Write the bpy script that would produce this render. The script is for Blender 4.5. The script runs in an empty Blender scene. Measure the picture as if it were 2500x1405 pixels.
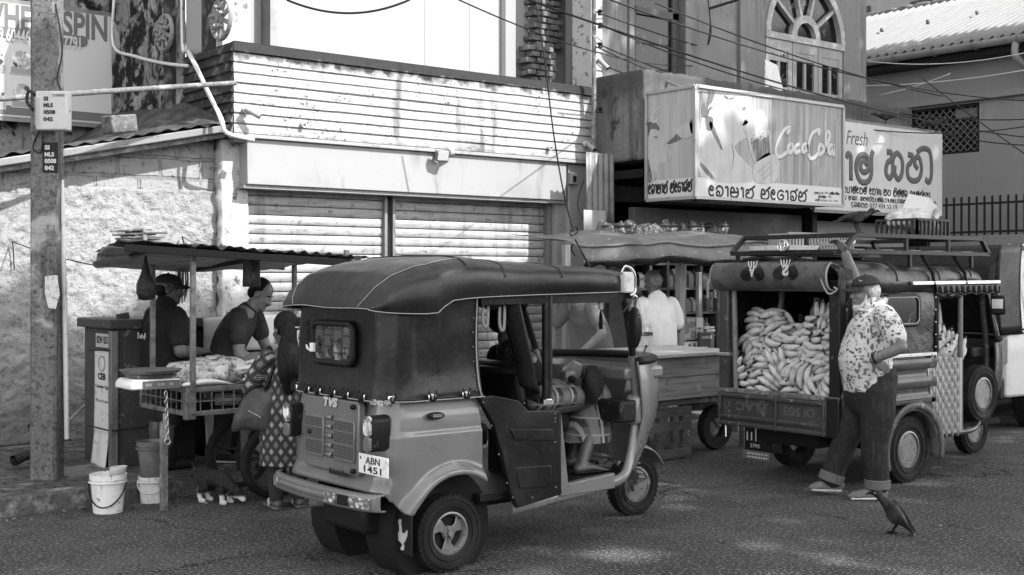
import bpy, bmesh, math, random
from mathutils import Vector, Matrix, noise
random.seed(7)
SC = bpy.context.scene
COL = SC.collection
R = math.radians
# ---------------------------------------------------------------- camera, sky, sun, exposure
# world axes: X runs along the street (away to the right), Y towards the shops, Z up; metres
FU, FV = 0.62811, 0.77813
EYE = 1.63
cam = bpy.data.cameras.new('camera')
cam.sensor_width = 36
cam.lens = 43.2
cam.shift_y = -0.011
cam.clip_start = 0.1
cam.clip_end = 400
camo = bpy.data.objects.new('camera', cam)
COL.objects.link(camo)
camo.location = (0, 0, EYE)
camo.rotation_euler = (R(90), 0, -math.atan2(FU, FV))
SC.camera = camo
SUN = Vector((0.45, -1.0, 1.05)).normalized()
w = bpy.data.worlds.new('World')
SC.world = w
w.use_nodes = True
nt = w.node_tree
nt.nodes.clear()
out = nt.nodes.new('ShaderNodeOutputWorld')
bg = nt.nodes.new('ShaderNodeBackground')
bw = nt.nodes.new('ShaderNodeRGBToBW')
sky = nt.nodes.new('ShaderNodeTexSky')
sky.sky_type = 'NISHITA'
sky.sun_disc = False
sky.sun_elevation = math.asin(SUN.z)
sky.sun_rotation = math.atan2(SUN.x, SUN.y)
nt.links.new(sky.outputs[0], bw.inputs[0])
nt.links.new(bw.outputs[0], bg.inputs[0])
nt.links.new(bg.outputs[0], out.inputs[0])
bg.inputs[1].default_value = 0.15
sl = bpy.data.lights.new('sun', 'SUN')
sl.energy = 2.0
sl.angle = R(0.5)
so = bpy.data.objects.new('sun', sl)
COL.objects.link(so)
so.location = (10, -14, 20)
so.rotation_euler = (-SUN).to_track_quat('-Z', 'Y').to_euler()
SC.view_settings.view_transform = 'Standard'
SC.view_settings.look = 'None'
SC.view_settings.gamma = 1
SC.view_settings.exposure = 2.25
# ---------------------------------------------------------------- pixel of the 2500 px photo -> point
def pix(px, py):
 a = (px - 1250) / 3000; b = (675 - py) / 3000
 return Vector((FU + a * FV, FV - a * FU, b))
def onV(px, py, v):
 d = pix(px, py); t = v / d.y
 return Vector((d.x * t, v, EYE + d.z * t))
def onU(px, py, u):
 d = pix(px, py); t = u / d.x
 return Vector((u, d.y * t, EYE + d.z * t))
def onG(px, py, z=0.0):
 d = pix(px, py); t = (z - EYE) / d.z
 return Vector((d.x * t, d.y * t, z))
def atD(px, py, t):
 d = pix(px, py)
 return Vector((d.x * t, d.y * t, EYE + d.z * t))
# ---------------------------------------------------------------- materials
MATS = {}
def g(c):
 return (c, c, c, 1) if not isinstance(c, tuple) else c
def mat(name, col, rough=.6, metal=0, layers=(), bump=(), spec=.22, coat=0, alpha=1, trans=0, rvar=None):
 """layers: (kind, scale, lo, hi, colour[, opts]); bump: (kind, scale, strength, distance)"""
 if name in MATS: return MATS[name]
 m = bpy.data.materials.new(name); m.use_nodes = True
 t = m.node_tree; N = t.nodes; L = t.links
 b = N['Principled BSDF']
 b.inputs['Roughness'].default_value = rough
 b.inputs['Metallic'].default_value = metal
 b.inputs['Specular IOR Level'].default_value = spec
 b.inputs['Coat Weight'].default_value = coat
 b.inputs['Coat Roughness'].default_value = .06
 b.inputs['Transmission Weight'].default_value = trans
 b.inputs['Alpha'].default_value = alpha
 tc = N.new('ShaderNodeTexCoord')
 def tex(kind, scale, o):
  mp = N.new('ShaderNodeMapping')
  s = scale if isinstance(scale, tuple) else (scale,) * 3
  mp.inputs['Scale'].default_value = s
  mp.inputs['Rotation'].default_value = o.get('rot', (0, 0, 0))
  mp.inputs['Location'].default_value = o.get('loc', (0, 0, 0))
  src = tc.outputs['Object']
  if o.get('warp'):
   nz = N.new('ShaderNodeTexNoise'); nz.inputs['Scale'].default_value = o.get('wscale', 3)
   L.new(src, nz.inputs['Vector'])
   vm = N.new('ShaderNodeVectorMath'); vm.operation = 'MULTIPLY_ADD'
   vm.inputs[1].default_value = (o['warp'],) * 3
   L.new(nz.outputs['Color'], vm.inputs[0]); L.new(src, vm.inputs[2])
   src = vm.outputs[0]
  L.new(src, mp.inputs['Vector'])
  if kind == 'noise':
   n = N.new('ShaderNodeTexNoise'); n.inputs['Scale'].default_value = 1
   n.inputs['Detail'].default_value = o.get('detail', 5); n.inputs['Roughness'].default_value = o.get('nr', .6)
   L.new(mp.outputs[0], n.inputs['Vector']); return n.outputs['Fac']
  if kind == 'voro':
   n = N.new('ShaderNodeTexVoronoi'); n.inputs['Scale'].default_value = 1
   n.feature = o.get('feature', 'F1'); n.distance = o.get('metric', 'EUCLIDEAN')
   n.inputs['Randomness'].default_value = o.get('rand', 1)
   L.new(mp.outputs[0], n.inputs['Vector']); return n.outputs['Distance']
  if kind == 'wave':
   n = N.new('ShaderNodeTexWave'); n.inputs['Scale'].default_value = 1
   n.bands_direction = o.get('dir', 'Z'); n.wave_profile = o.get('prof', 'SIN')
   n.inputs['Distortion'].default_value = o.get('dist', 0); n.inputs['Detail'].default_value = 2
   L.new(mp.outputs[0], n.inputs['Vector']); return n.outputs['Fac']
  if kind == 'grad':
   sp = N.new('ShaderNodeSeparateXYZ'); L.new(mp.outputs[0], sp.inputs[0])
   return sp.outputs[o.get('ax', 2)]
  if kind == 'brick':
   n = N.new('ShaderNodeTexBrick'); n.inputs['Scale'].default_value = 1
   n.inputs['Color1'].default_value = (1, 1, 1, 1); n.inputs['Color2'].default_value = (o.get('v', .8),) * 3 + (1,)
   n.inputs['Mortar'].default_value = (0, 0, 0, 1)
   n.inputs['Mortar Size'].default_value = o.get('mortar', .01); n.inputs['Mortar Smooth'].default_value = .4
   n.inputs['Brick Width'].default_value = o.get('bw', .4); n.inputs['Row Height'].default_value = o.get('bh', .2)
   L.new(mp.outputs[0], n.inputs['Vector']); return n.outputs['Color']
 c = None
 for ly in layers:
  kind, scale, lo, hi, col2 = ly[:5]; o = ly[5] if len(ly) > 5 else {}
  f = tex(kind, scale, o)
  mr = N.new('ShaderNodeMapRange'); mr.inputs['From Min'].default_value = lo; mr.inputs['From Max'].default_value = hi
  mr.inputs['To Max'].default_value = o.get('amt', 1)
  L.new(f, mr.inputs['Value']); fo = mr.outputs[0]
  if 'mul' in o:
   k2 = o['mul']; f2 = tex(k2[0], k2[1], k2[4] if len(k2) > 4 else {})
   m2 = N.new('ShaderNodeMapRange'); m2.inputs['From Min'].default_value = k2[2]; m2.inputs['From Max'].default_value = k2[3]
   L.new(f2, m2.inputs['Value'])
   mm = N.new('ShaderNodeMath'); mm.operation = 'MULTIPLY'
   L.new(fo, mm.inputs[0]); L.new(m2.outputs[0], mm.inputs[1]); fo = mm.outputs[0]
  mx = N.new('ShaderNodeMix'); mx.data_type = 'RGBA'
  L.new(fo, mx.inputs[0])
  if c is None: mx.inputs[6].default_value = g(col)
  else: L.new(c, mx.inputs[6])
  mx.inputs[7].default_value = g(col2); c = mx.outputs[2]
 if c is None: b.inputs['Base Color'].default_value = g(col)
 else: L.new(c, b.inputs['Base Color'])
 nrm = None
 for bp in bump:
  kind, scale, st, dist = bp[:4]; o = bp[4] if len(bp) > 4 else {}
  f = tex(kind, scale, o)
  bn = N.new('ShaderNodeBump'); bn.inputs['Strength'].default_value = st; bn.inputs['Distance'].default_value = dist
  L.new(f, bn.inputs['Height'])
  if nrm: L.new(nrm, bn.inputs['Normal'])
  nrm = bn.outputs[0]
 if nrm: L.new(nrm, b.inputs['Normal'])
 if rvar:
  f = tex('noise', rvar[0], {})
  mr = N.new('ShaderNodeMapRange'); mr.inputs['From Min'].default_value = .3; mr.inputs['From Max'].default_value = .7
  mr.inputs['To Min'].default_value = rvar[1]; mr.inputs['To Max'].default_value = rvar[2]
  L.new(f, mr.inputs['Value']); L.new(mr.outputs[0], b.inputs['Roughness'])
 MATS[name] = m
 return m
# ---------------------------------------------------------------- mesh builder
def frame_of(d, up=None):
 d = d.normalized()
 a = up if up is not None else (Vector((0, 0, 1)) if abs(d.z) < .9 else Vector((1, 0, 0)))
 x = a.cross(d)
 if x.length < 1e-6: x = Vector((1, 0, 0)).cross(d)
 x.normalize()
 return x, d.cross(x).normalized()
WORLD = set()
def hang(o, parent):
 # a part whose mesh is given in world metres keeps its place under a thing that stands at its own base
 if parent:
  o.parent = parent
  if parent.name in WORLD: o.matrix_parent_inverse = Matrix.Translation(-Vector(parent.location))
class MB:
 def __init__(s): s.v = []; s.f = []
 def add(s, vs, fs):
  o = len(s.v); s.v += [Vector(p) for p in vs]; s.f += [[i + o for i in f] for f in fs]; return s
 def box(s, x0, x1, y0, y1, z0, z1):
  return s.add([(x, y, z) for z in (z0, z1) for y in (y0, y1) for x in (x0, x1)],
                     [(0, 2, 3, 1), (4, 5, 7, 6), (0, 1, 5, 4), (2, 6, 7, 3), (0, 4, 6, 2), (1, 3, 7, 5)])
 def obox(s, c, size, rot=(0, 0, 0)):
  from mathutils import Euler
  M = Euler(rot).to_matrix(); c = Vector(c); h = [q / 2 for q in size]
  return s.add([c + M @ Vector((sx * h[0], sy * h[1], sz * h[2])) for sz in (-1, 1) for sy in (-1, 1) for sx in (-1, 1)],
                     [(0, 2, 3, 1), (4, 5, 7, 6), (0, 1, 5, 4), (2, 6, 7, 3), (0, 4, 6, 2), (1, 3, 7, 5)])
 def bar(s, p, q, a, b=None, up=None):
  p, q = Vector(p), Vector(q); b = b or a
  x, y = frame_of(q - p, up); x *= a / 2; y *= b / 2
  return s.add([p - x - y, p + x - y, p + x + y, p - x + y, q - x - y, q + x - y, q + x + y, q - x + y],
                     [(3, 2, 1, 0), (4, 5, 6, 7), (0, 1, 5, 4), (1, 2, 6, 5), (2, 3, 7, 6), (3, 0, 4, 7)])
 def tube(s, pts, r, n=8, closed=False, flat=1.0, up=None, cap=True):
  pts = [Vector(p) for p in pts]; m = len(pts); o = len(s.v)
  rs = r if isinstance(r, (list, tuple)) else [r] * m
  px = None
  for i, p in enumerate(pts):
   if closed: d = pts[(i + 1) % m] - pts[i - 1]
   else: d = pts[min(i + 1, m - 1)] - pts[max(i - 1, 0)]
   if d.length < 1e-9: d = Vector((0, 0, 1))
   d.normalize()
   if up is not None:
    y = Vector(up); x = y.cross(d)
    if x.length < 1e-6: x = px or Vector((1, 0, 0))
    x.normalize(); y = d.cross(x)
    if flat != 1.0: y = Vector(up).normalized()
   elif px is None: x, y = frame_of(d)
   else:
    x = px - d * px.dot(d)
    if x.length < 1e-6: x, y = frame_of(d)
    x.normalize(); y = d.cross(x)
   px = x
   for k in range(n):
    a = 2 * math.pi * k / n
    s.v.append(p + x * (math.cos(a) * rs[i]) + y * (math.sin(a) * rs[i] * flat))
  for i in range(m if closed else m - 1):
   for k in range(n):
    a = o + i * n + k; b = o + i * n + (k + 1) % n; j = (i + 1) % m
    s.f.append([a, b, o + j * n + (k + 1) % n, o + j * n + k])
  if not closed and cap:
   s.f.append([o + k for k in range(n)][::-1]); s.f.append([o + (m - 1) * n + k for k in range(n)])
  return s
 def cyl(s, p, q, r, r2=None, n=16):
  return s.tube([p, q], [r, r if r2 is None else r2], n)
 def limb(s, pts, ra, rb=None, side=None, n=12, sub=3):
  """rounded tapering limb: Catmull-Rom through pts, elliptical rings (ra along side, rb across)"""
  pts = [Vector(p) for p in pts]; rb = rb or ra
  P, A, Bq = [], [], []
  m = len(pts)
  for i in range(m - 1):
   p0 = pts[i - 1] if i else pts[0] * 2 - pts[1]; p3 = pts[i + 2] if i + 2 < m else pts[-1] * 2 - pts[-2]
   for k in range(sub):
    t = k / sub
    q = .5 * (2 * pts[i] + (pts[i + 1] - p0) * t + (2 * p0 - 5 * pts[i] + 4 * pts[i + 1] - p3) * t * t + (3 * pts[i] - p0 - 3 * pts[i + 1] + p3) * t ** 3)
    P.append(q); A.append(ra[i] * (1 - t) + ra[i + 1] * t); Bq.append(rb[i] * (1 - t) + rb[i + 1] * t)
  P.append(pts[-1]); A.append(ra[-1]); Bq.append(rb[-1])
  d0 = (P[0] - P[1]).normalized(); d1 = (P[-1] - P[-2]).normalized()
  a0, a1 = min(A[0], Bq[0]), min(A[-1], Bq[-1])
  P = [P[0] + d0 * a0 * .9, P[0] + d0 * a0 * .55] + P + [P[-1] + d1 * a1 * .55, P[-1] + d1 * a1 * .9]
  A = [A[0] * .35, A[0] * .8] + A + [A[-1] * .8, A[-1] * .35]
  Bq = [Bq[0] * .35, Bq[0] * .8] + Bq + [Bq[-1] * .8, Bq[-1] * .35]
  o = len(s.v); px = None; M = len(P)
  for i in range(M):
   d = (P[min(i + 1, M - 1)] - P[max(i - 1, 0)]).normalized()
   if px is None:
    if side is not None:
     x = Vector(side) - d * d.dot(Vector(side)); x.normalize()
    else: x, _ = frame_of(d)
   else:
    x = px - d * px.dot(d); x.normalize()
   y = d.cross(x); px = x
   for k in range(n):
    a = 2 * math.pi * k / n
    s.v.append(P[i] + x * math.cos(a) * A[i] + y * math.sin(a) * Bq[i])
  for i in range(M - 1):
   for k in range(n):
    a = o + i * n + k; b = o + i * n + (k + 1) % n
    s.f.append([a, b, b + n, a + n])
  s.f.append([o + k for k in range(n)][::-1]); s.f.append([o + (M - 1) * n + k for k in range(n)])
  return s
 def ball(s, c, r, n=14, m=9, rot=None):
  c = Vector(c); r = r if isinstance(r, tuple) else (r,) * 3; o = len(s.v)
  M = rot or Matrix.Identity(3)
  s.v.append(c + M @ Vector((0, 0, -r[2])))
  for i in range(1, m):
   a = -math.pi / 2 + math.pi * i / m
   for k in range(n):
    b = 2 * math.pi * k / n
    s.v.append(c + M @ Vector((r[0] * math.cos(a) * math.cos(b), r[1] * math.cos(a) * math.sin(b), r[2] * math.sin(a))))
  s.v.append(c + M @ Vector((0, 0, r[2])))
  for k in range(n): s.f.append([o, o + 1 + (k + 1) % n, o + 1 + k])
  for i in range(m - 2):
   for k in range(n):
    a = o + 1 + i * n + k; b = o + 1 + i * n + (k + 1) % n
    s.f.append([a, b, b + n, a + n])
  t = len(s.v) - 1
  for k in range(n): s.f.append([t, t - n + k, t - n + (k + 1) % n])
  return s
 def lathe(s, prof, c=(0, 0, 0), axis=(0, 0, 1), n=28, closed=False):
  """prof: (radius, height along axis)"""
  c = Vector(c); ax = Vector(axis).normalized(); x, y = frame_of(ax); o = len(s.v); m = len(prof)
  for r, h in prof:
   for k in range(n):
    a = 2 * math.pi * k / n
    s.v.append(c + ax * h + x * (r * math.cos(a)) + y * (r * math.sin(a)))
  for i in range(m if closed else m - 1):
   j = (i + 1) % m
   for k in range(n):
    s.f.append([o + i * n + k, o + i * n + (k + 1) % n, o + j * n + (k + 1) % n, o + j * n + k])
  if not closed:
   if prof[0][0] > 1e-4: s.f.append([o + k for k in range(n)][::-1])
   if prof[-1][0] > 1e-4: s.f.append([o + (m - 1) * n + k for k in range(n)])
  return s
 def prism(s, outl, ax, a0, a1):
  """outline in the two other axes (in x,y,z order), extruded along axis ax from a0 to a1"""
  n = len(outl); vs = []
  for a in (a0, a1):
   for p, q in outl:
    vs.append({'x': (a, p, q), 'y': (p, a, q), 'z': (p, q, a)}[ax])
  return s.add(vs, [list(range(n))[::-1], [n + i for i in range(n)]] + [[i, (i + 1) % n, n + (i + 1) % n, n + i] for i in range(n)])
 def loft(s, rings, closed=True, caps=True):
  o = len(s.v); n = len(rings[0])
  for r in rings: s.v += [Vector(p) for p in r]
  for i in range(len(rings) - 1):
   for k in range(n if closed else n - 1):
    a = o + i * n + k; b = o + i * n + (k + 1) % n
    s.f.append([a, b, b + n, a + n])
  if caps and closed:
   s.f.append([o + k for k in range(n)][::-1]); s.f.append([o + (len(rings) - 1) * n + k for k in range(n)])
  return s
 def grid(s, fn, nu, nv):
  return s.loft([[fn(i / nu, j / nv) for j in range(nv + 1)] for i in range(nu + 1)], closed=False, caps=False)
 def xform(s, M, start=0):
  for i in range(start, len(s.v)): s.v[i] = M @ s.v[i]
  return s
 def build(s, name, m, parent=None, smooth=None, bevel=0, solid=0, sub=0, seg=2, recalc=True, off=-1):
  me = bpy.data.meshes.new(name)
  me.from_pydata([tuple(p) for p in s.v], [], s.f)
  if recalc:
   bm = bmesh.new(); bm.from_mesh(me); bmesh.ops.recalc_face_normals(bm, faces=bm.faces); bm.to_mesh(me); bm.free()
  o = bpy.data.objects.new(name, me); COL.objects.link(o)
  me.materials.append(m)
  if smooth:
   me.shade_smooth()
   if smooth is not True: me.set_sharp_from_angle(angle=R(smooth))
  if solid:
   q = o.modifiers.new('thickness', 'SOLIDIFY'); q.thickness = solid; q.offset = off
  if sub:
   q = o.modifiers.new('subdivision', 'SUBSURF'); q.levels = sub; q.render_levels = sub
  if bevel:
   q = o.modifiers.new('bevel', 'BEVEL'); q.width = bevel; q.segments = seg; q.limit_method = 'ANGLE'; q.angle_limit = R(40)
   me.shade_smooth(); me.set_sharp_from_angle(angle=R(smooth if smooth and smooth is not True else 40))
  hang(o, parent)
  return o
 def fuse(s, name, m, parent=None, voxel=.008, it=3, fac=.5, zmin=None):
  """one continuous skin round everything added so far"""
  me = bpy.data.meshes.new(name + '_raw'); me.from_pydata([tuple(p) for p in s.v], [], s.f)
  bm = bmesh.new(); bm.from_mesh(me); bmesh.ops.recalc_face_normals(bm, faces=bm.faces); bm.to_mesh(me); bm.free()
  t = bpy.data.objects.new('raw', me); COL.objects.link(t)
  q = t.modifiers.new('r', 'REMESH'); q.mode = 'VOXEL'; q.voxel_size = voxel
  if it:
   q = t.modifiers.new('s', 'SMOOTH'); q.factor = fac; q.iterations = it
  dg = bpy.context.evaluated_depsgraph_get(); dg.update()
  me2 = bpy.data.meshes.new_from_object(t.evaluated_get(dg)); me2.name = name
  bpy.data.objects.remove(t); bpy.data.meshes.remove(me)
  if zmin is not None:
   for v in me2.vertices:
    if v.co.z < zmin: v.co.z = zmin + .004 * math.sin(v.co.y * 50)
  me2.materials.clear(); me2.materials.append(m); me2.shade_smooth()
  o = bpy.data.objects.new(name, me2); COL.objects.link(o)
  hang(o, parent)
  return o
def explode(b, name, m, par, **k):
 # every loose piece of the builder becomes an object of its own
 par_ = list(range(len(b.v)))
 def fd(i):
  while par_[i] != i: par_[i] = par_[par_[i]]; i = par_[i]
  return i
 for f in b.f:
  for i in f[1:]: par_[fd(i)] = fd(f[0])
 gr = {}
 for f in b.f: gr.setdefault(fd(f[0]), []).append(f)
 for fs in gr.values():
  ids = sorted({i for f in fs for i in f}); mp = {i: n for n, i in enumerate(ids)}
  q = MB(); q.v = [b.v[i] for i in ids]; q.f = [[mp[i] for i in f] for f in fs]; q.build(name, m, par, **k)
def thing(name, label, cat, loc=(0, 0, 0), rz=0, group=None):
 o = bpy.data.objects.new(name, None); COL.objects.link(o)
 o.empty_display_size = .1
 o.location = loc; o.rotation_euler = (0, 0, rz)
 o['label'] = label; o['category'] = cat
 if group: o['group'] = group
 return o
def wthing(name, label, cat, loc, group=None):
 o = thing(name, label, cat, loc, 0, group); WORLD.add(o.name); return o
def tag(o, label, cat, group=None):
 o['label'] = label; o['category'] = cat
 if group: o['group'] = group
 return o
def struct(o, kind='structure'):
 o['kind'] = kind; return o
def dup(root, loc, rz=None, label=None):
 r = root.copy(); COL.objects.link(r); r.location = loc
 if rz is not None: r.rotation_euler = (0, 0, rz) if not isinstance(rz, tuple) else rz
 if label: r['label'] = label
 for ch in list(root.children):
  c = ch.copy(); COL.objects.link(c); c.parent = r
  for q in ch.children:
   d = q.copy(); COL.objects.link(d); d.parent = c
 return r
FONT = bpy.data.fonts.load('<builtin>')
def text(name, body, m, parent, o, right, up, h=None, width=None, depth=.003, bold=0, shear=0, space=1, loc0=(0, 0, 0)):
 """flat raised lettering: o = lower left corner of the letters, right/up = directions, h = height, width = total width"""
 cu = bpy.data.curves.new('lettering', 'FONT'); cu.font = FONT; cu.body = body; cu.size = 1
 cu.offset = bold; cu.shear = shear; cu.space_character = space; cu.extrude = .5; cu.resolution_u = 4
 t = bpy.data.objects.new('t', cu); COL.objects.link(t)
 dg = bpy.context.evaluated_depsgraph_get(); dg.update()
 me = bpy.data.meshes.new_from_object(t.evaluated_get(dg)); bpy.data.objects.remove(t); bpy.data.curves.remove(cu)
 xs = [v.co.x for v in me.vertices]; ys = [v.co.y for v in me.vertices]
 x0, x1, y0, y1 = min(xs), max(xs), min(ys), max(ys)
 if h is None: sc = sy = width / (x1 - x0)
 else:
  sy = h / (y1 - y0); sc = sy if width is None else width / (x1 - x0)
 right, up = Vector(right).normalized(), Vector(up).normalized(); nn = right.cross(up)
 o = Vector(o)
 for v in me.vertices:
  c = v.co
  v.co = o + right * ((c.x - x0) * sc) + up * ((c.y - y0) * sy) + nn * ((c.z) * depth)
 me.materials.clear(); me.materials.append(m); me.name = name
 ob = bpy.data.objects.new(name, me); COL.objects.link(ob)
 hang(ob, parent)
 return ob
def spline(pts, sub=5, closed=False):
 pts = [Vector(p) for p in pts]; m = len(pts); o = []
 for i in range(m if closed else m - 1):
  if closed: p0, p1, p2, p3 = pts[i - 1], pts[i], pts[(i + 1) % m], pts[(i + 2) % m]
  else:
   p1, p2 = pts[i], pts[i + 1]
   p0 = pts[i - 1] if i else p1 * 2 - p2; p3 = pts[i + 2] if i + 2 < m else p2 * 2 - p1
  for k in range(sub):
   t = k / sub
   o.append(.5 * (2 * p1 + (p2 - p0) * t + (2 * p0 - 5 * p1 + 4 * p2 - p3) * t * t + (3 * p1 - p0 - 3 * p2 + p3) * t ** 3))
 if not closed: o.append(pts[-1])
 return o
def wire(p, q, sag, n=14):
 p, q = Vector(p), Vector(q)
 return [p.lerp(q, i / n) - Vector((0, 0, sag * 4 * (i / n) * (1 - i / n))) for i in range(n + 1)]
# Sinhala letters as strokes in a box about one unit high (x right, y up)
SI = {
 'ra': (1.0, [[(.12, .62), (.2, .9), (.5, 1), (.8, .85), (.9, .5), (.75, .12), (.42, 0), (.15, .15), (.14, .36), (.32, .48), (.5, .36), (.45, .18)]]),
 'e': (.72, [[(.62, .12), (.36, 0), (.12, .2), (.06, .55), (.2, .9), (.42, .95), (.55, .72), (.42, .52), (.26, .62), (.3, .78)]]),
 'aa': (.5, [[(.08, .82), (.2, .98), (.36, .9), (.38, .6), (.38, 0)]]),
 'sha': (1.15, [[(.1, .75), (.1, .25), (.3, 0), (.7, 0), (1, .22), (1, .7), (.8, .98)], [(.1, .72), (.3, .98), (.55, .7), (.4, .45), (.1, .5)], [(.12, .48), (1, .5)]]),
 'na': (1.15, [[(.1, .55), (.2, .8), (.42, .8), (.45, .55), (.25, .45), (.08, .3), (.3, 0), (.75, 0), (1.02, .3), (.98, .7), (.75, .95), (.55, .8)]]),
 'hal': (.0, [[(-.25, .92), (-.14, 1.12), (.02, 1.15), (.02, 1.32)]]),
 'sa': (1.2, [[(.1, .5), (.1, .2), (.35, 0), (.8, 0), (1.08, .25), (1.05, .75), (.85, .95), (.7, .75)], [(.1, .48), (.2, .9), (.42, .95), (.55, .68), (.4, .45), (.12, .5)], [(.55, .68), (.62, .45)]]),
 'ta': (.95, [[(.85, .85), (.5, 1), (.15, .75), (.1, .3), (.4, 0), (.75, .12), (.85, .4), (.62, .55), (.42, .42)]]),
 'la': (1.1, [[(.75, .62), (.5, .8), (.32, .55), (.5, .35), (.8, .45), (.85, .78), (.6, 1), (.25, .92), (.06, .5), (.3, .02), (.75, 0), (1.0, .3), (1.0, .95), (1.12, 1.2)]]),
 'ka': (1.2, [[(.12, .95), (.4, .95), (.4, .7), (.15, .55), (.08, .2), (.3, .02), (.5, .25), (.5, .7), (.75, .95), (1.05, .75), (1.08, .3), (.85, .0), (.62, .2), (.62, .5)]]),
 'da': (1.05, [[(.1, .95), (.4, .9), (.3, .68), (.1, .5), (.12, .15), (.4, 0), (.8, .08), (.98, .45), (.85, .85), (.6, .85), (.55, .6), (.75, .45)]]),
 'ee': (.55, [[(.05, .1), (.3, .0), (.45, .3), (.42, .95), (.25, 1.2), (-.15, 1.22), (-.5, 1.05)]]),
 'pa': (1.05, [[(.15, .95), (.08, .6), (.12, .15), (.45, 0), (.85, .12), (.95, .55), (.8, .95)], [(.1, .5), (.45, .55)]]),
 'tha': (1.15, [[(.1, .75), (.35, .95), (.5, .72), (.3, .55), (.08, .35), (.3, .02), (.8, 0), (1.05, .4), (.9, .9), (.65, .9)]]),
 'ga': (1.0, [[(.08, 0), (.08, .6), (.3, .95), (.5, .7), (.5, .3), (.75, 0), (.95, .3), (.88, .9)]]),
 'ha': (1.0, [[(.15, .95), (.4, .8), (.2, .6), (.08, .3), (.35, 0), (.8, .1), (.92, .6), (.7, .95)]]),
 'i': (.0, [[(-.85, 1.05), (-.6, 1.3), (-.2, 1.28), (-.1, 1.05)]]),
 'va': (1.0, [[(.1, .5), (.3, .75), (.5, .5), (.3, .3), (.1, .45), (.2, .9), (.6, 1), (.92, .65), (.85, .2), (.5, 0), (.2, .08)]]),
 'ya': (1.1, [[(.08, .9), (.08, .3), (.35, 0), (.55, .3), (.55, .6), (.55, .3), (.75, 0), (1.02, .3), (.95, .95)]]),
 'du': (1.0, [[(.75, .9), (.3, .95), (.1, .6), (.3, .3), (.7, .35), (.8, .1), (.5, -.15), (.2, -.1)]]),
 'sp': (.55, []), 'cm': (.3, [[(.1, .05), (.05, -.15)]]), 'co': (.4, [[(.15, .15), (.15, .2)], [(.15, .6), (.15, .65)]]), 'sl': (.5, [[(.05, -.1), (.35, 1.1)]]),
}
def sinhala(name, seq, m, parent, o, right, up, h, width, wgt, depth=.004):
 o, right, up = Vector(o), Vector(right).normalized(), Vector(up).normalized(); nn = right.cross(up)
 tot = sum(SI[k][0] + .12 for k in seq.split() if SI[k][0]) ; sx = width / tot
 x = 0; b = MB()
 for k in seq.split():
  wd, st = SI[k]
  for s in st:
   pl = spline([o + right * ((x - (0 if wd else .12) + p) * sx) + up * (q * h) for p, q in s], 4)
   b.tube(pl, wgt, 6, up=nn, flat=depth / wgt)
  if wd: x += wd + .12
 return b.build(name, m, parent, smooth=True)
# ---------------------------------------------------------------- surfaces
M = {}
M['asphalt'] = mat('asphalt', .052, .85, layers=[
 ('noise', .8, .42, .62, .085), ('noise', (.5, 3, 1), .5, .66, .045, {'amt': .8}), ('noise', 5, .5, .7, .05, {'amt': .8}), ('noise', 1.7, .6, .63, .035, {'warp': .3, 'amt': .7}),
 ('voro', .55, .012, .004, .012, {'feature': 'DISTANCE_TO_EDGE', 'warp': .5, 'wscale': 2.5, 'mul': ('noise', .5, .5, .56)}),
 ('noise', 48, .53, .62, .26, {'detail': 3, 'amt': .75}), ('noise', 52, .46, .36, .02, {'detail': 2, 'amt': .85, 'loc': (3, 1, 0)}),
 ('noise', 2.3, .62, .68, .035, {'warp': .2, 'amt': .7, 'mul': ('noise', .35, .48, .6)}), ('noise', 14, .7, .75, .4, {'amt': .6})],
 bump=[('noise', 70, .9, .015, {'detail': 3}), ('noise', 25, .3, .02)], rvar=(3, .6, .95))
M['wet'] = mat('wet_asphalt', .03, .35, layers=[('noise', 90, .55, .75, .12, {'detail': 3}), ('noise', 6, .4, .6, .05)],
 bump=[('noise', 90, .6, .01)], rvar=(6, .15, .7))
M['paver'] = mat('pavers', .1, .8, layers=[('brick', 1, .5, 0, .03, {'bw': .22, 'bh': .11, 'mortar': .012}),
 ('noise', 2.5, .45, .7, .05), ('noise', 7, .58, .66, .24, {'warp': .1}), ('noise', 1.1, .55, .62, .3, {'warp': .3, 'amt': .6})],
 bump=[('brick', 1, .8, .015, {'bw': .22, 'bh': .11, 'mortar': .012}), ('noise', 60, .5, .01)], rvar=(4, .4, .9))
M['kerb'] = mat('kerb_stone', .09, .85, layers=[('noise', 8, .5, .7, .28), ('noise', 40, .5, .7, .05)], bump=[('noise', 30, .8, .02)])
M['plaster'] = mat('rough_plaster', .27, .92, layers=[('noise', 1.3, .4, .7, .32), ('noise', 22, .54, .66, .1, {'warp': .05, 'amt': .7}),
 ('noise', 60, .6, .72, .22, {'amt': .6}), ('noise', (5, 5, .6), .58, .7, .3, {'amt': .5}),
 ('grad', 1, 1.05, .55, .12, {'amt': .85, 'warp': .35, 'wscale': 2}), ('noise', 4.5, .6, .64, .03, {'mul': ('grad', 1, 1.1, .4)})],
 bump=[('noise', 24, .8, .045, {'nr': .65}), ('noise', 80, .5, .012)])
M['block'] = mat('exposed_blocks', .26, .9, layers=[('brick', 1, .35, 0, .16, {'bw': .42, 'bh': .2, 'mortar': .014, 'rot': (R(90), 0, 0), 'warp': .05, 'amt': .8}),
 ('noise', 3, .45, .65, .3), ('noise', 16, .57, .68, .1), ('noise', 3.5, .64, .67, .06, {'warp': .25})],
 bump=[('brick', 1, 1, .035, {'bw': .42, 'bh': .2, 'mortar': .02, 'rot': (R(90), 0, 0), 'warp': .05}), ('noise', 30, .8, .02)])
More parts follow.
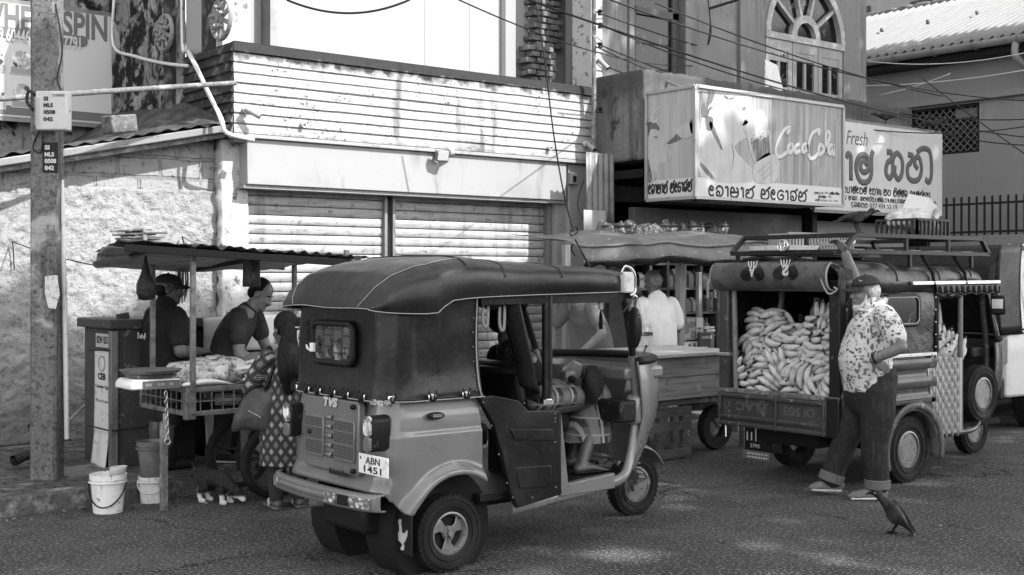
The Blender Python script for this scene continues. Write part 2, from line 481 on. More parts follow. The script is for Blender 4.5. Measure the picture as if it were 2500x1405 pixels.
M['whitewash'] = mat('whitewash', .4, .85, layers=[('noise', 2, .5, .75, .26), ('noise', 9, .58, .66, .09, {'warp': .1}), ('noise', 40, .6, .7, .1), ('grad', 1, 1.1, .3, .12, {'warp': .4, 'amt': .7})],
 bump=[('noise', 18, .5, .02), ('noise', 60, .3, .008)])
M['board'] = mat('weathered_boards', .35, .8, layers=[('noise', (1, 1, 6), .48, .7, .27), ('noise', (7, 7, 30), .56, .66, .07, {'amt': .45}),
 ('noise', 30, .56, .64, .05, {'mul': ('noise', 2.2, .46, .6)}), ('noise', (4, 4, .5), .58, .68, .06, {'amt': .75}), ('noise', 26, .56, .66, .04, {'mul': ('noise', 1.5, .5, .6, {'loc': (2, 2, 2)})}),
 ('grad', 1, 3.87, 3.95, .012, {'warp': .26, 'wscale': 8, 'amt': .95}), ('grad', 1, 3.14, 3.06, .04, {'warp': .14, 'wscale': 11, 'amt': .7})],
 bump=[('noise', (2, 2, 18), .4, .012)])
M['board_dark'] = mat('dirty_boards', .03, .9, layers=[('noise', 4, .52, .64, .16, {'warp': .2}), ('noise', 20, .5, .7, .04)], bump=[('noise', 20, .4, .02)])
M['cream'] = mat('cream_panel', .28, .55, layers=[('noise', (9, 9, 5), .6, .72, .16, {'amt': .85, 'mul': ('grad', 1, 2.9, 2.5)}), ('noise', .8, .5, .7, .22), ('noise', (5, 5, .8), .56, .7, .15, {'amt': .7})], bump=[('noise', 3, .08, .02)])
M['white'] = mat('white_paint', .3, .6, layers=[('noise', 1.2, .5, .8, .26), ('noise', 5, .72, .74, .25, {'amt': .6})])
M['grey'] = mat('grey_paint', .26, .6, layers=[('noise', 2, .5, .75, .18), ('noise', 9, .6, .7, .12, {'amt': .6})])
M['midgrey'] = mat('mid_grey_paint', .28, .6, layers=[('noise', 2, .5, .8, .3), ('noise', (8, 8, .7), .58, .7, .2, {'amt': .6})])
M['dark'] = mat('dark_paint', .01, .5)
M['black'] = mat('black_gap', .012, .9)
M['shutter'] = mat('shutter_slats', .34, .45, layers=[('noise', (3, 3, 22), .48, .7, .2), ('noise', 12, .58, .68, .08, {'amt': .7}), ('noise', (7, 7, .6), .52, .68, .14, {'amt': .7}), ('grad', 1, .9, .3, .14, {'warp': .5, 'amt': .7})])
M['steel'] = mat('grey_steel', .2, .5, .3, layers=[('noise', 6, .5, .7, .12), ('noise', 30, .62, .7, .1)])
M['rust'] = mat('rusty_steel', .14, .8, .1, layers=[('noise', 9, .5, .65, .3), ('noise', 40, .55, .7, .06)], bump=[('noise', 30, .4, .01)])
M['mould'] = mat('mouldy_wall', .2, .95, layers=[('noise', 1.4, .45, .5, .01, {'warp': .6}), ('noise', 5, .52, .6, .3, {'warp': .2, 'mul': ('noise', 1.4, .4, .55)}),
 ('noise', 18, .55, .65, .05, {'amt': .8}), ('noise', (8, 8, .7), .58, .68, .04, {'amt': .8})], bump=[('noise', 7, .7, .05), ('noise', 30, .5, .02)])
M['mould2'] = mat('stained_render', .16, .92, layers=[('noise', 1.8, .5, .6, .16), ('noise', (9, 9, .6), .5, .64, .06, {'amt': .85}), ('noise', 30, .55, .68, .1, {'amt': .8}),
 ('noise', 3.2, .6, .66, .045, {'warp': .25}), ('grad', 1, 3.75, 4.05, .05, {'warp': .3, 'wscale': 4, 'amt': .8})], bump=[('noise', 16, .6, .03), ('noise', 50, .5, .01)])
M['facade'] = mat('streaked_facade', .17, .85, layers=[('noise', 1.2, .45, .7, .2), ('noise', (7, 7, .5), .52, .66, .09, {'amt': .85}), ('noise', (30, 30, 1.5), .57, .68, .07, {'amt': .6}), ('noise', 5, .66, .72, .1)],
 bump=[('noise', 10, .25, .02)])
M['bwall'] = mat('side_house_wall', .25, .85, layers=[('noise', (6, 6, .5), .55, .7, .28, {'amt': .7}), ('noise', 2, .6, .7, .3, {'amt': .6})], bump=[('noise', 12, .2, .02)])
M['brickpier'] = mat('rough_bricks', .18, .9, layers=[('noise', 5, .4, .65, .07), ('noise', 30, .55, .7, .28, {'amt': .6})], bump=[('noise', 25, .8, .02)])
M['roofsheet'] = mat('cement_roof_sheet', .22, .8, layers=[('noise', (2, 12, 2), .45, .7, .19), ('noise', 6, .6, .72, .17, {'amt': .6})])
M['concrete_pole'] = mat('pole_concrete', .15, .9, layers=[('noise', 3, .42, .65, .11), ('noise', 30, .48, .66, .05), ('noise', 80, .55, .7, .36, {'amt': .5}), ('noise', (8, 8, 1), .54, .66, .04), ('noise', 2, .56, .62, .4, {'warp': .4, 'amt': .7})],
 bump=[('noise', 60, .6, .01), ('noise', 12, .4, .02)])
M['tin'] = mat('old_tin', .05, .7, .1, layers=[('noise', 3, .45, .65, .11), ('noise', (14, 2, 3), .5, .66, .04), ('noise', 20, .6, .7, .16, {'amt': .6})], bump=[('noise', 8, .4, .03)])
M['pvc'] = mat('white_pvc', .6, .4, layers=[('noise', 12, .55, .7, .4)])
M['wire'] = mat('cable_black', .02, .6)
M['wire_l'] = mat('cable_pale', .6, .5)
M['ink'] = mat('black_ink', .025, .6)
M['ink_g'] = mat('grey_ink', .13, .6)
M['sign_w'] = mat('sign_white', .5, .35, layers=[('noise', (14, 14, .8), .55, .75, .5, {'amt': .6}), ('noise', 40, .68, .74, .35)])
M['glass_d'] = mat('dark_glass', .008, .12, layers=[('noise', 6, .6, .64, .07, {'warp': .2})], spec=.3)
M['wood'] = mat('worn_wood', .3, .75, layers=[('noise', (2, 30, 30), .4, .7, .14), ('noise', 5, .6, .68, .08), ('noise', 7, .62, .66, .45, {'amt': .5})], bump=[('noise', (2, 40, 40), .4, .006)])
M['wood_v'] = mat('worn_wood_upright', .32, .75, layers=[('noise', (30, 30, 2), .4, .7, .16), ('noise', 5, .6, .7, .5, {'amt': .5})], bump=[('noise', (40, 40, 2), .4, .006)])
# ---------------------------------------------------------------- ground
b = MB(); b.add([(-60, -60, 0), (90, -60, 0), (90, 90, 0), (-60, 90, 0)], [(0, 1, 2, 3)])
struct(b.build('road', M['asphalt']))
def blob(cx, cy, rx, ry, z, n=40, seed=0):
 return [(cx + rx * math.cos(a) * (1 + .35 * noise.noise((math.cos(a) * 1.5, math.sin(a) * 1.5, seed))), cy + ry * math.sin(a) * (1 + .35 * noise.noise((math.cos(a) * 1.5, math.sin(a) * 1.5, seed + 5))), z) for a in [2 * math.pi * i / n for i in range(n)]]
b = MB(); b.box(-12, 16.2, 8.78, 11.3, -.1, .12)
struct(b.build('pavement', M['paver']))
b = MB(); x = -12
while x < 16.2:
 l = .55 + random.random() * .25; dz = random.uniform(-.012, .012); dy = random.uniform(-.015, .015)
 b.box(x + .006, x + l - .006, 8.62 + dy, 8.785, -.05, .125 + dz); x += l
struct(b.build('kerb', M['kerb'], bevel=.018))
rnd = random.Random(2); b = MB()
for k in range(420):
 u = rnd.uniform(-1, 13); v = rnd.choice((8.6 - abs(rnd.gauss(0, .12)), 8.6 - abs(rnd.gauss(0, .5)), rnd.uniform(4, 8.5))); sz = rnd.uniform(.004, .016)
 b.obox((u, v, sz * .3), (sz * 1.6, sz, sz * .5), (rnd.uniform(-.4, .4), rnd.uniform(-.4, .4), rnd.uniform(0, 6)))
struct(b.build('road_litter', mat('litter', .2, .9, layers=[('noise', 3, .45, .55, .03), ('noise', 5, .6, .62, .5)])), 'stuff')
# ---------------------------------------------------------------- plaster wall at the left
pw = thing('boundary_wall', 'rough plastered wall with bare concrete blocks along its sloping top, behind the fish stall', 'wall', (0, 0, 0))
def topz(u): return 2.56 + (u - 3.25) * .2153
b = MB(); b.prism([(-4, 0.12), (5.36, .12), (5.36, topz(5.36)), (-4, topz(-4))], 'y', 11.36, 11.6)
b.build('block_wall', M['block'], pw)
def pl(i, j):
 u = -4 + 9.37 * i; z0 = .12; z1 = min(2.46 + .05 * noise.noise((u * 1.7, 3, 0)) + .03 * noise.noise((u * 7, 1, 0)), topz(u) - .03)
 z = z0 + (z1 - z0) * j
 y = 11.31 - .022 * noise.noise((u * 9, z * 9, 0)) - .014 * noise.noise((u * 22, z * 22, 4))
 return (u, y, z)
b = MB(); b.grid(pl, 420, 110)
b.build('plaster_coat', M['plaster'], pw, smooth=True, solid=.045, off=1)
# lean-to roof over it
lr = thing('lean_to_roof', 'rusty tin lean-to roof with a long edge beam sloping above the plastered wall', 'roof')
b = MB(); b.bar((-4, 11.12, topz(-4) + .06), (5.42, 11.12, topz(5.42) + .06), .1, .07); b.build('edge_beam', M['steel'], lr, bevel=.01)
b = MB(); b.bar((-4, 11.2, topz(-4) - .0), (5.38, 11.2, topz(5.38) - .0), .12, .05); b.build('rafter', M['rust'], lr)
def lf(i, j):
 u = -4 + 9.38 * i; y = 11.06 + 3.0 * j
 z = topz(u) + .115 + .03 * math.sin(u * 40) * (1 - j) * .35 + .09 * j * (1 + noise.noise((u, j * 3, 2)))
 k = max(0, (u - 4.55) / .85); z += .3 * k * k * min(1, j * 3) + .02 * noise.noise((u * 6, y * 6, 1))
 return (u, y, z)
b = MB(); b.grid(lf, 400, 24); b.build('roof_sheet', M['tin'], lr, smooth=True, solid=.006)
cb = MB(); cb.obox((4.42, 11.4, topz(4.42) + .26), (.3, .16, .17), (0, -.15, .3)); tag(cb.build('concrete_block', M['brickpier'], bevel=.015), 'loose concrete block weighting down the tin lean-to roof', 'block')
# ---------------------------------------------------------------- dirty house behind with the tyre-shop billboard
oh = thing('old_house', 'old house with mould-stained peeling walls behind the tin lean-to roof', 'house')
b = MB(); b.box(-5, 5.46, 14.3, 14.6, 0, 8); b.build('rear_wall', M['mould'], oh)
def sw(i, j):
 y = 12.12 + 2.2 * i; z = 2.6 + 5 * j
 return (5.405 - .012 * noise.noise((y * 5, z * 5, 7)), y, z)
b = MB(); b.grid(sw, 40, 90); b.build('side_wall', M['mould'], oh, smooth=True, solid=.03)
b = MB(); b.box(5.33, 5.404, 12.3, 12.52, 3.0, 8); b.build('wall_pier', M['board_dark'], oh, bevel=.01)
# billboard
BB = thing('billboard', 'white tyre-shop billboard with dark lettering and small tyre photographs, half hidden by the pole', 'billboard')
yb = 14.1
A0 = onV(280, 305, yb); A1 = onV(274, 42, yb); L0 = onV(-60, 268, yb)
zb0, zb1 = 3.33, 4.56
b = MB(); b.box(2.2, A0.x, yb, yb + .1, A0.z, A1.z); b.build('face', M['sign_w'], BB)
b = MB()
for p, q in (((2.2, A1.z), (A0.x, A1.z)), ((2.2, A0.z), (A0.x, A0.z)), ((A0.x, A0.z), (A0.x, A1.z))):
 b.bar((p[0], yb + .03, p[1]), (q[0], yb + .03, q[1]), .045, .1)
b.build('frame', M['steel'], BB)
def bbt(nm, s, p0, p1, m, bold=.0):
 a, c = onV(*p0, yb - .004), onV(*p1, yb - .004)
 return text(nm, s, m, BB, (a.x, yb - .002, a.z), (1, 0, 0), (0, 0, 1), h=c.z - a.z, width=c.x - a.x, depth=.004, bold=bold)
bbt('heading', 'WHEEL', (-54, 66), (132, 24), M['ink_g'], .03)
bbt('heading', 'SPIN', (152, 90), (262, 40), M['ink_g'], .03)
a, c = onV(-60, 106, yb), onV(210, 80, yb)
b = MB(); b.box(2.2, onV(200, 90, yb).x, yb - .012, yb + .001, onV(205, 114, yb).z, onV(205, 92, yb).z + .01); b.cyl((onV(200, 90, yb).x, yb - .011, onV(205, 102, yb).z), (onV(200, 90, yb).x, yb + .001, onV(205, 102, yb).z), .063, n=20)
b.build('phone_band', M['ink_g'], BB)
bbt('phone_number', '0779 604464', (-40, 95), (84, 77), M['sign_w'], .02).location = (0, -.012, 0)
bbt('phone_number', '0770 907791', (76, 109), (196, 92), M['sign_w'], .02).location = (0, -.012, 0)
b = MB(); b.box(2.2, A0.x - .02, yb - .005, yb + .001, A0.z + .02, A0.z + .12); b.build('bottom_band', M['ink_g'], BB)
PT = mat('photo_print', .3, .4, layers=[('noise', 9, .42, .6, .75), ('voro', 7, .32, .2, .05, {'feature': 'F1'}), ('noise', 25, .55, .65, .08)])
for (x0, y0, x1, y1) in ((-40, 108, 14, 172), (24, 116, 82, 180), (-40, 190, 14, 264), (27, 192, 80, 262), (92, 120, 128, 262)):
 p, q = onV(x0, y1, yb), onV(x1, y0, yb)
 f = MB().box(p.x, q.x, yb - .009, yb + .001, p.z, q.z).build('photo', M['sign_w'], BB)
 cx, cz, rr = (p.x + q.x) / 2, (p.z + q.z) / 2, min(q.x - p.x, q.z - p.z) * .42
 t = MB(); t.lathe([(rr * .5, 0), (rr, 0), (rr, .006), (rr * .5, .006)], (cx, yb - .008, cz), (0, -1, 0), closed=True)
 for k in range(6): t.bar((cx, yb - .011, cz), (cx + rr * .5 * math.cos(k), yb - .011, cz + rr * .5 * math.sin(k)), rr * .12, .004)
 t.build('tyre_picture', PT, f)
 MB().box(p.x + .01, q.x - .01, yb - .0125, yb - .008, p.z + .01, p.z + .01 + (q.z - p.z) * .22).build('caption_strip', M['grey'], f)
# hub caps hung on the side wall
def hubcap(c, r, label):
 t = thing('wheel_cover', label, 'hubcap', c, 0, 'plastic wheel covers hung on the dirty side wall')
 m = mat('hubcap_plastic', .22, .5, layers=[('noise', 20, .5, .7, .13)])
 b = MB()
 b.lathe([(r * .82, .0), (r, .0), (r, .03), (r * .95, .045), (r * .82, .03)], (0, 0, 0), (-1, 0, 0), closed=True, n=36)
 b.lathe([(.01, .02), (r * .34, .02), (r * .36, .05), (.01, .055)], (0, 0, 0), (-1, 0, 0), n=24)
 for k in range(9):
  a = 2 * math.pi * k / 9
  b.bar((-.03, r * .3 * math.cos(a), r * .3 * math.sin(a)), (-.03, r * .9 * math.cos(a), r * .9 * math.sin(a)), r * .22, .02, up=Vector((1, 0, 0)))
 b.build('disc', m, t, bevel=.004)
 b = MB()
 for k in range(5):
  a = 2 * math.pi * k / 5 + .3
  b.cyl((-.03, r * .5 * math.cos(a), r * .5 * math.sin(a)), (-.1, r * .5 * math.cos(a), r * .5 * math.sin(a)), r * .11, r * .09, n=12)
 b.cyl((-.04, 0, 0), (-.075, 0, 0), r * .16, n=16)
 explode(b, 'hub_stud', m, t, smooth=40)
 return t
p = onU(406, 81, 5.3); hubcap(p, .2, 'black wheel cover hung on the mouldy pier, lower and further back')
p = onU(545, 47, 5.36); hubcap(p, .215, 'black wheel cover hung on the corner pillar, higher and nearer the boards')
# ---------------------------------------------------------------- shuttered shop
sh = thing('shuttered_shop', 'shop with two closed roller shutters under a weathered white boarded parapet', 'shop')
X0, X1 = 5.398, 10.16
n = 9; zt, zbm = 3.915, 3.022; hgt = (zt - zbm) / n
prof = []
for i in range(n):
 z = zbm + i * hgt
 prof += [(.0, z + .004), (-.032, z + .012), (-.012, z + hgt - .012), (.012, z + hgt - .004)]
prof_o = [(11.0 + p, z) for p, z in prof]
b = MB()
def board(i):
 z = zbm + i * hgt
 return z
for i in range(n):
 z = zbm + i * hgt
 w0 = random.uniform(-.004, .004)
 def bf(s, t, z=z, w0=w0):
  u = X0 + (X1 - X0) * s
  e = .006 * noise.noise((u * 1.4, z * 9, 0)) + .004 * noise.noise((u * 6, z * 9, 3))
  if t == 0: return (u, 11.0, z + e + .002)
  if t < .4: return (u, 10.99 + e + w0, z + .010 + e)
  if t < .8: return (u, 10.997 + e + w0, z + hgt - .010 + e)
  return (u, 11.012, z + hgt - .004 + e)
 b.grid(bf, 160, 3)
b.build('parapet_boards', M['board'], sh, smooth=30)
b = MB(); b.box(X0 + .02, X1, 11.012, 11.09, zbm - .0, zt + .012); b.build('parapet_wall', M['board'], sh)
b = MB(); b.box(X0 + .004, X1 + .0, 10.985, 11.14, zbm - .035, zbm + .003); b.build('parapet_lip', M['cream'], sh, bevel=.006)
b = MB()
for i in range(n):
 z = zbm + i * hgt
 b.add([(X0, 11.0, z), (X0 - .03, 11.0, z + .012), (X0, 11.0, z + hgt), (X0, 12.13, z), (X0 - .03, 12.13, z + .012), (X0, 12.13, z + hgt)], [(0, 1, 4, 3), (1, 2, 5, 4), (0, 2, 1), (3, 4, 5)])
b.box(X0 + .001, X0 + .05, 11.1, 12.13, zbm, zt); b.build('parapet_side', M['board_dark'], sh)
b = MB(); b.box(X0 + .05, X1 + .25, 11.09, 14.3, 2.95, 3.02); b.build('balcony_slab', M['grey'], sh)
# blank sign panel under it
b = MB(); b.box(5.56, 9.74, 11.03, 11.28, 2.535, 2.985); b.build('fascia_panel', M['cream'], sh, bevel=.008)
b = MB(); b.box(5.54, 9.76, 11.06, 11.26, 2.5, 2.532); b.build('fascia_underside', M['grey'], sh)
# pillars
def pil(i, j, u0=5.37, u1=5.66):
 a = i * 1.0
 u = u0 + (u1 - u0) * a; z = .12 + 2.86 * j
 e = .02 * noise.noise((u * 5, z * 4, 8)) + .03 * max(0, noise.noise((1, z * 3, 5)) - .25)
 return (u + e, 11.2 + .015 * noise.noise((u * 9, z * 9, 2)), z)
b = MB(); b.grid(pil, 14, 110); b.build('pillar', M['whitewash'], sh, smooth=True, solid=.25, off=1)
b = MB(); b.box(9.66, 9.8, 11.12, 11.4, .12, 2.53); b.build('pillar', M['grey'], sh, bevel=.006)
b = MB(); b.box(9.803, 10.16, 11.06, 11.4, .12, 2.98); b.build('pillar', M['white'], sh, bevel=.008)
# shutters
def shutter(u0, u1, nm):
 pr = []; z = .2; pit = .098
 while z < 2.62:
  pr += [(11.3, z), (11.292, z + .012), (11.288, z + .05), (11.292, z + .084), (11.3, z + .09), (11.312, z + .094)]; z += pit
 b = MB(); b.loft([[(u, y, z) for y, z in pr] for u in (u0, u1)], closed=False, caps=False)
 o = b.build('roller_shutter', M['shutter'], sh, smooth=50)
 b = MB(); b.box(u0, u1, 11.27, 11.32, .12, .2); b.build('bottom_rail', M['steel'], o, bevel=.004)
 b = MB()
 z = .2 + .094
 while z < 2.62: b.box(u0, u1, 11.3, 11.3085, z - .005, z + .005); z += pit
 explode(b, 'slat_joint', M['dark'], o)
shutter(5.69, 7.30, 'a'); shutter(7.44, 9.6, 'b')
b = MB(); b.box(7.30, 7.335, 11.24, 11.36, .12, 2.6).box(7.405, 7.44, 11.24, 11.36, .12, 2.6); explode(b, 'shutter_guide', M['steel'], sh, bevel=.003)
b = MB(); b.box(7.338, 7.402, 11.27, 11.36, .12, 2.6); b.build('shutter_post', M['dark'], sh)
b = MB(); b.box(9.6, 9.655, 11.2, 11.36, .12, 2.6); b.build('shutter_guide', M['steel'], sh, bevel=.003)
b = MB(); b.box(5.6, 10.1, 11.4, 11.6, 0, 3); b.build('front_wall', M['dark'], sh)
# upper storey set back behind the parapet
b = MB(); b.box(6.365, 9.5, 12.0, 12.2, 3.0, 7.0); b.build('upper_wall', M['white'], sh)
b = MB()
for x in (8.35, 9.02): b.box(x, x + .006, 11.996, 12.001, 3.0, 7)
explode(b, 'panel_joint', M['midgrey'], sh)
b = MB(); b.box(9.503, 9.72, 11.96, 12.2, 3.0, 7); b.build('pilaster', M['midgrey'], sh, bevel=.01)
b = MB(); b.box(6.27, 6.36, 11.9, 12.2, 3.0, 7); b.build('pilaster', M['grey'], sh)
b = MB(); b.box(5.97, 6.265, 12.1, 12.25, 3.0, 7); b.build('upper_panel', M['midgrey'], sh)
b = MB(); b.box(9.723, 10.03, 12.1, 12.3, 3.0, 7).box(10.45, 11.2, 12.05, 12.3, 3.0, 7); explode(b, 'upper_panel', M['midgrey'], sh)
b = MB(); b.box(5.41, 5.73, 11.28, 11.42, 3.0, 7); b.build('corner_pillar', M['whitewash'], sh, bevel=.01)
b = MB(); b.box(5.402, 5.5, 11.43, 11.72, 3.92, 7); b.build('corner_pillar_side', M['board_dark'], sh)
b = MB(); b.box(5.41, 5.5, 11.75, 12.12, 3.92, 6.5); b.build('side_window', M['white'], sh)
b = MB(); b.box(10.16, 10.35, 11.05, 11.4, 0, 7); b.build('end_pillar', M['whitewash'], sh, bevel=.01)
# rough brick pier with loose bricks in its recess
b = MB()
for r in range(44):
 z = 3.02 + r * .078
 low = z < 4.55
 for k in range(3):
  u = 10.03 + k * .15 - (.07 if r % 2 else 0) - (.16 if low else 0)
  if u > (10.42 if not low else 10.4): continue
  ln = .13 + random.uniform(-.02, .02)
  b.obox((u + .07, 12.02 - (.09 if low else 0) + random.uniform(-.025, .02), z), (ln, .2, .062), (random.uniform(-.03, .03), random.uniform(-.08, .08) if low else 0, random.uniform(-.1, .1)))
b.build('brick_pier', M['brickpier'], sh, bevel=.008, seg=1)
# ---------------------------------------------------------------- corner shop house (right)
ch = thing('corner_shop_house', 'grey two-storey shop house with an arched window over its dark open shop front', 'shop house')
UF = 11.5
b = MB()
aw = (onV(1868, 250, UF), onV(2060, 250, UF)); ac = (aw[0].x + aw[1].x) / 2; ar = (aw[1].x - aw[0].x) / 2
zs = onV(1868, 75, UF).z; za = zs + ar
dw = (onV(1548, 100, UF).x, onV(1668, 100, UF).x)
XW = onV(2115, 100, UF).x
def wallpiece(x0, x1, z0, z1): b.box(x0, x1, UF, UF + .25, z0, z1)
wallpiece(10.36, dw[0], 2.6, 8); wallpiece(dw[1], ac - ar, 2.6, 8); wallpiece(ac + ar, XW, 2.6, 8)
wallpiece(dw[0], dw[1], 5.75, 8); wallpiece(dw[0], dw[1], 2.6, 3.6)
arc = [(ac + ar * math.cos(math.pi - math.pi * k / 24), zs + ar * math.sin(math.pi * k / 24)) for k in range(25)]
b.prism([(ac - ar, 8), (ac - ar, zs)] + arc[1:-1] + [(ac + ar, zs), (ac + ar, 8)], 'y', UF, UF + .25)
wallpiece(ac - ar, ac + ar, 2.6, 3.85)
b.box(XW - .25, XW, UF + .25, 15, 2.6, 8)
b.build('facade', M['facade'], ch)
b = MB(); xx = onV(1806, 100, UF).x; b.box(xx - .05, xx + .06, UF - .06, UF + .001, 3.5, 8); b.box(dw[0] - .12, dw[0] - .02, UF - .04, UF + .001, 3.6, 5.8).box(dw[1] + .0, dw[1] + .09, UF - .05, UF + .001, 3.6, 8); b.build('pilaster', M['facade'], ch, bevel=.01)
# door window
dwn = MB(); x0, x1 = dw; dwn.box(x0, x0 + .12, UF + .08, UF + .16, 3.6, 5.75).box(x1 - .12, x1, UF + .08, UF + .16, 3.6, 5.75).box(x0, x1, UF + .08, UF + .16, 5.1, 5.2).box(x0, x1, UF + .08, UF + .16, 3.6, 3.75)
dwo = dwn.build('tall_window', mat('window_grey', .07, .6), ch, bevel=.006)
MB().box(x0 + .1, x1 - .1, UF + .12, UF + .14, 3.7, 5.7).build('pane', M['glass_d'], dwo)
# arched window
def ring(r0, r1, y0, y1, c, m, nm, par):
 pts = [(c[0] + r * math.cos(a), c[1] + r * math.sin(a)) for r, rev in ((r1, 0), (r0, 1)) for a in ([math.pi * k / 28 for k in range(29)][::-1] if rev else [math.pi * k / 28 for k in range(29)])]
 return MB().prism(pts, 'y', y0, y1)
WF = mat('window_paint', .27, .5, layers=[('noise', 6, .5, .7, .5), ('noise', 20, .62, .7, .3)])
b = ring(ar - .1, ar - .0, UF - .03, UF + .1, (ac, zs), WF, 'f', ch)
awo = b.build('arched_window', WF, ch)
b = ring(ar * .24, ar * .36, UF - .02, UF + .08, (ac, zs), WF, 'f', ch)
for k in range(1, 5):
 a = math.pi * k / 5 + .0
 b.bar((ac + ar * .33 * math.cos(a), UF + .03, zs + ar * .33 * math.sin(a)), (ac + ar * .93 * math.cos(a), UF + .03, zs + ar * .93 * math.sin(a)), .05, .08, up=Vector((0, 1, 0)))
b.box(ac - ar, ac + ar, UF - .025, UF + .09, zs - .09, zs + .004)
b.build('glazing_bars', WF, awo)
MB().prism(arc, 'y', UF + .06, UF + .075).build('fan_light_pane', M['glass_d'], awo)
wm = [WF, M['grey'], M['grey']]
for k in range(3):
 xa = ac - ar + .02 + k * (2 * ar - .04) / 3; xb = xa + (2 * ar - .04) / 3 - .015
 z0, z1 = 3.86, zs - .095
 b = MB(); b.box(xa, xa + .09, UF + .0, UF + .06, z0, z1).box(xb - .09, xb, UF + .0, UF + .06, z0, z1).box(xa + .09, xb - .09, UF, UF + .06, z1 - .14, z1)
 mid = (xa + xb) / 2; b.box(mid - .025, mid + .025, UF + .005, UF + .055, z0 + .5, z1 - .14)
 for zz in (z0 + .5, z0 + (.95 if k == 0 else 1.0)): b.box(xa + .09, xb - .09, UF + .004, UF + .056, zz - .04, zz + .04)
 b.box(xa + .09, xb - .09, UF + .01, UF + .05, z0, z0 + .5)
 for c in (xa + .09, mid + .025):
  wd = mid - .025 - xa - .09
  b.prism([(c, z1 - .13), (c + wd, z1 - .13), (c + wd, z1 - .18), (c + wd * .75, z1 - .24), (c + wd * .6, z1 - .2), (c + wd * .4, z1 - .2), (c + wd * .25, z1 - .24), (c, z1 - .18)], 'y', UF + .008, UF + .05)
 o = b.build('shutter_leaf', wm[k], awo)
 MB().box(xa + .05, xb - .05, UF + .035, UF + .045, z0 + .4, z1 - .1).build('pane', M['glass_d'], o)
b = MB(); b.prism([(ac - ar - .02, 3.7), (ac - ar - .02, 4.75), (ac - ar + .25, 4.7), (ac - ar + .42, 4.25), (ac - ar + .75, 4.1), (ac - ar + .8, 3.7)], 'y', UF - .02, UF - .002)
b.prism([(ac + .25, 3.7), (ac + .35, 3.95), (ac + .6, 4.0), (ac + .75, 4.2), (ac + ar - .02, 4.25), (ac + ar - .02, 3.7)], 'y', UF - .02, UF - .002)
b.build('pasted_paper', mat('pasted_paper', .7, .8, layers=[('noise', 14, .6, .66, .4)]), awo)
# canopy ledge
LE = onV(1568, 165, 10.2); XR = onV(2225, 285, 10.2).x
def led(i, j):
 u = 10.2 + (XR - 10.2) * i; z = 3.0 + 1.05 * j
 if j == 1: z += .035 * noise.noise((u * 5, 1, 1)) + .02 * noise.noise((u * 17, 1, 4))
 return (u, 10.2 + .012 * noise.noise((u * 6, z * 6, 2)), z)
b = MB(); b.grid(led, 220, 24); b.build('ledge_front', M['mould2'], ch, smooth=50, solid=.12, off=1)
def les(i, j):
 y = 10.2 + 1.28 * i; z = 3.0 + 1.05 * j
 return (10.2 + .012 * noise.noise((y * 6, z * 6, 5)), y, z)
b = MB(); b.grid(les, 40, 24); b.build('ledge_side', M['mould2'], ch, smooth=50, solid=.12, off=1)
b = MB(); b.box(10.3, XR, 10.3, 11.5, 3.0, 3.1); b.build('ledge_slab', M['mould2'], ch)
# dark shop room, beam and posts
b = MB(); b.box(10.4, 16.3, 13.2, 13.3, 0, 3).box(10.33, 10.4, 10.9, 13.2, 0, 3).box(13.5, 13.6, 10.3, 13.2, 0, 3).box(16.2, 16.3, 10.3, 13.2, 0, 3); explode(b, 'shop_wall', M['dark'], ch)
b = MB(); b.box(10.25, 13.4, 10.4, 10.5, 2.1, 2.45); b.build('shop_beam', mat('shop_beam', .06, .5, layers=[('noise', 3, .5, .7, .1)]), ch, bevel=.01)
b = MB(); b.box(13.2, 13.42, 10.3, 10.52, 0, 2.1); b.build('shop_post', M['dark'], ch, bevel=.01)
b = MB(); b.box(13.45, 16.1, 10.55, 10.65, 2.05, 2.4); b.build('shop_beam', M['grey'], ch, bevel=.01)
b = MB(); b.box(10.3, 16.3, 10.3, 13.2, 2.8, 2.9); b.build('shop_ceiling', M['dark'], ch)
def corr(u0, u1, y, z0, z1, pitch=.09, amp=.014, nm='corrugated_strip', m=None):
 b = MB(); k = max(4, int((u1 - u0) / pitch * 6))
 b.grid(lambda i, j: (u0 + (u1 - u0) * i, y + amp * math.sin(2 * math.pi * (u1 - u0) * i / pitch) + .01 * j, z0 + (z1 - z0) * j), k, 4)
 return b.build(nm, m or M['steel'], None, smooth=True, solid=.004)
a = onV(1432, 560, 10.6); c = onV(1498, 377, 10.6)
tag(corr(a.x, c.x, 10.6, a.z + .05, c.z), 'tall corrugated tin strip hung beside the shop front, at the left of the drink sign', 'tin sheet')
a = onV(1426, 640, 10.5); c = onV(1480, 515, 10.5)
tag(corr(a.x, c.x, 10.5, a.z - .6, c.z, .2, .008, 'tin_board', M['grey']), 'plain tin board standing below the tall corrugated strip', 'tin sheet')
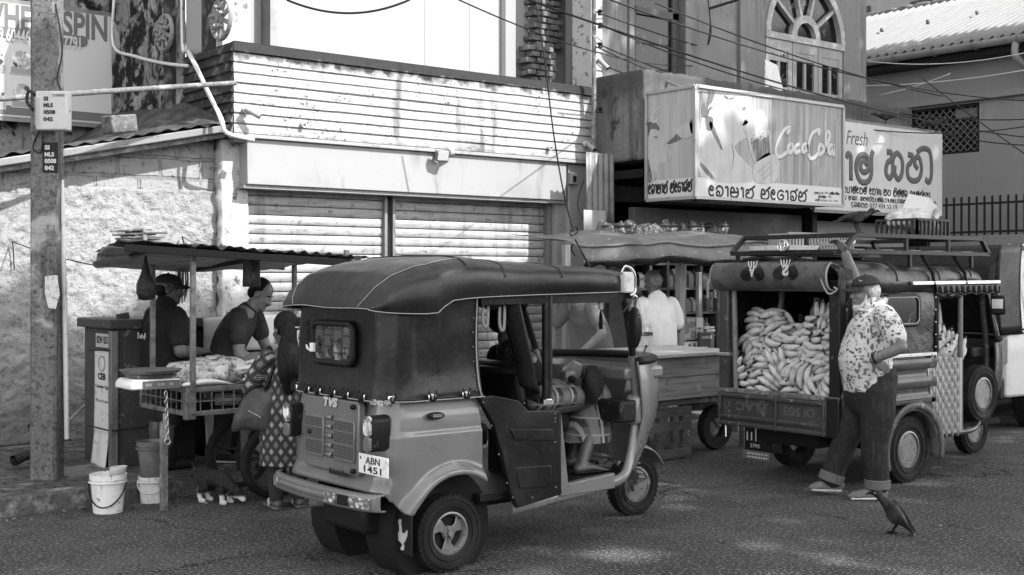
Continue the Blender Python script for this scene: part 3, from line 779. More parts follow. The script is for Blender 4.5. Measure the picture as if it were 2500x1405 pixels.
# ---------------------------------------------------------------- house across the side street
sd = thing('side_house', 'low house with a pale corrugated roof, gutter and meshed window at the right', 'house')
UD = 19.0
b = MB(); w0 = onU(2225, 385, UD); w1 = onU(2391, 250, UD)
b.box(UD, UD + .25, 5, w1.y, 0, 5.3).box(UD, UD + .25, w0.y, 18, 0, 5.3).box(UD, UD + .25, w1.y, w0.y, 0, w0.z).box(UD, UD + .25, w1.y, w0.y, w1.z, 5.3)
b.build('wall', M['bwall'], sd)
zl = onU(2300, 262, UD).z
b = MB(); b.box(UD - .12, UD - .001, 5, 18, w1.z + .03, w1.z + .14); b.build('string_course', M['bwall'], sd, bevel=.01)
wo = MB().bar((UD + .05, w1.y, w1.z), (UD + .05, w0.y, w1.z), .08).bar((UD + .05, w1.y, w0.z), (UD + .05, w0.y, w0.z), .08).bar((UD + .05, w0.y, w0.z), (UD + .05, w0.y, w1.z), .08).bar((UD + .05, w1.y, w0.z), (UD + .05, w1.y, w1.z), .08).build('window', M['dark'], sd)
b = MB(); W = w0.y - w1.y; Hh = w1.z - w0.z; k = -Hh
while k < W:
 for s in (0, 1):
  p0, p1 = max(0, k), min(W, k + Hh)
  if s == 0: b.bar((UD + .06, w1.y + p0, w0.z + p0 - k), (UD + .06, w1.y + p1, w0.z + p1 - k), .012)
  else: b.bar((UD + .066, w1.y + W - p0, w0.z + p0 - k), (UD + .066, w1.y + W - p1, w0.z + p1 - k), .012)
 k += .13
b.build('wire_mesh', M['steel'], wo)
MB().box(UD + .18, UD + .2, w1.y, w0.y, w0.z, w1.z).build('pane', M['black'], wo)
p0, p1 = onU(2335, 290, UD + .16), onU(2391, 262, UD + .16)
MB().box(UD + .14, UD + .17, p1.y, p0.y, p0.z, p1.z).build('painted_light_panel', M['white'], wo)  # white panel, the brightness of an opening put into its colour
EZ = 5.46
def rf(i, j):
 y = 4.5 + 13 * i; u = UD - .55 + 4.2 * j
 return (u, y, EZ + .42 * (u - UD + .55) + .035 * math.sin(y * 2 * math.pi / .178))
b = MB(); b.grid(rf, 73 * 8, 6); b.build('roof', M['roofsheet'], sd, smooth=True, solid=.012)
b = MB()
y = 4.5
while y < 17.5:
 b.ball((UD - .55 + 4.2, y, EZ + 1.79), (.09, .26, .075), 8, 6); y += .4
for y in range(5, 18): b.bar((UD + 1.5, y, EZ + .9), (UD + 1.5, y + .01, EZ + .97), .05)
explode(b, 'ridge_tile', M['brickpier'], sd, smooth=True)
b = MB(); b.grid(lambda i, j: (UD - .6 + .1 * math.cos(math.pi * (1 + j)) , 4.5 + 13 * i, EZ - .04 + .1 * math.sin(math.pi * (1 + j))), 2, 8)
b.build('gutter', M['grey'], sd, smooth=True, solid=.01)
b = MB()
y = 4.8
while y < 17: b.tube([(UD - .6 + .11 * math.cos(a), y, EZ - .04 + .11 * math.sin(a)) for a in [math.pi + math.pi * k / 8 for k in range(9)]], .012, 5); y += .75
explode(b, 'gutter_bracket', M['steel'], sd)
b = MB(); yy = onU(2480, 150, UD - .6).y; b.tube(spline([(UD - .6, yy, EZ - .1), (UD - .6, yy, EZ - .35), (UD - .2, yy, EZ - .55), (UD - .12, yy, EZ - .8)]), .055, 10); b.build('downpipe', M['midgrey'], sd, smooth=True)
b = MB(); b.box(UD - .5, UD, 4.5, 17.5, EZ - .22, EZ - .05); b.build('soffit', M['dark'], sd)
# tower block behind its roof
tb = thing('rear_building', 'plain grey building rising behind the corrugated roof', 'building')
b = MB(); b.box(27, 33, 12, 34, 0, 14); b.build('wall', M['bwall'], tb)
p, q = onU(2222, 60, 26.95), onU(2345, -20, 26.95)
b = MB(); b.box(26.96, 27.02, q.y, p.y, p.z, q.z); b.build('window', M['glass_d'], tb)
p, q = onU(2118, 40, 26.95), onU(2122, 14, 26.95)
b = MB(); b.box(26.96, 27.02, q.y, p.y + .4, p.z, q.z); b.build('window', M['glass_d'], tb)
# fence on a low wall
fn = thing('bar_fence', 'black upright iron bar fence on a low white wall before the side house', 'fence')
UFN = 18.2
b = MB(); zt_ = onU(2400, 600, UFN).z; b.box(UFN, UFN + .2, 4, 13.2, 0, onU(2400, 575, UFN).z); b.build('low_wall', M['bwall'], fn, bevel=.01)
b = MB(); z0 = onU(2400, 575, UFN).z; z1 = onU(2400, 478, UFN).z; y = 5
for zz in (z0 + .06, z1 - .12): b.bar((UFN + .1, 4, zz), (UFN + .1, 12.3, zz), .035)
explode(b, 'rail', M['wire'], fn)
y = 6.0
b = MB()
while y < 12.2: b.bar((UFN + .1, y, z0 - .02), (UFN + .1, y, z1), .026); y += .135
explode(b, 'bar', M['wire'], fn)
# ---------------------------------------------------------------- over the road (behind the camera): the big trees whose shade fills the street
op = thing('opposite_building', 'low plain shop building over the road behind the street trees', 'building')
b = MB(); b.box(-8, 30, -22, -14.0, 0, 5.5); b.build('wall', M['bwall'], op)
b = MB()
for k in range(12): b.box(-6 + k * 3, -4.4 + k * 3, -14.02, -13.97, .1, 2.8)
explode(b, 'shop_front', M['dark'], op)
LEAF = mat('leaf', .08, .6)
BARK = mat('bark', .09, .9, bump=[('noise', 12, .6, .03)])
def crown_in(u, v):  # crown outline shaped for the shade it throws, leaving the shuttered shop sunny
 if 3.5 < u < 23.5 and -11.5 < v < -.75 - (.35 * noise.noise((u * 1.3, 0, 3))): return True
 return 10.7 + .45 * (11.3 - v) < u < 22.6 and -1 <= v < 5.6
def tree(x, y, h, us, label, seed, nleaf):
 rnd = random.Random(seed)
 t = thing('street_tree', label, 'tree', (x, y, 0), 0, 'street trees over the road')
 b = MB(); b.tube([(0, 0, 0), (.15, 0, h * .3), (0, .1, h * .55)], [.5, .42, .34], 12)
 for k in range(9):
  a = 2 * math.pi * k / 9 + .3; r_ = 3.5 + 2 * rnd.random()
  b.tube([(0, .1, h * .5), (r_ * .35 * math.cos(a), r_ * .35 * math.sin(a), h * .72), (r_ * math.cos(a), r_ * math.sin(a), h * .96)], [.2, .13, .05], 7)
 b.build('trunk', BARK, t, smooth=True)
 b = MB(); n_ = 0
 while n_ < nleaf:
  u = rnd.uniform(*us); v = rnd.uniform(-12.5, 6.6); z = rnd.uniform(12.9, 15.2)
  if not crown_in(u + .429 * (14 - z), v - .952 * (14 - z)): continue
  if noise.noise((u * .55, v * .55, 9.3)) > .36 and rnd.random() < .7: continue
  n_ += 1
  c = Vector((u - x, v - y, z)); a = Vector((rnd.uniform(-1, 1), rnd.uniform(-1, 1), rnd.uniform(-.7, .7))).normalized() * .24; e = a.cross(Vector((rnd.uniform(-.6, .6), rnd.uniform(-.6, .6), 1))).normalized() * .13
  b.add([c - a, c + e, c + a, c - e], [(0, 1, 2, 3)])
 b.build('crown', LEAF, t, recalc=False)
tree(10.0, -6.5, 13.5, (3.5, 14.5), 'wide flat-crowned street tree over the road, nearer the fish stall', 3, 8200)
tree(19.0, -5.5, 13.5, (14.5, 23.5), 'wide flat-crowned street tree over the road, opposite the corner shop house', 4, 9800)
# ================================================================ the three-wheeler in front
M['paint'] = mat('grey_car_paint', .15, .3, spec=.5, coat=.6, layers=[('noise', 1.6, .45, .7, .105), ('noise', (3, 3, 12), .6, .7, .18, {'amt': .5}), ('noise', 35, .7, .74, .45, {'amt': .8}), ('noise', (6, 6, 2), .62, .7, .1, {'amt': .6}), ('grad', 1, .5, .28, .09, {'warp': .3, 'wscale': 5, 'amt': .8})], bump=[('noise', 2.4, .22, .03), ('noise', 9, .08, .01)], rvar=(5, .22, .45))
M['vinyl'] = mat('black_vinyl', .005, .28, spec=.3, layers=[('noise', 3, .45, .7, .018), ('noise', 30, .55, .7, .03, {'amt': .6}), ('noise', 2, .6, .7, .05, {'amt': .5})], bump=[('noise', 5, .25, .02), ('noise', 60, .12, .004)], rvar=(4, .24, .45))
M['vinyl_roof'] = mat('roof_vinyl', .011, .34, spec=.4, layers=[('noise', 2.2, .42, .7, .026), ('noise', (4, 14, 4), .5, .7, .04, {'amt': .6}), ('noise', 40, .6, .72, .09, {'amt': .5})], bump=[('noise', 4, .35, .02), ('noise', 70, .15, .004)], rvar=(3, .28, .5))
M['piping'] = mat('white_piping', .3, .5)
M['rubber'] = mat('tyre_rubber', .012, .8, layers=[('noise', 6, .5, .7, .028), ('noise', 30, .5, .7, .02)], bump=[('noise', 60, .2, .004)])
M['rim_grey'] = mat('rim_metal', .24, .4, .6, layers=[('noise', 9, .5, .7, .13), ('noise', 40, .58, .68, .05)])
M['blackmetal'] = mat('black_metal', .014, .4, layers=[('noise', 20, .62, .7, .2, {'amt': .5})])
M['chrome'] = mat('chrome', .7, .18, 1)
M['lens'] = mat('lamp_lens', .5, .12, coat=1, layers=[('noise', 14, .45, .55, .9), ('noise', 6, .5, .55, .1)])
M['lens_d'] = mat('red_lamp_lens', .1, .12, coat=1, layers=[('wave', (1, 1, 30), .3, .7, .2)])
M['clear'] = mat('clear_glass', .5, .03, alpha=.1, spec=.6)
M['plate'] = mat('number_plate', .8, .4, layers=[('noise', 9, .62, .7, .45)])
M['reflect'] = mat('reflector', .75, .3, layers=[('voro', 40, .2, .5, .15)])
M['perf'] = mat('vent_mesh', .13, .4, .3, layers=[('voro', 75, .32, .28, .012, {'rand': 0, 'rot': (0, 0, 0)})])
def wheel(par, c, r, w, style, out=-1):
 """axle along y; out = side of the hub cap"""
 c = Vector(c)
 t = MB(); rr = r * .53; hw = w / 2
 t.lathe([(rr, -hw * .72), (rr + .012, -hw * .86), (r * .8, -hw), (r * .93, -hw * .92), (r * .985, -hw * .7), (r, -hw * .35), (r, hw * .35), (r * .985, hw * .7), (r * .93, hw * .92), (r * .8, hw), (rr + .012, hw * .86), (rr, hw * .72)], c, (0, 1, 0), n=48, closed=True)
 ty = t.build('tyre', M['rubber'], par, smooth=50)
 q = MB()
 for k in range(40):
  a = 2 * math.pi * k / 40
  for s, sh in ((-1, 0), (1, .5)):
   a2 = a + sh * 2 * math.pi / 40
   q.obox(c + Vector((math.cos(a2) * r * .982, s * hw * .5, math.sin(a2) * r * .982)), (r * .05, hw * .62, r * .1), (0, -a2, 0))
 q.build('tread_blocks', M['rubber'], ty)['kind'] = 'stuff'
 for z_, k_ in ((.7, 1), (.88, 1)):
  ty2 = MB(); pts = [c + Vector((math.cos(a) * r * z_, out * hw * 1.0, math.sin(a) * r * z_)) for a in [2 * math.pi * k / 40 for k in range(40)]]
  ty2.tube(pts, .003, 5, closed=True); ty2.build('sidewall_ring', M['rubber'], ty, smooth=True)
 b = MB(); o = out
 if style == 'slot':
  b.lathe([(rr, o * hw * .8), (rr + .006, o * hw * .86), (rr * .97, o * hw * .9), (rr * .9, o * hw * .62), (rr * .86, o * hw * .5), (rr * .86, 0), (rr, 0)], c, (0, 1, 0), n=40, closed=True)
  rm = b.build('rim', M['rim_grey'], par, smooth=35)
  d = MB()
  for k in range(3):
   a0 = 2 * math.pi * k / 3 + .4
   pts = [(math.cos(a0 + s) * q_, math.sin(a0 + s) * q_) for q_, s in ((rr * .3, -.45), (rr * .9, -.34), (rr * .9, .3), (rr * .9, .62), (rr * .55, .42), (rr * .3, .75))]
   d.prism([(c.x + p, c.z + q_) for p, q_ in pts], 'y', c.y + o * hw * .4, c.y + o * hw * .55)
  explode(d, 'spoke', M['rim_grey'], rm, bevel=.004)
  MB().lathe([(.0, o * hw * .1), (rr * .88, o * hw * .1), (rr * .88, o * hw * .14), (0, o * hw * .14)], c, (0, 1, 0)).build('brake_drum', M['dark'], rm)
  h = MB().lathe([(0, o * hw * .4), (rr * .36, o * hw * .4), (rr * .34, o * hw * .62), (rr * .17, o * hw * .66), (rr * .15, o * hw * 1.0), (0, o * hw * 1.02)], c, (0, 1, 0), n=24).build('hub', M['steel'], rm, smooth=35)
  for k in range(4):
   a = 2 * math.pi * k / 4 + .3
   MB().cyl(c + Vector((math.cos(a) * rr * .26, o * hw * .6, math.sin(a) * rr * .26)), c + Vector((math.cos(a) * rr * .26, o * hw * .82, math.sin(a) * rr * .26)), rr * .07, n=6).build('wheel_nut', M['steel'], rm)
 else:
  b.lathe([(rr, o * hw * .72), (rr + .008, o * hw * .86), (rr * .96, o * hw * .9), (rr * .93, o * hw * .5), (rr * .82, o * hw * .42), (rr * .76, o * hw * .3), (rr * .6, o * hw * .42), (rr * .52, o * hw * .5), (rr * .3, o * hw * .44), (rr * .24, o * hw * .62), (0, o * hw * .66), (0, o * hw * .2), (rr, 0)], c, (0, 1, 0), n=40)
  rm = b.build('rim', M['rim_grey'], par, smooth=35)
  d = MB()
  for k in range(12):
   a = 2 * math.pi * k / 12
   p = c + Vector((math.cos(a) * rr * .7, o * hw * .36, math.sin(a) * rr * .7))
   d.cyl(p, p + Vector((0, o * hw * .04, 0)), rr * .075, n=10)
  explode(d, 'vent_hole', M['black'], rm)
  for k in range(4):
   a = 2 * math.pi * k / 4 + .6
   p = c + Vector((math.cos(a) * rr * .36, o * hw * .46, math.sin(a) * rr * .36))
   MB().cyl(p, p + Vector((0, o * hw * .16, 0)), rr * .06, n=6).build('wheel_nut', M['dark'], rm)
 return ty
VC = 5.99; YN = 5.44; YF = 2 * VC - YN; XR = 3.565
tk = wthing('three_wheeler', 'grey passenger three-wheeler with a black vinyl hood, standing in the foreground', 'three-wheeler', (3.99, VC, 0))
# plan of the rear body: near side, round corner, back, corner, far side
def plan(s, ins=0, x1=4.17, xr=XR, rad=.17):
 hw = (YF - YN) / 2 - ins; xb = xr + ins * .5
 l1 = x1 - xb - rad; la = rad * math.pi / 2; l2 = 2 * (hw - rad); T = 2 * l1 + 2 * la + l2; d = s * T
 if d < l1: return x1 - d, VC - hw, 0, -1
 d -= l1
 if d < la:
  a = d / rad; return xb + rad - rad * math.sin(a), VC - hw + rad - rad * math.cos(a), -math.sin(a), -math.cos(a)
 d -= la
 if d < l2: return xb, VC - hw + rad + d, -1, 0
 d -= l2
 if d < la:
  a = d / rad; return xb + rad - rad * math.cos(a), VC + hw - rad + rad * math.sin(a), -math.cos(a), math.sin(a)
 d -= la
 return xb + rad + d, VC + hw, 0, 1
def sstep(a, b, x):
 t = min(1, max(0, (x - a) / (b - a))); return t * t * (3 - 2 * t)
WX, WZ, AR = 3.985, .235, .315
def bodyp(i, j):
 x, y, nx, ny = plan(i)
 side = abs(ny)
 zb = .47 - .11 * sstep(.5, 1, side)
 if side > .9:
  dx = x - WX
  if abs(dx) < AR: zb = max(zb, WZ + math.sqrt(AR * AR - dx * dx))
  if dx > .0 and zb < .4: zb = .33
 z = zb + (.975 - zb) * j
 o = .012 * (1 - sstep(.775, .795, z)) * (1 - .5 * (side < .5))
 r = math.hypot(x - WX, z - WZ)
 if side > .5: o += .045 * (1 - sstep(AR + .015, AR + .075, r)) * sstep(.5, .95, side)
 o += .03 * (1 - sstep(.47, .56, z)) * (side < .7)
 o -= .012 * sstep(.86, .96, z)
 o -= .01 * sstep(.80, .9, z)
 return (x + nx * o, y + ny * o, z)
b = MB(); b.grid(bodyp, 260, 46)
b.build('body', M['paint'], tk, smooth=45, solid=.012, off=-1)
b = MB(); b.box(XR + .2, 4.17, YN + .19, YF - .19, .3, .62); b.box(XR + .1, 4.75, YN + .2, YF - .2, .3, .36); b.build('chassis', M['dark'], tk)
b = MB()
for y in (VC - .3, VC + .3):
 b.lathe([(.33, -.13), (.335, .13)], (WX, y, WZ + .0), (0, 1, 0), n=30)
explode(b, 'wheel_housing', M['black'], tk)
# engine door with mesh vents and louvres
def rr(px, py, u=XR): return onU(px, py, u)
p, q = rr(748, 1150, XR - .03), rr(882, 968, XR - .03)
y0, y1 = sorted((p.y, q.y)); z0, z1 = .545, .95
ed = MB().prism([(y0 + .02, z0), (y1 - .02, z0), (y1, z0 + .02), (y1, z1 - .02), (y1 - .02, z1), (y0 + .02, z1), (y0, z1 - .02), (y0, z0 + .02)], 'x', XR - .045, XR - .0).build('engine_door', M['paint'], tk, bevel=.008)
W = y1 - y0
for (a, c) in ((.05, .42), (.6, .95)):
 ya, yc = y0 + W * a, y0 + W * c
 MB().prism([(ya + .012, z0 + .07), (yc - .012, z0 + .07), (yc, z0 + .085), (yc, z1 - .12), (yc - .012, z1 - .105), (ya + .012, z1 - .105), (ya, z1 - .12), (ya, z0 + .085)], 'x', XR - .058, XR - .044).build('vent_frame', M['paint'], ed, bevel=.004)
 for k in range(3):
  za = z0 + .085 + [0, .085, .155][k]; zc = z0 + .085 + [.075, .145, .205][k]
  MB().box(XR - .0595, XR - .05, ya + .012, yc - .012, za, zc).build('vent_mesh', M['perf'], ed)
for k in range(5):
 zz = z0 + .075 + k * .052
 MB().loft([[(XR - .045 - .016 * math.sin(t * math.pi), yy, zz + .03 * t) for t in (0, .25, .5, .75, 1)] for yy in (y0 + W * .45, y0 + W * .57)], closed=False, caps=False).build('louvre', M['paint'], ed, smooth=True, solid=.002)
for (a, c) in ((.93, .93), (.93, .07), (.16, .5)):
 yy, zz = y1 - W * a, z0 + (z1 - z0) * c
 MB().lathe([(.0, 0), (.014, 0), (.014, .02), (.008, .028), (0, .03)], (XR - .045, yy, zz), (-1, 0, 0), n=12).build('rubber_knob', M['dark'], ed, smooth=40)
RT = (0, -1, 0)
def rtext(nm, s, p0, p1, m, par, bold=0, shear=0, u=XR - .05):
 a, c = rr(*p0, u), rr(*p1, u)
 return text(nm, s, m, par, (u, a.y, a.z), RT, (0, 0, 1), h=c.z - a.z, width=a.y - c.y, depth=.002, bold=bold, shear=shear)
rtext('badge_lettering', 'TVS', (790, 991), (824, 973), M['sign_w'], ed, .06, .2, XR - .05)
rtext('hand_lettering', 'Mechanic by Razee', (803, 1160), (848, 1151), M['ink'], ed, .03, .3, XR - .048)
rtext('badge_lettering', 'KING', (904, 988), (935, 979), M['sign_w'], tk, .05, .0, XR - .022)
rtext('badge_lettering', 'GS+', (938, 988), (954, 980), M['sign_w'], tk, .01, .0, XR - .012)
# bumper
zb = .435
def bump(i, j):
 y = YN + .0 + (YF - YN + .02) * i
 e = .05 * (2 * i - 1) ** 2 + .05 * (2 * i - 1) ** 16
 a = math.pi * (-.5 + j)
 return (XR - .125 + e - .035 * abs(math.cos(a)) ** .4, y, zb + .047 * math.copysign(abs(math.sin(a)) ** .5, math.sin(a)))
bu = MB().grid(bump, 40, 12).build('rear_bumper', M['paint'], tk, smooth=40, solid=.01)
MB().tube([(XR - .16 + .05 * (2 * i / 20 - 1) ** 2, YN + .05 + (YF - YN - .1) * i / 20, zb) for i in range(21)], .012, 8, up=(0, 0, 1), flat=1.6).build('bumper_groove', M['paint'], bu, smooth=True)
for (a, c, dk) in ((.03, .15, 0), (.17, .25, 1), (.27, .36, 0), (.87, .97, 0)):
 def bs(i, j, a=a, c=c):
  t = a + (c - a) * i; y = YN + (YF - YN + .02) * t
  return (XR - .166 + .05 * (2 * t - 1) ** 2 + .05 * (2 * t - 1) ** 16, y, zb - .027 + .054 * j)
 MB().grid(bs, 6, 1).build('reflector_strip', M['dark'] if dk else M['reflect'], bu, solid=.004)
# tail lamps on the corners
for (px, py0, py1) in ((921, 1003, 1104), (713, 991, 1080)):
 near = px > 800
 a = rr(px, (py0 + py1) / 2, XR - .02)
 yy = a.y; zz = .795; h2 = .098
 if not near: yy, zz = YF - .13, .79
 hs = MB().prism([(yy + math.cos(t) * .042, zz + (h2 - .035) * (1 if math.sin(t) > 0 else -1) + math.sin(t) * .035) for t in [2 * math.pi * k / 20 for k in range(20)]], 'x', XR - .075, XR + .04).build('tail_lamp', M['blackmetal'], tk, bevel=.008)
 MB().prism([(yy + math.cos(t) * .033, zz + .037 + (.042 if math.sin(t) > 0 else -.03) + math.sin(t) * .018) for t in [2 * math.pi * k / 20 for k in range(20)]], 'x', XR - .092, XR - .07).build('clear_lens', M['lens'], hs, bevel=.006)
 MB().prism([(yy + math.cos(t) * .033, zz - .05 + (.02 if math.sin(t) > 0 else -.025) + math.sin(t) * .018) for t in [2 * math.pi * k / 20 for k in range(20)]], 'x', XR - .09, XR - .07).build('red_lens', M['lens_d'], hs, bevel=.006)
# number plate
a, c = rr(877, 1164, XR - .06), rr(948, 1104, XR - .06); a.z, c.z = .578, .684
pl_ = MB().box(XR - .065, XR - .055, c.y, a.y, a.z, c.z).build('number_plate', M['plate'], tk, bevel=.004)
for s, z, w_ in (('ABN', .636, .14), ('1451', .588, .17)): text('plate_number', s, M['ink'], pl_, (XR - .0655, (a.y + c.y) / 2 + w_ / 2, z), RT, (0, 0, 1), h=.036, width=w_, depth=.002, bold=.015)
MB().box(XR - .067, XR - .064, a.y - .03, a.y - .018, c.z - .03, c.z - .015).build('state_emblem', M['ink_g'], pl_)
# canvas back and sides
def canv(i, j):
 x, y, nx, ny = plan(i, ins=.015)
 z = .962 + .513 * j + (.06 * j if (abs(ny) > .95 and x > 3.9) else 0)
 o = .03 * (1 - j) ** 5 - .012 * math.sin(j * math.pi) + .006 * noise.noise((x * 5, y * 5, z * 5)) + .012 * noise.noise((x * 2.2 + 3, y * 2.2, z * 2))
 o += .02 * abs(nx * ny) * 2 * math.sin(j * math.pi)
 if j < .04: o += .006
 return (x + nx * o, y + ny * o, z)
cv = MB().grid(canv, 200, 40).build('canvas_side', M['vinyl'], tk, smooth=True, solid=.004)
hem = [Vector(canv(i / 90, 0.0)) + Vector((0, 0, .0)) for i in range(91)]
hem = [p + Vector((plan(i / 90)[2], plan(i / 90)[3], 0)) * .008 for i, p in enumerate(hem)]
MB().tube(hem, .0035, 6).build('white_hem', M['piping'], cv, smooth=True)
MB().tube([Vector(canv(0, t / 10)) + Vector((-.02, -.008, 0)) for t in range(11)], .004, 6).build('white_hem', M['piping'], cv, smooth=True)
b = MB()
for k in range(7):
 p = Vector(canv(0, .06 + k * .14)) + Vector((-.04, -.006, 0)); b.ball(p, (.0045, .004, .0045), 8, 6)
explode(b, 'press_stud', M['steel'], cv, smooth=True)
# lashing hooks along the hem
for i in (.06, .165, .262, .34, .42, .49, .565, .625, .69, .74):
 p = Vector(canv(i, .03)); _, _, nx, ny = plan(i); nr = Vector((nx, ny, 0)); tn = Vector((-ny, nx, 0)); p += nr * .012
 MB().obox(p, (.05 if abs(ny) > .5 else .014, .014 if abs(ny) > .5 else .05, .04)).build('canvas_hook', M['chrome'], tk, bevel=.006)
 q = MB()
 for s in (-1, 1): q.tube(spline([p + nr * .01 + tn * s * .006 - Vector((0, 0, .02)), p + nr * .016 + tn * s * .02 + Vector((0, 0, .005)), p + nr * .006 + tn * s * .024 + Vector((0, 0, .035))], 4), .006, 6)
 explode(q, 'hook_strap', M['dark'], tk, smooth=True)
# rear window
p, q = rr(767, 890, XR - .01), rr(863, 790, XR - .01)
yw0, yw1, zw0, zw1 = q.y - .0, p.y, 1.145, 1.365
def rrect(y0, y1, z0, z1, r, n=6):
 o = []
 for cy, cz, a0 in ((y1 - r, z1 - r, 0), (y0 + r, z1 - r, 90), (y0 + r, z0 + r, 180), (y1 - r, z0 + r, 270)):
  for k in range(n + 1):
   a = R(a0 + 90 * k / n); o.append((cy + r * math.cos(a), cz + r * math.sin(a)))
 return o
wf = MB().tube([(XR - .012, y, z) for y, z in rrect(yw0, yw1, zw0, zw1, .05)], .019, 8, closed=True).build('rear_window', M['dark'], tk, smooth=True)
MB().prism(rrect(yw0, yw1, zw0, zw1, .05), 'x', XR - .016, XR - .006).build('pane', mat('painted_reflection_pane', .07, .08, spec=.5, layers=[('noise', 7, .5, .58, .25, {'warp': .2}), ('noise', 14, .55, .6, .01), ('brick', (3, 3, 6), .5, 0, .01, {'bw': .4, 'bh': .3, 'mortar': .05, 'rot': (0, R(90), 0), 'amt': .7})]), wf)  # reflections and see-through greys are painted into the pane colour
MB().prism([(yw1 - .02, 1.2), (yw1 + .03, 1.24), (yw1 + .025, 1.215)], 'x', XR - .05, XR - .04).box(XR - .055, XR - .035, yw1 - .06, yw1 - .025, 1.2, 1.25).build('window_latch', M['plate'], wf, bevel=.003)
MB().tube([(XR - .03 + .012 * math.cos(k * .9), yw1 + .035 + .012 * math.sin(k * .9), 1.26 + .0028 * k) for k in range(44)], .003, 5).build('coiled_cord', M['dark'], wf)
# hood
ST = [(3.485, 0.47, 1.455, 1.462, 0.56), (3.5, 0.5, 1.45, 1.5, 0.496), (3.55, 0.54, 1.442, 1.58, 0.448), (3.64, 0.56, 1.436, 1.655, 0.416), (3.78, 0.572, 1.432, 1.705, 0.4), (3.86, 0.576, 1.437, 1.72, 0.4), (3.9, 0.578, 1.47, 1.728, 0.4), (3.96, 0.58, 1.502, 1.737, 0.4), (4.06, 0.582, 1.512, 1.745, 0.384), (4.16, 0.582, 1.517, 1.742, 0.368), (4.32, 0.58, 1.522, 1.724, 0.36), (4.5, 0.578, 1.526, 1.712, 0.352), (4.6, 0.58, 1.528, 1.716, 0.344), (4.75, 0.575, 1.53, 1.704, 0.344), (5.0, 0.57, 1.534, 1.698, 0.344), (5.2, 0.56, 1.537, 1.688, 0.36), (5.33, 0.52, 1.54, 1.678, 0.45), (5.48, 0.41, 1.545, 1.66, 0.495), (5.58, 0.28, 1.55, 1.63, 0.54), (5.64, 0.14, 1.555, 1.58, 0.63)]
rings = []
for u, hw, e, t, p in ST:
 rg = []
 for k in range(41):
  a = math.pi * k / 40
  c_, s_ = -math.cos(a), math.sin(a)
  y = hw * math.copysign(abs(c_) ** p, c_); z = e + (t - e) * s_ ** p
  rg.append((u, VC + y, z + (.010 * noise.noise((u * 3, y * 3, z * 3)) + .005 * noise.noise((u * 11, y * 4, 5))) * s_))
 rings.append(rg)
nr_ = []
for i in range(len(rings) - 1):
 for s in range(4): nr_.append([Vector(rings[i][k]).lerp(Vector(rings[i + 1][k]), s / 4) for k in range(41)])
nr_.append([Vector(p) for p in rings[-1]])
hd = MB().loft(nr_, closed=False, caps=False).build('hood', M['vinyl_roof'], tk, smooth=35, solid=.012, off=-1)
lip = [Vector(r[0]) for r in nr_][::-1] + [Vector(nr_[0][k]) for k in range(1, 40)] + [Vector(r[40]) for r in nr_]
MB().tube([p + Vector((0, 0, -.004)) for p in lip], .003, 6).build('white_hem', M['piping'], hd, smooth=True)
for kk in (12, 28):
 MB().tube([Vector(r[kk]) + Vector((0, 0, .003)) for r in nr_[:33]], .0025, 6).build('seam', M['piping'], hd, smooth=True)
MB().tube([Vector(p) + Vector((0, 0, .002)) for p in nr_[32][6:35]], .004, 6).build('seam', M['vinyl'], hd, smooth=True)
for i in (40, 52): MB().tube([Vector(p) + Vector((0, 0, .0)) for p in nr_[i][2:39]], .007, 6).build('hood_bow', M['vinyl_roof'], hd, smooth=True)
# inside lining valance, pillar, curtain
b = MB(); b.box(4.18, 5.28, YN + .012, YN + .03, 1.47, 1.53).box(4.18, 5.28, YF - .03, YF - .012, 1.47, 1.53); explode(b, 'valance', M['vinyl'], tk)
for y in (YN + .03, YF - .03): MB().tube([(4.68, y, .9), (4.68, y, 1.53)], .032, 12).build('door_pillar', M['vinyl'], tk, smooth=40)
MB().lathe([(.04, 0), (.045, 0), (.045, .025), (.04, .03)], (4.68, YN + .03, .885), n=16, closed=True).build('pillar_cap', M['chrome'], tk)
MB().grid(lambda i, j: (4.17 + .4 * i, YF - .02 - .02 * math.sin(i * 9), .95 + .58 * j), 12, 4).build('added_dark_curtain', M['vinyl'], tk, smooth=True, solid=.004)  # dark sheet added so the view through the cab stays dark
def curt(i, j):
 y = YN + .10 + .1 * j + .03 * math.sin(j * 9 + i * 3); x = 4.46 + .18 * i + .16 * j * i + .02 * math.sin(i * 8)
 return (4.38 + .28 * (i * .45 + .55 * j) + .025 * math.sin(i * 14), YN + .09 + .05 * math.sin(i * 9), 1.50 - .62 * j * (.75 + .25 * i))
MB().grid(curt, 24, 20).build('rolled_curtain', M['vinyl'], tk, smooth=True, solid=.006)
MB().tube([(4.19 + .4 * t, YN + .1 + .03 * math.sin(9 * t), 1.475 + .015 * math.sin(17 * t)) for t in [k / 12 for k in range(13)]], [.03 + .012 * math.sin(k * 1.7) for k in range(13)], 8).build('rolled_curtain', M['vinyl'], tk, smooth=True)
for x, dz in ((4.24, .13), (4.36, .15)):
 MB().tube(spline([(x, YN + .07, 1.5), (x - .01, YN + .06, 1.5 - dz), (x + .02, YN + .06, 1.5 - dz - .02), (x + .035, YN + .07, 1.5)], 5), .012, 6, up=(0, 1, 0), flat=.3).build('grab_strap', M['steel'], tk, smooth=True)
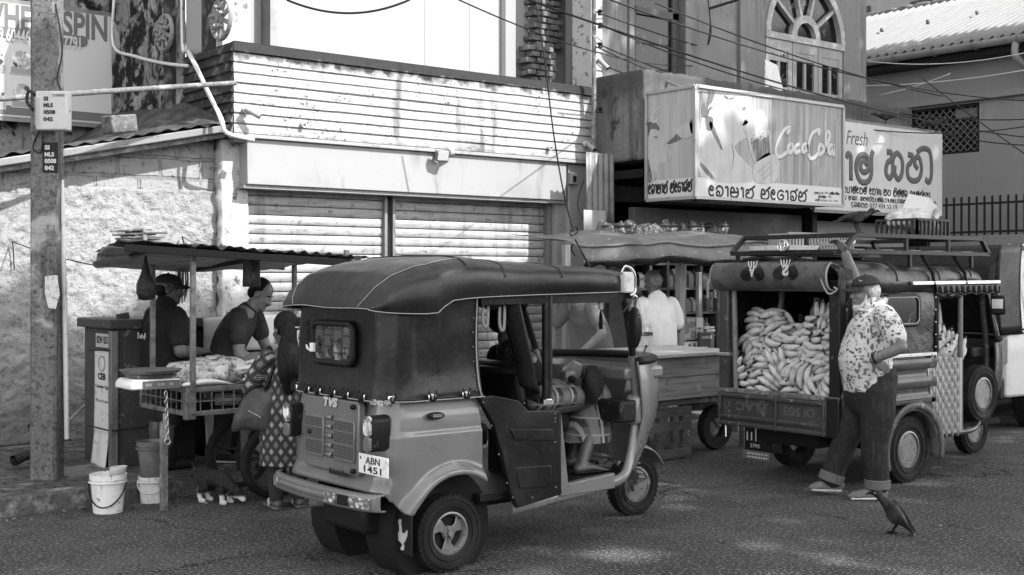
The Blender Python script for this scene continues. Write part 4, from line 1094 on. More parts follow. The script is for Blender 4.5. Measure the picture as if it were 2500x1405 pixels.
# door panel (black vinyl over steel)
dp = [(1166, 972), (1205, 966), (1262, 978), (1285, 1003), (1362, 1003), (1366, 1205), (1340, 1215), (1258, 1240), (1240, 1195), (1222, 1110), (1200, 1035)]
dpw = [(onV(x, y, YN).x, onV(x, y, YN).z) for x, y in dp]
dr = MB().prism(dpw, 'y', YN - .02, YN + .02).build('side_door', M['vinyl'], tk, bevel=.006)
for pts in ([(1238, 1047), (1345, 1047), (1345, 1075), (1250, 1075)], [(1252, 1140), (1340, 1135), (1340, 1190), (1262, 1192)]):
 q_ = [(onV(x, y, YN).x, onV(x, y, YN).z) for x, y in pts]
 MB().prism(q_, 'y', YN - .026, YN - .015).build('pressed_panel', M['vinyl'], dr, bevel=.01)
b = MB()
for x, y in ((1180, 983), (1200, 1040), (1218, 1110), (1238, 1180), (1252, 1215), (1355, 1030), (1355, 1080), (1357, 1190), (1300, 1215), (1280, 985), (1356, 1010), (1356, 1022)):
 p = onV(x, y, YN - .022); b.ball(p, (.0055, .004, .0055), 8, 6)
explode(b, 'rivet', M['steel'], dr, smooth=True)
MB().prism([(2 * 0 + x, z) for x, z in dpw], 'y', YF - .02, YF + .02).build('side_door', M['vinyl'], tk, bevel=.006)
# sill and front door frame in body colour, one each side
fr = [(1245, 1245), (1370, 1212), (1470, 1186), (1520, 1165), (1545, 1125), (1562, 1060), (1572, 985), (1566, 930), (1556, 870)]
frw = [Vector((onV(x, y, YN + .03).x, 0, onV(x, y, YN + .03).z)) for x, y in fr]
def yin(p, s):
 k = max(0, (p.x - 5.3)) * .35
 return YN + .03 + k if s < 0 else YF - .03 - k
for s in (-1, 1):
 pts = spline([(p.x, yin(p, s), p.z) for p in frw], 4)
 MB().tube(pts, .034, 10, up=(0, 1, 0), flat=.8).build('door_frame', M['paint'], tk, smooth=50)
 pl2 = [Vector((5.43, 0, 1.12)), Vector((5.36, 0, 1.35)), Vector((5.29, 0, 1.54))]
 MB().tube([(p.x, yin(p, s) + .0, p.z) for p in pl2], .024, 8).build('windscreen_post', M['blackmetal'], tk, smooth=40)
b = MB(); b.prism([(4.76, .335), (5.2, .335), (5.2, .43), (4.76, .40)], 'y', YN + .0, YN + .05); b.build('sill', M['paint'], tk, bevel=.006)
MB().prism([(x, z) for x, z in [(onV(*p, YN).x, onV(*p, YN).z) for p in ((1368, 1010), (1378, 1100), (1388, 1210), (1366, 1212))]], 'y', YN - .01, YN + .05).build('sill', M['paint'], tk, bevel=.006)
MB().box(4.2, 5.45, YN + .05, YF - .05, .36, .40).build('floor', M['dark'], tk)
# nose
def nose(i, j):
 th = R(-90 + 180 * i); z = .40 + .70 * j
 us = 5.46 - .05 * abs(j - .5) * 2; uc = 5.80 + .15 * math.sin(min(1, j * 1.1) * math.pi * .62) - .1 * (1 - j) * (1 - j)
 hw = .53 + .02 * math.sin(j * math.pi) - .08 * (1 - j) ** 2
 c_ = max(0, math.cos(th)) ** 1.35
 return (us + (uc - us) * c_, VC + hw * math.sin(th), z)
MB().grid(nose, 48, 24).build('front_shell', M['paint'], tk, smooth=True, solid=.012)
def wsc(i, j):
 th = R(-90 + 180 * i); z = 1.10 + .46 * j
 us = 5.42 - .12 * j; uc = 5.86 - .18 * j; c_ = max(0, math.cos(th)) ** 1.2
 return (us + (uc - us) * c_, VC + .525 * math.sin(th), z)
MB().grid(wsc, 24, 6).build('windscreen', M['clear'], tk, smooth=True, solid=.004)
for j, r_ in ((0, .03), (.93, .03)):
 MB().tube([wsc(i / 24, j) for i in range(25)], r_, 8, up=(0, 0, 1), flat=1.3 if j else .9).build('windscreen_rubber', M['dark'], tk, smooth=True)
MB().tube([Vector(wsc(.42 + .0 * k, .02)).lerp(Vector(wsc(.1, .2)), k / 6) + Vector((.02, 0, 0)) for k in range(7)], .007, 6).build('wiper', M['dark'], tk, smooth=True)
# dashboard, handlebar, glove boxes
MB().box(5.36, 5.7, VC - .48, VC + .48, .98, 1.06).build('dashboard', M['paint'], tk, bevel=.02)
MB().box(5.28, 5.42, VC - .52, VC - .1, .72, .86).build('glove_box', M['blackmetal'], tk, bevel=.02)
MB().box(5.26, 5.42, VC + .1, VC + .5, .75, .93).build('glove_box', M['paint'], tk, bevel=.02)
hb = MB().tube(spline([(5.05, VC - .36, .98), (5.14, VC - .22, 1.0), (5.24, VC, 1.02), (5.14, VC + .22, 1.0), (5.05, VC + .36, .98)], 5), .016, 8).build('handlebar', M['blackmetal'], tk, smooth=True)
for s in (-1, 1):
 MB().tube([(5.03, VC + s * .40, .978), (5.10, VC + s * .26, .99)], .023, 10).build('grip', M['rubber'], hb, smooth=40)
 MB().obox((5.13, VC + s * .2, 1.0), (.07, .08, .075), (0, 0, s * .4)).build('switch_box', M['steel'], hb, bevel=.01)
MB().prism([(5.14, .95), (5.3, .95), (5.34, 1.06), (5.24, 1.1), (5.16, 1.06)], 'y', VC - .12, VC + .16).build('meter_cowl', M['paint'], hb, bevel=.015)
MB().tube([(5.3, VC, .45), (5.25, VC, 1.0)], .04, 10).build('steering_column', M['blackmetal'], tk, smooth=40)
rag = MB()
def ragf(i, j):
 a = 2 * math.pi * i; r_ = .06 * math.sin(math.pi * (.12 + .8 * j)) * (1 + .25 * math.sin(3 * a + 5 * j)) + .01
 return (5.22 + r_ * math.cos(a), VC - .32 + r_ * math.sin(a), .83 + .24 * j)
tag(rag.grid(ragf, 24, 12).build('rag', mat('black_cloth', .02, .95, bump=[('noise', 90, .8, .01)]), None, smooth=True), 'black cloth hung over the handlebar of the grey three-wheeler', 'cloth')
# seats
st = MB().box(4.86, 5.12, VC - .24, VC + .24, .66, .78).build('driver_seat', M['vinyl'], tk, bevel=.035)
MB().box(4.8, 5.06, VC - .2, VC + .2, .4, .66).build('seat_box', M['dark'], st)
b = MB(); b.obox((4.74, VC, .98), (.07, .42, .26), (0, -.15, 0)); b.build('driver_backrest', M['vinyl'], tk, bevel=.03)
MB().tube([(4.6, YN + .1, 1.06), (4.62, YF - .1, 1.06)], .022, 8).build('partition_rail', M['blackmetal'], tk, smooth=True)
b = MB(); b.box(3.75, 4.3, YN + .08, YF - .08, .66, .8); b.build('rear_bench', M['vinyl'], tk, bevel=.04)
b = MB(); b.obox((3.72, VC, 1.02), (.1, 1.0, .46), (0, -.12, 0)); b.build('bench_backrest', M['vinyl'], tk, bevel=.04)
# front wheel, fork, mudguard
fx, fy = 5.93, 6.03
wheel(tk, (fx, fy, .208), .208, .1, 'steel')
MB().grid(lambda i, j: (fx + .245 * math.cos(R(150 - 130 * i)) , fy + .075 * (2 * j - 1), .245 + .22 * math.sin(R(150 - 130 * i)) + .03 * (1 - (2 * j - 1) ** 2)), 18, 6).build('front_mudguard', M['paint'], tk, smooth=True, solid=.008)
b = MB(); b.tube([(fx - .14, fy - .075, .55), (fx - .03, fy - .085, .21)], .022, 8).tube([(fx - .14, fy + .075, .55), (fx - .03, fy + .085, .21)], .022, 8); b.cyl((fx, fy - .11, .21), (fx, fy + .11, .21), .025, n=12); b.bar((fx + .05, fy - .1, .24), (fx - .1, fy - .1, .2), .03, .04)
b.build('front_fork', M['steel'], tk, smooth=40)
b = MB(); b.tube([(fx - .13 + .11 * k / 60, fy - .1 + .03 * math.sin(k * .75), .52 - .26 * k / 60 + .0) if 0 else (fx - .12 + .08 * k / 60 + .03 * math.cos(k * .75), fy - .105 + .03 * math.sin(k * .75), .5 - .24 * k / 60) for k in range(61)], .007, 5); b.build('suspension_spring', M['rim_grey'], tk, smooth=True)
# rear wheels
wheel(tk, (WX, YN + .085, .214), .214, .115, 'slot', -1)
wheel(tk, (WX, YF - .085, .212), .212, .115, 'slot', 1)
# mudflaps with a painted swan
for yy in (YN + .1, YF - .14):
 fl = MB().box(3.70, 3.712, yy - .1, yy + .1, .13, .38).build('mudflap', M['blackmetal'], tk, bevel=.004)
 sw_ = [(0, .0), (.02, .03), (-.01, .045), (-.04, .05), (-.065, .085), (-.06, .115), (-.03, .09), (-.01, .095), (-.012, .125), (-.02, .15), (-.008, .165), (.012, .16), (.004, .145), (.01, .12), (.014, .095), (.035, .09), (.065, .115), (.065, .085), (.045, .05), (.03, .04), (.035, .02), (.03, .0)]
 MB().prism([(yy - p, .155 + q_) for p, q_ in sw_], 'x', 3.6965, 3.7005).build('swan_emblem', M['sign_w'], fl)
b = MB(); b.tube(spline([(3.72, VC + .1, .3), (3.62, VC + .16, .33), (3.52, VC + .22, .33)]), .025, 10); b.build('exhaust', M['rust'], tk, smooth=True)
b = MB(); b.box(3.56, 3.9, VC - .3, VC + .15, .22, .42); b.build('engine', M['dark'], tk, bevel=.03)
# side marker, headlamp pod, mirror, aerial, meter lamp at the hood corner
p = onV(1068, 1016, YN - .03)
sm = MB().prism([(p.x + .052 * math.cos(t), p.z + .02 * math.sin(t)) for t in [2 * math.pi * k / 16 for k in range(16)]], 'y', YN - .03, YN + .0).build('side_marker', M['blackmetal'], tk, bevel=.006)
MB().box(p.x - .03, p.x + .03, YN - .036, YN - .028, p.z - .009, p.z + .009).build('marker_lens', M['lens_d'], sm, bevel=.003)
p = onV(1572, 1000, YN + .06)
MB().obox(p + Vector((-.05, .03, .0)), (.13, .1, .19), (0, .12, .5)).build('headlamp_pod', M['paint'], tk, bevel=.03)
MB().ball((p.x + .0, p.y + .045, p.z), (.03, .045, .07)).build('headlamp', M['lens'], tk, smooth=True)
p = onV(1549, 800, YN - .02)
mi = MB().ball((p.x, p.y, p.z), (.03, .06, .13), 16, 10).build('mirror', M['blackmetal'], tk, smooth=True)
MB().tube(spline([(5.3, YN + .04, 1.4), (p.x - .02, p.y - .03, p.z + .2), (p.x, p.y, p.z + .1)]), .008, 6).build('mirror_stalk', M['chrome'], mi, smooth=True)
p = onV(1531, 690, YN)
lb = MB().obox(p, (.09, .05, .13), (0, 0, .1)).build('marker_lamp', M['pvc'], tk, bevel=.012)
MB().tube(spline([p + Vector((-.05, 0, .05)), p + Vector((-.03, -.02, .1)), p + Vector((.04, -.02, .06)), p + Vector((.06, -.01, -.05)), p + Vector((.0, -.03, -.08))], 5), .008, 6).build('lamp_guard', M['chrome'], lb, smooth=True)
a, c = onV(1440, 652, 5.9), onV(1404, 585, 6.0)
MB().tube([a, c], [.009, .005], 6).build('aerial', M['dark'], tk)
# ornament hanging in the windscreen
t_ = wthing('hanging_ornament', 'pale plaque with a long black tassel hanging in the windscreen', 'ornament', onV(1467, 745, 5.95))
p = onV(1467, 745, 5.95)
MB().prism([(p.x + .018 * x, p.z + .03 * z) for x, z in ((-1, -.8), (-.6, -1), (.6, -1), (1, -.8), (1, .8), (.6, 1), (-.6, 1), (-1, .8))], 'y', 5.945, 5.955).build('plaque', M['plate'], t_)
MB().tube([(p.x, 5.95, p.z - .03), (p.x, 5.95, p.z - .07), (p.x, 5.95, p.z - .16)], [.003, .012, .015], 8).build('tassel', M['dark'], t_)
MB().tube([(p.x, 5.95, p.z + .03), (p.x, 5.95, p.z + .1)], .002, 4).build('cord', M['dark'], t_)
# ================================================================ the banana truck (three-wheeled pick-up with a canvas hood)
M['tpaint'] = mat('dull_truck_paint', .045, .42, coat=.3, layers=[('noise', 3, .45, .7, .06), ('noise', 14, .6, .68, .22, {'amt': .7}), ('noise', (4, 4, 16), .62, .7, .03)], bump=[('noise', 8, .15, .01)], rvar=(6, .3, .6))
M['tvinyl'] = mat('worn_hood_vinyl', .009, .3, spec=.4, layers=[('noise', 2.5, .42, .7, .045), ('noise', 14, .6, .7, .08, {'amt': .7}), ('noise', (3, 3, 10), .6, .7, .02)], bump=[('noise', 5, .5, .025), ('noise', 50, .15, .004)], rvar=(4, .22, .45))
M['tread'] = mat('tread_plate', .45, .4, .5, layers=[('wave', (7.2, 7.2, 5), .35, .65, .22, {'dir': 'X', 'rot': (0, 0, 0)}), ('noise', 30, .55, .7, .2, {'amt': .6})])
M['alu'] = mat('bright_aluminium', .6, .3, .8, layers=[('noise', 20, .5, .7, .4)])
M['mudguard'] = mat('scuffed_mudguard', .085, .5, layers=[('noise', 20, .56, .66, .4, {'amt': .8}), ('noise', 5, .5, .7, .08)])
UR = 7.65; TN, TF = 5.58, 6.76; TC = (TN + TF) / 2
bt = wthing('banana_truck', 'black-hooded three-wheeled pick-up truck loaded with bananas, roof rack on top', 'pick-up truck', (8.6, TC, 0))
# bed, sides
MB().box(UR, 8.86, TN + .04, TF - .04, .56, .66).build('bed_floor', M['dark'], bt)
pr = []
zs_ = [.64 + .36 * k / 30 for k in range(31)]
def tside(s):
 yy = TN if s < 0 else TF
 def f(i, j):
  z = .62 + .375 * j; x = UR + (8.88 - UR) * i
  o = .010 * math.copysign(abs(math.sin(z * 2 * math.pi / .15)) ** .5, math.sin(z * 2 * math.pi / .15)) if .66 < z < .97 else 0
  return (x, yy + s * o, z)
 return MB().grid(f, 12, 60).build('side_panel', M['tpaint'], bt, smooth=30, solid=.02)
tside(-1); tside(1)
for y in (TN, TF): MB().box(UR, 8.9, y - .02, y + .02, .985, 1.02).build('side_rail', M['alu'], bt, bevel=.005)
MB().prism([(8.62, .62), (8.86, .62), (8.93, .33), (8.83, .33), (8.76, .5)], 'y', TN - .015, TN + .03).build('lower_panel', M['tpaint'], bt, bevel=.006)
MB().box(UR, 8.3, TN + .005, TN + .03, .42, .62).build('lower_panel', mat('plaited_plate', .25, .5, .3, layers=[('wave', (30, 30, 30), .4, .6, .1, {'dir': 'DIAGONAL'})]), bt, bevel=.005)
# wheel arch band
def arch(i, j):
 a = R(200 - 215 * i); rr_ = .335
 return (8.53 + rr_ * math.cos(a) * 1.05, TN - .05 + .22 * j, .255 + rr_ * math.sin(a) + .015 * math.sin(j * math.pi))
MB().grid(arch, 30, 4).build('wheel_arch', M['mudguard'], bt, smooth=50, solid=.02)
def arch2(i, j):
 a = R(200 - 215 * i); r_ = .335 + .05 * j
 return (8.53 + r_ * math.cos(a) * 1.05, TN - .052, .255 + r_ * math.sin(a))
MB().grid(arch2, 30, 2).build('arch_lip', M['mudguard'], bt, smooth=50, solid=.012)
MB().grid(lambda i, j: (8.53 + .335 * math.cos(R(200 - 215 * i)), TF - .17 + .2 * j, .255 + .335 * math.sin(R(200 - 215 * i))), 20, 3).build('wheel_arch', M['mudguard'], bt, smooth=50, solid=.02)
wheel(bt, (8.53, TN + .055, .262), .262, .13, 'steel', -1)
wheel(bt, (8.53, TF - .06, .262), .262, .13, 'steel', 1)
MB().box(7.75, 9.6, TC - .3, TC + .3, .3, .56).build('chassis', M['black'], bt, bevel=.02)
MB().tube([(8.53, TN + .1, .26), (8.53, TF - .1, .26)], .04, 10).build('axle', M['dark'], bt)
# tailgate hanging down
def tq(px, py, u=UR - .03): return onU(px, py, u)
z0, z1 = .425, .70
tg = MB().box(UR - .045, UR - .015, TN + .1, TF - .02, z0, z1).build('tailgate', M['tpaint'], bt, bevel=.006)
b = MB()
for zz in (z0 + .02, z0 + .075, z1 - .03): b.box(UR - .062, UR - .044, TN + .1, TF - .02, zz - .016, zz + .016)
for yy in (TN + .12, TC - .02, TF - .04): b.box(UR - .064, UR - .044, yy - .016, yy + .016, z0, z1)
b.build('pressed_rib', M['tpaint'], tg, bevel=.008)
faint = mat('faint_paint', .1, .5, layers=[('noise', 40, .5, .6, .08)])
text('faded_lettering', 'PLAC', faint, tg, (UR - .046, TC + .08, z0 + .2), (0, 1, 0), (0, 0, -1), h=.07, width=.3, depth=.003, bold=.03)
text('faded_lettering', 'OI SGS', faint, tg, (UR - .046, TN + .2, z0 + .2), (0, 1, 0), (0, 0, -1), h=.07, width=.3, depth=.003, bold=.03)
b = MB()
for yy in (TN + .2, TC, TF - .15): b.obox((UR - .02, yy, z1 + .01), (.06, .09, .03))
explode(b, 'hinge', M['rust'], tg, bevel=.004)
MB().tube([(UR - .05, TF - .1, z0), (UR - .07, TF - .12, z0 - .09)], .006, 6).build('latch_pin', M['alu'], tg)
MB().box(UR - .03, UR + .04, TN + .0, TF - .0, .68, .725).build('rear_sill', M['rust'], bt, bevel=.006)
# corner posts
b = MB(); b.box(UR - .02, UR + .09, TF - .10, TF, .72, 1.56); b.build('corner_post', M['tpaint'], bt, bevel=.012)
MB().tube([(UR + .02, TF - .15, .7), (UR + .02, TF - .13, 1.56)], .022, 10).build('hood_tube', M['steel'], bt, smooth=40)
MB().box(UR - .012, UR + .07, TN + .0, TN + .1, .72, 1.6).build('corner_post', M['blackmetal'], bt, bevel=.008)
MB().box(UR - .035, UR + .1, TF - .115, TF + .012, .985, 1.01).build('post_bracket', M['alu'], bt, bevel=.003)
MB().box(UR - .04, UR + .12, TN - .01, TN + .12, .42, .72).build('rear_corner', M['blackmetal'], bt, bevel=.01)
# hood over the bed
rings = []
TS = [(UR, .58, 1.52, 1.735, .42), (UR + .05, .59, 1.5, 1.752, .42), (7.95, .595, 1.5, 1.745, .42), (8.25, .6, 1.5, 1.738, .42), (8.36, .602, 1.5, 1.752, .42), (8.5, .6, 1.5, 1.735, .43), (8.85, .6, 1.5, 1.73, .43), (8.95, .602, 1.52, 1.745, .43), (9.1, .6, 1.56, 1.725, .43), (9.35, .6, 1.57, 1.715, .43), (9.42, .6, 1.57, 1.725, .43), (9.6, .58, 1.57, 1.70, .48), (9.75, .5, 1.575, 1.675, .55), (9.9, .34, 1.58, 1.64, .62), (9.97, .12, 1.585, 1.6, .7)]
for u, hw, e, t, p in TS:
 rg = []
 for k in range(37):
  a = math.pi * k / 36; c_, s_ = -math.cos(a), math.sin(a)
  y = hw * math.copysign(abs(c_) ** p, c_); z = e + (t - e) * s_ ** p
  rg.append((u, TC + y, z))
 rings.append(rg)
nr_ = []
for i in range(len(rings) - 1):
 for s in range(4):
  q = [Vector(rings[i][k]).lerp(Vector(rings[i + 1][k]), s / 4) for k in range(37)]
  nr_.append([p + Vector((0, 0, .012 * noise.noise(p * 6))) for p in q])
nr_.append([Vector(p) for p in rings[-1]])
th = MB().loft(nr_, closed=False, caps=False).build('hood', M['tvinyl'], bt, smooth=45, solid=.012)
for i in (16, 28, 40): MB().tube([Vector(p) for p in nr_[i][1:36]], .008, 6).build('hood_bow', M['tvinyl'], th, smooth=True)
# canvas sides with a rounded window
def cs(y, s):
 def f(i, j):
  x = UR + .09 + (8.9 - UR - .09) * i; z = 1.0 + .53 * j
  return (x, y + s * (.012 * noise.noise((x * 4, z * 4, s)) + .006 * math.sin(j * 3.1)), z)
 return MB().grid(f, 40, 20).build('canvas_side', M['tvinyl'], bt, smooth=True, solid=.006)
cn = cs(TN + .01, -1); cs(TF - .01, 1)
p, q = onV(2158, 797, TN - .01), onV(2243, 722, TN - .01)
wn = MB().tube([(x, TN - .012, z) for x, z in rrect(p.x, q.x, p.z, q.z, .06)], .017, 8, closed=True).build('side_window', M['dark'], bt, smooth=True)
MB().tube([(x, TN - .024, z) for x, z in rrect(p.x + .012, q.x - .012, p.z + .012, q.z - .012, .05)], .006, 6, closed=True).build('white_bead', M['piping'], wn, smooth=True)
MB().prism(rrect(p.x, q.x, p.z, q.z, .06), 'y', TN - .014, TN - .006).build('pane', M['glass_d'], wn)
b = MB()
for k in range(5): b.ball((8.895, TN - .008, 1.06 + k * .1), (.007, .006, .007), 8, 6)
explode(b, 'press_stud', M['chrome'], cn)
# rolled rear flap with two painted hearts
FR = .105
def flap(i, j):
 y = TN + .06 + (TF - TN - .04) * i; a = R(100 + 175 * j); zc = 1.628
 return (UR - .02 + .075 * math.cos(a) - .01 * math.sin(i * math.pi), y, zc + FR * math.sin(a) + .006 * noise.noise((y * 5, j * 3, 0)))
fl = MB().grid(flap, 40, 14).build('rear_flap', mat('flap_vinyl', .09, .4, layers=[('noise', 4, .42, .62, .05), ('noise', 12, .55, .7, .025)], bump=[('noise', 5, .3, .02)]), bt, smooth=True, solid=.01)
for i in (0, 1): MB().tube([Vector(flap(i, j / 12)) + Vector((-.004, 0, 0)) for j in range(13)], .008, 6).build('white_hem', M['piping'], fl, smooth=True)
MB().tube(spline([(UR - .07, TN + .12, 1.7), (UR - .1, TN + .1, 1.6), (UR - .07, TN + .06, 1.5), (UR - .05, TN + .0, 1.53), (UR - .06, TN + .02, 1.55)], 6), .008, 6).build('strap_loop', M['piping'], fl, smooth=True)
MB().loft([[(UR - .03 + .2 * t, TN + .0 - .012 * math.sin(a), 1.6 + .1 * math.sin(a) * (1 - .3 * t)) for a in [2 * math.pi * k / 14 for k in range(14)]] for t in (0, .5, 1)]).build('rolled_side_flap', M['tvinyl'], bt, smooth=50)
for (px, py, ch_, rot) in ((1842, 663, 'A', 1), (1922, 660, 'S', 1)):
 c = onU(px, py, UR - .09)
 hp = []
 for k in range(40):
  t = 2 * math.pi * k / 40
  hx = 16 * math.sin(t) ** 3; hz = 13 * math.cos(t) - 5 * math.cos(2 * t) - 2 * math.cos(3 * t) - math.cos(4 * t)
  hp.append((c.y + hx * .0075, c.z + -hz * .006 - .005))
 h = MB()
 def on(y, z): # onto the rolled flap's front
  s = max(-1, min(1, (z - 1.628) / FR)); return UR - .02 - .075 * math.sqrt(max(0, 1 - s * s)) - .02
 h.add([(on(y, z) - .002, y, z) for y, z in hp] + [(on(c.y, c.z) - .004, c.y, c.z)], [(k, (k + 1) % 40, 40) for k in range(40)])
 ho = h.build('painted_heart', mat('glossy_black', .006, .25), fl, solid=.004)
 if ch_ == 'A': text('letter', 'A', M['sign_w'], ho, (UR - .122, c.y - .03, c.z + .04), (0, 1, 0), (0, 0, -1), h=.085, width=.06, depth=.004, bold=.03)
 else: text('letter', 'S', M['sign_w'], ho, (UR - .122, c.y - .036, c.z - .045), (0, 1, 0), (0, 0, 1), h=.09, width=.06, depth=.004, bold=.05)
 b = MB()
 for k in range(4): b.tube([(UR - .112, c.y - .045 + k * .03, c.z + .08), (UR - .116, c.y - .03 + k * .02, c.z + .03)], .003, 5)
 explode(b, 'painted_streak', M['plate'], ho)
# inside of the bed: dark bulkhead with the cab's rear window
bh = MB().box(8.9, 8.94, TN + .05, TF - .05, .66, 1.55).build('bulkhead', M['black'], bt)
def bq(px, py): return onU(px, py, 8.88)
for (a0, a1, view_in) in (((1832, 787), (1922, 724), 1), ((1935, 795), (2040, 715), 0)):
 p, q = bq(*a0), bq(*a1)
 o = MB().tube([(8.885, y, z) for y, z in rrect(q.y, p.y, p.z, q.z, .05)], .014, 8, closed=True).build('cab_window', M['steel'] if view_in else M['dark'], bt, smooth=True)
 MB().prism(rrect(q.y, p.y, p.z, q.z, .05), 'x', 8.882, 8.892).build('pane', mat('pale_view_pane', .35, .1, layers=[('noise', 5, .45, .55, .04, {'warp': .4}), ('wave', (9, 9, 9), .55, .7, .6, {'dir': 'Y', 'dist': 5})]) if view_in else M['glass_d'], o)  # one pane has the pale things behind it painted into its colour
# cab: door post, tread-plate door, dark nose
MB().tube([(9.305, TN + .02, .35), (9.305, TN + .02, 1.58)], .02, 10).build('cab_post', M['steel'], bt, smooth=40)
MB().tube([(8.92, TN + .0, .98), (8.92, TN + .0, 1.55)], .018, 10).build('cab_post', M['blackmetal'], bt, smooth=40)
dpw = [(onV(x, y, TN - .01).x, onV(x, y, TN - .01).z) for x, y in ((2258, 868), (2346, 874), (2345, 1056), (2283, 1062))]
td = MB().prism(dpw, 'y', TN - .02, TN + .005).build('tread_plate_door', M['tread'], bt, bevel=.004)
b = MB()
x0_, x1_ = dpw[0][0], dpw[1][0]; z0_, z1_ = dpw[2][1], dpw[0][1]
rw = 0; zz = z0_ + .02
dm = MB()
while zz < z1_ - .02:
 for k in range(6):
  xx = x0_ + .05 + k * .083 + (.0415 if rw % 2 else 0)
  lo = x0_ + (1 - (zz - z0_) / (z1_ - z0_)) * .13 + .03
  if lo + .01 < xx < x1_ - .03: dm.add([(xx - .026, TN - .0215, zz), (xx, TN - .0215, zz - .05), (xx + .026, TN - .0215, zz), (xx, TN - .0215, zz + .05), (xx, TN - .025, zz)], [(0, 1, 4), (1, 2, 4), (2, 3, 4), (3, 0, 4)])
 zz += .055; rw += 1
dm.build('diamond_pattern', mat('tread_diamond', .2, .4, .4, layers=[('noise', 40, .5, .7, .1)]), td)['kind'] = 'stuff'
for s in (-1, 1):
 yy = TN + .03 if s < 0 else TF - .03
 fr2 = [(8.86, .34), (9.3, .335), (9.55, .345), (9.74, .42), (9.9, .62), (9.97, .83), (9.95, 1.05), (9.86, 1.3), (9.78, 1.58)]
 MB().tube(spline([(x, yy - s * max(0, x - 9.5) * .3, z) for x, z in fr2], 4), .026, 8, up=(0, 1, 0)).build('door_frame', M['tpaint'], bt, smooth=50)
def tnose(i, j):
 th_ = R(-90 + 180 * i); z = .42 + .66 * j
 us = 9.96 - .2 * (1 - j) ** 2; uc = 10.42 + .1 * math.sin(j * math.pi * .7) - .08 * (1 - j) ** 2
 c_ = max(0, math.cos(th_)) ** 1.2
 return (us + (uc - us) * c_, TC + (.5 + .03 * math.sin(j * 3.1)) * math.sin(th_), z)
MB().grid(tnose, 40, 16).build('front_shell', M['tpaint'], bt, smooth=True, solid=.012)
def twsc(i, j):
 th_ = R(-90 + 180 * i); z = 1.08 + .5 * j; us = 9.95 - .17 * j; uc = 10.4 - .3 * j; c_ = max(0, math.cos(th_)) ** 1.2
 return (us + (uc - us) * c_, TC + .52 * math.sin(th_), z)
MB().grid(twsc, 24, 6).build('windscreen', mat('smoked_glass', .03, .05, alpha=.75, spec=.6), bt, smooth=True, solid=.004)
MB().tube([twsc(i / 24, 0) for i in range(25)], .022, 8).build('windscreen_rubber', M['black'], bt, smooth=True)
MB().tube([Vector(twsc(i / 24, .02)) + Vector((-.06, 0, .02)) for i in range(2, 14)], .006, 6).build('white_line', M['piping'], bt)
MB().box(8.95, 10.0, TN + .06, TF - .06, .36, .4).build('cab_floor', M['black'], bt)
MB().box(9.75, 10.1, TC - .42, TC + .42, .92, 1.02).build('dashboard', M['blackmetal'], bt, bevel=.02)
MB().box(9.0, 9.3, TN + .1, TF - .1, .6, .78).build('driver_seat', M['vinyl'], bt, bevel=.03)
MB().tube(spline([(9.6, TC - .34, 1.0), (9.7, TC, 1.04), (9.6, TC + .34, 1.0)], 6), .016, 8).build('handlebar', M['blackmetal'], bt, smooth=True)
# eaves trim: bright rail and gathered fringe
b = MB(); b.bar((8.53, TN - .03, 1.575), (9.83, TN - .03, 1.582), .022, .03); b.build('eaves_rail', M['alu'], bt, bevel=.004)
def fring(i, j):
 x = 8.86 + (9.84 - 8.86) * i
 return (x, TN - .03 + .012 * math.sin(x * 75) * (j + .2), 1.565 - .075 * j + .012 * math.cos(x * 37.5) * j)
MB().grid(fring, 160, 4).build('fringe', M['vinyl'], bt, smooth=True, solid=.004)
MB().tube([fring(i / 80, 1) for i in range(81)], .004, 5).build('white_hem', M['piping'], bt)
MB().tube([(8.95 + .36 * t, TN + .03, 1.475 + .008 * math.sin(20 * t)) for t in [k / 12 for k in range(13)]], .03, 8).build('rolled_curtain', M['vinyl'], bt, smooth=True)
# spare wheel in the cab opening, front wheel
wheel(bt, (9.60, TN + .03, .645), .235, .11, 'steel', -1)
wheel(bt, (10.42, TC, .225), .225, .11, 'steel', -1)
MB().grid(lambda i, j: (10.42 + .27 * math.cos(R(170 - 130 * i)), TC + .09 * (2 * j - 1), .25 + .25 * math.sin(R(170 - 130 * i))), 16, 4).build('front_mudguard', M['tpaint'], bt, smooth=True, solid=.01)
# rear plate / flap
p, q = onU(1818, 1112, 7.9), onU(1880, 1045, 7.9)
pf = MB().box(7.9, 7.92, q.y, p.y, p.z, q.z + .08).build('mudflap', M['blackmetal'], bt, bevel=.004)
nb = MB().box(7.88, 7.9, q.y - .01, p.y + .01, p.z - .02, p.z + .05).build('plate_strip', M['steel'], pf, bevel=.003)
b = MB()
for k in range(9):
 for j in range(2): b.ball((7.879, q.y + .02 + k * .024, p.z + .0 + j * .028), .007, 6, 5)
explode(b, 'round_reflector', M['plate'], nb)
text('plate_lettering', '2795', M['plate'], pf, (7.898, p.y - .06, p.z + .075), (0, -1, 0), (0, 0, 1), h=.03, width=.1, depth=.003)
b = MB()
for k in range(5): b.bar((7.898, p.y - .03 - k * .045, p.z + .13), (7.898, p.y - .03 - k * .045, p.z + .2 + .05 * (k == 2)), .012, .003)
explode(b, 'painted_mark', M['plate'], pf)
# mirror and headlamp at the far end
p = onV(2437, 745, TN)
mi = MB().obox(p, (.05, .12, .17), (0, 0, .3)).build('mirror', M['blackmetal'], bt, bevel=.02)
MB().obox(p + Vector((-.028, -.01, .01)), (.01, .09, .08), (0, 0, .3)).build('mirror_glass', M['chrome'], mi)
MB().tube(spline([(9.8, TN + .05, 1.5), p + Vector((-.01, 0, .15)), p + Vector((0, 0, .06))]), .01, 6).build('mirror_stalk', M['chrome'], mi, smooth=True)
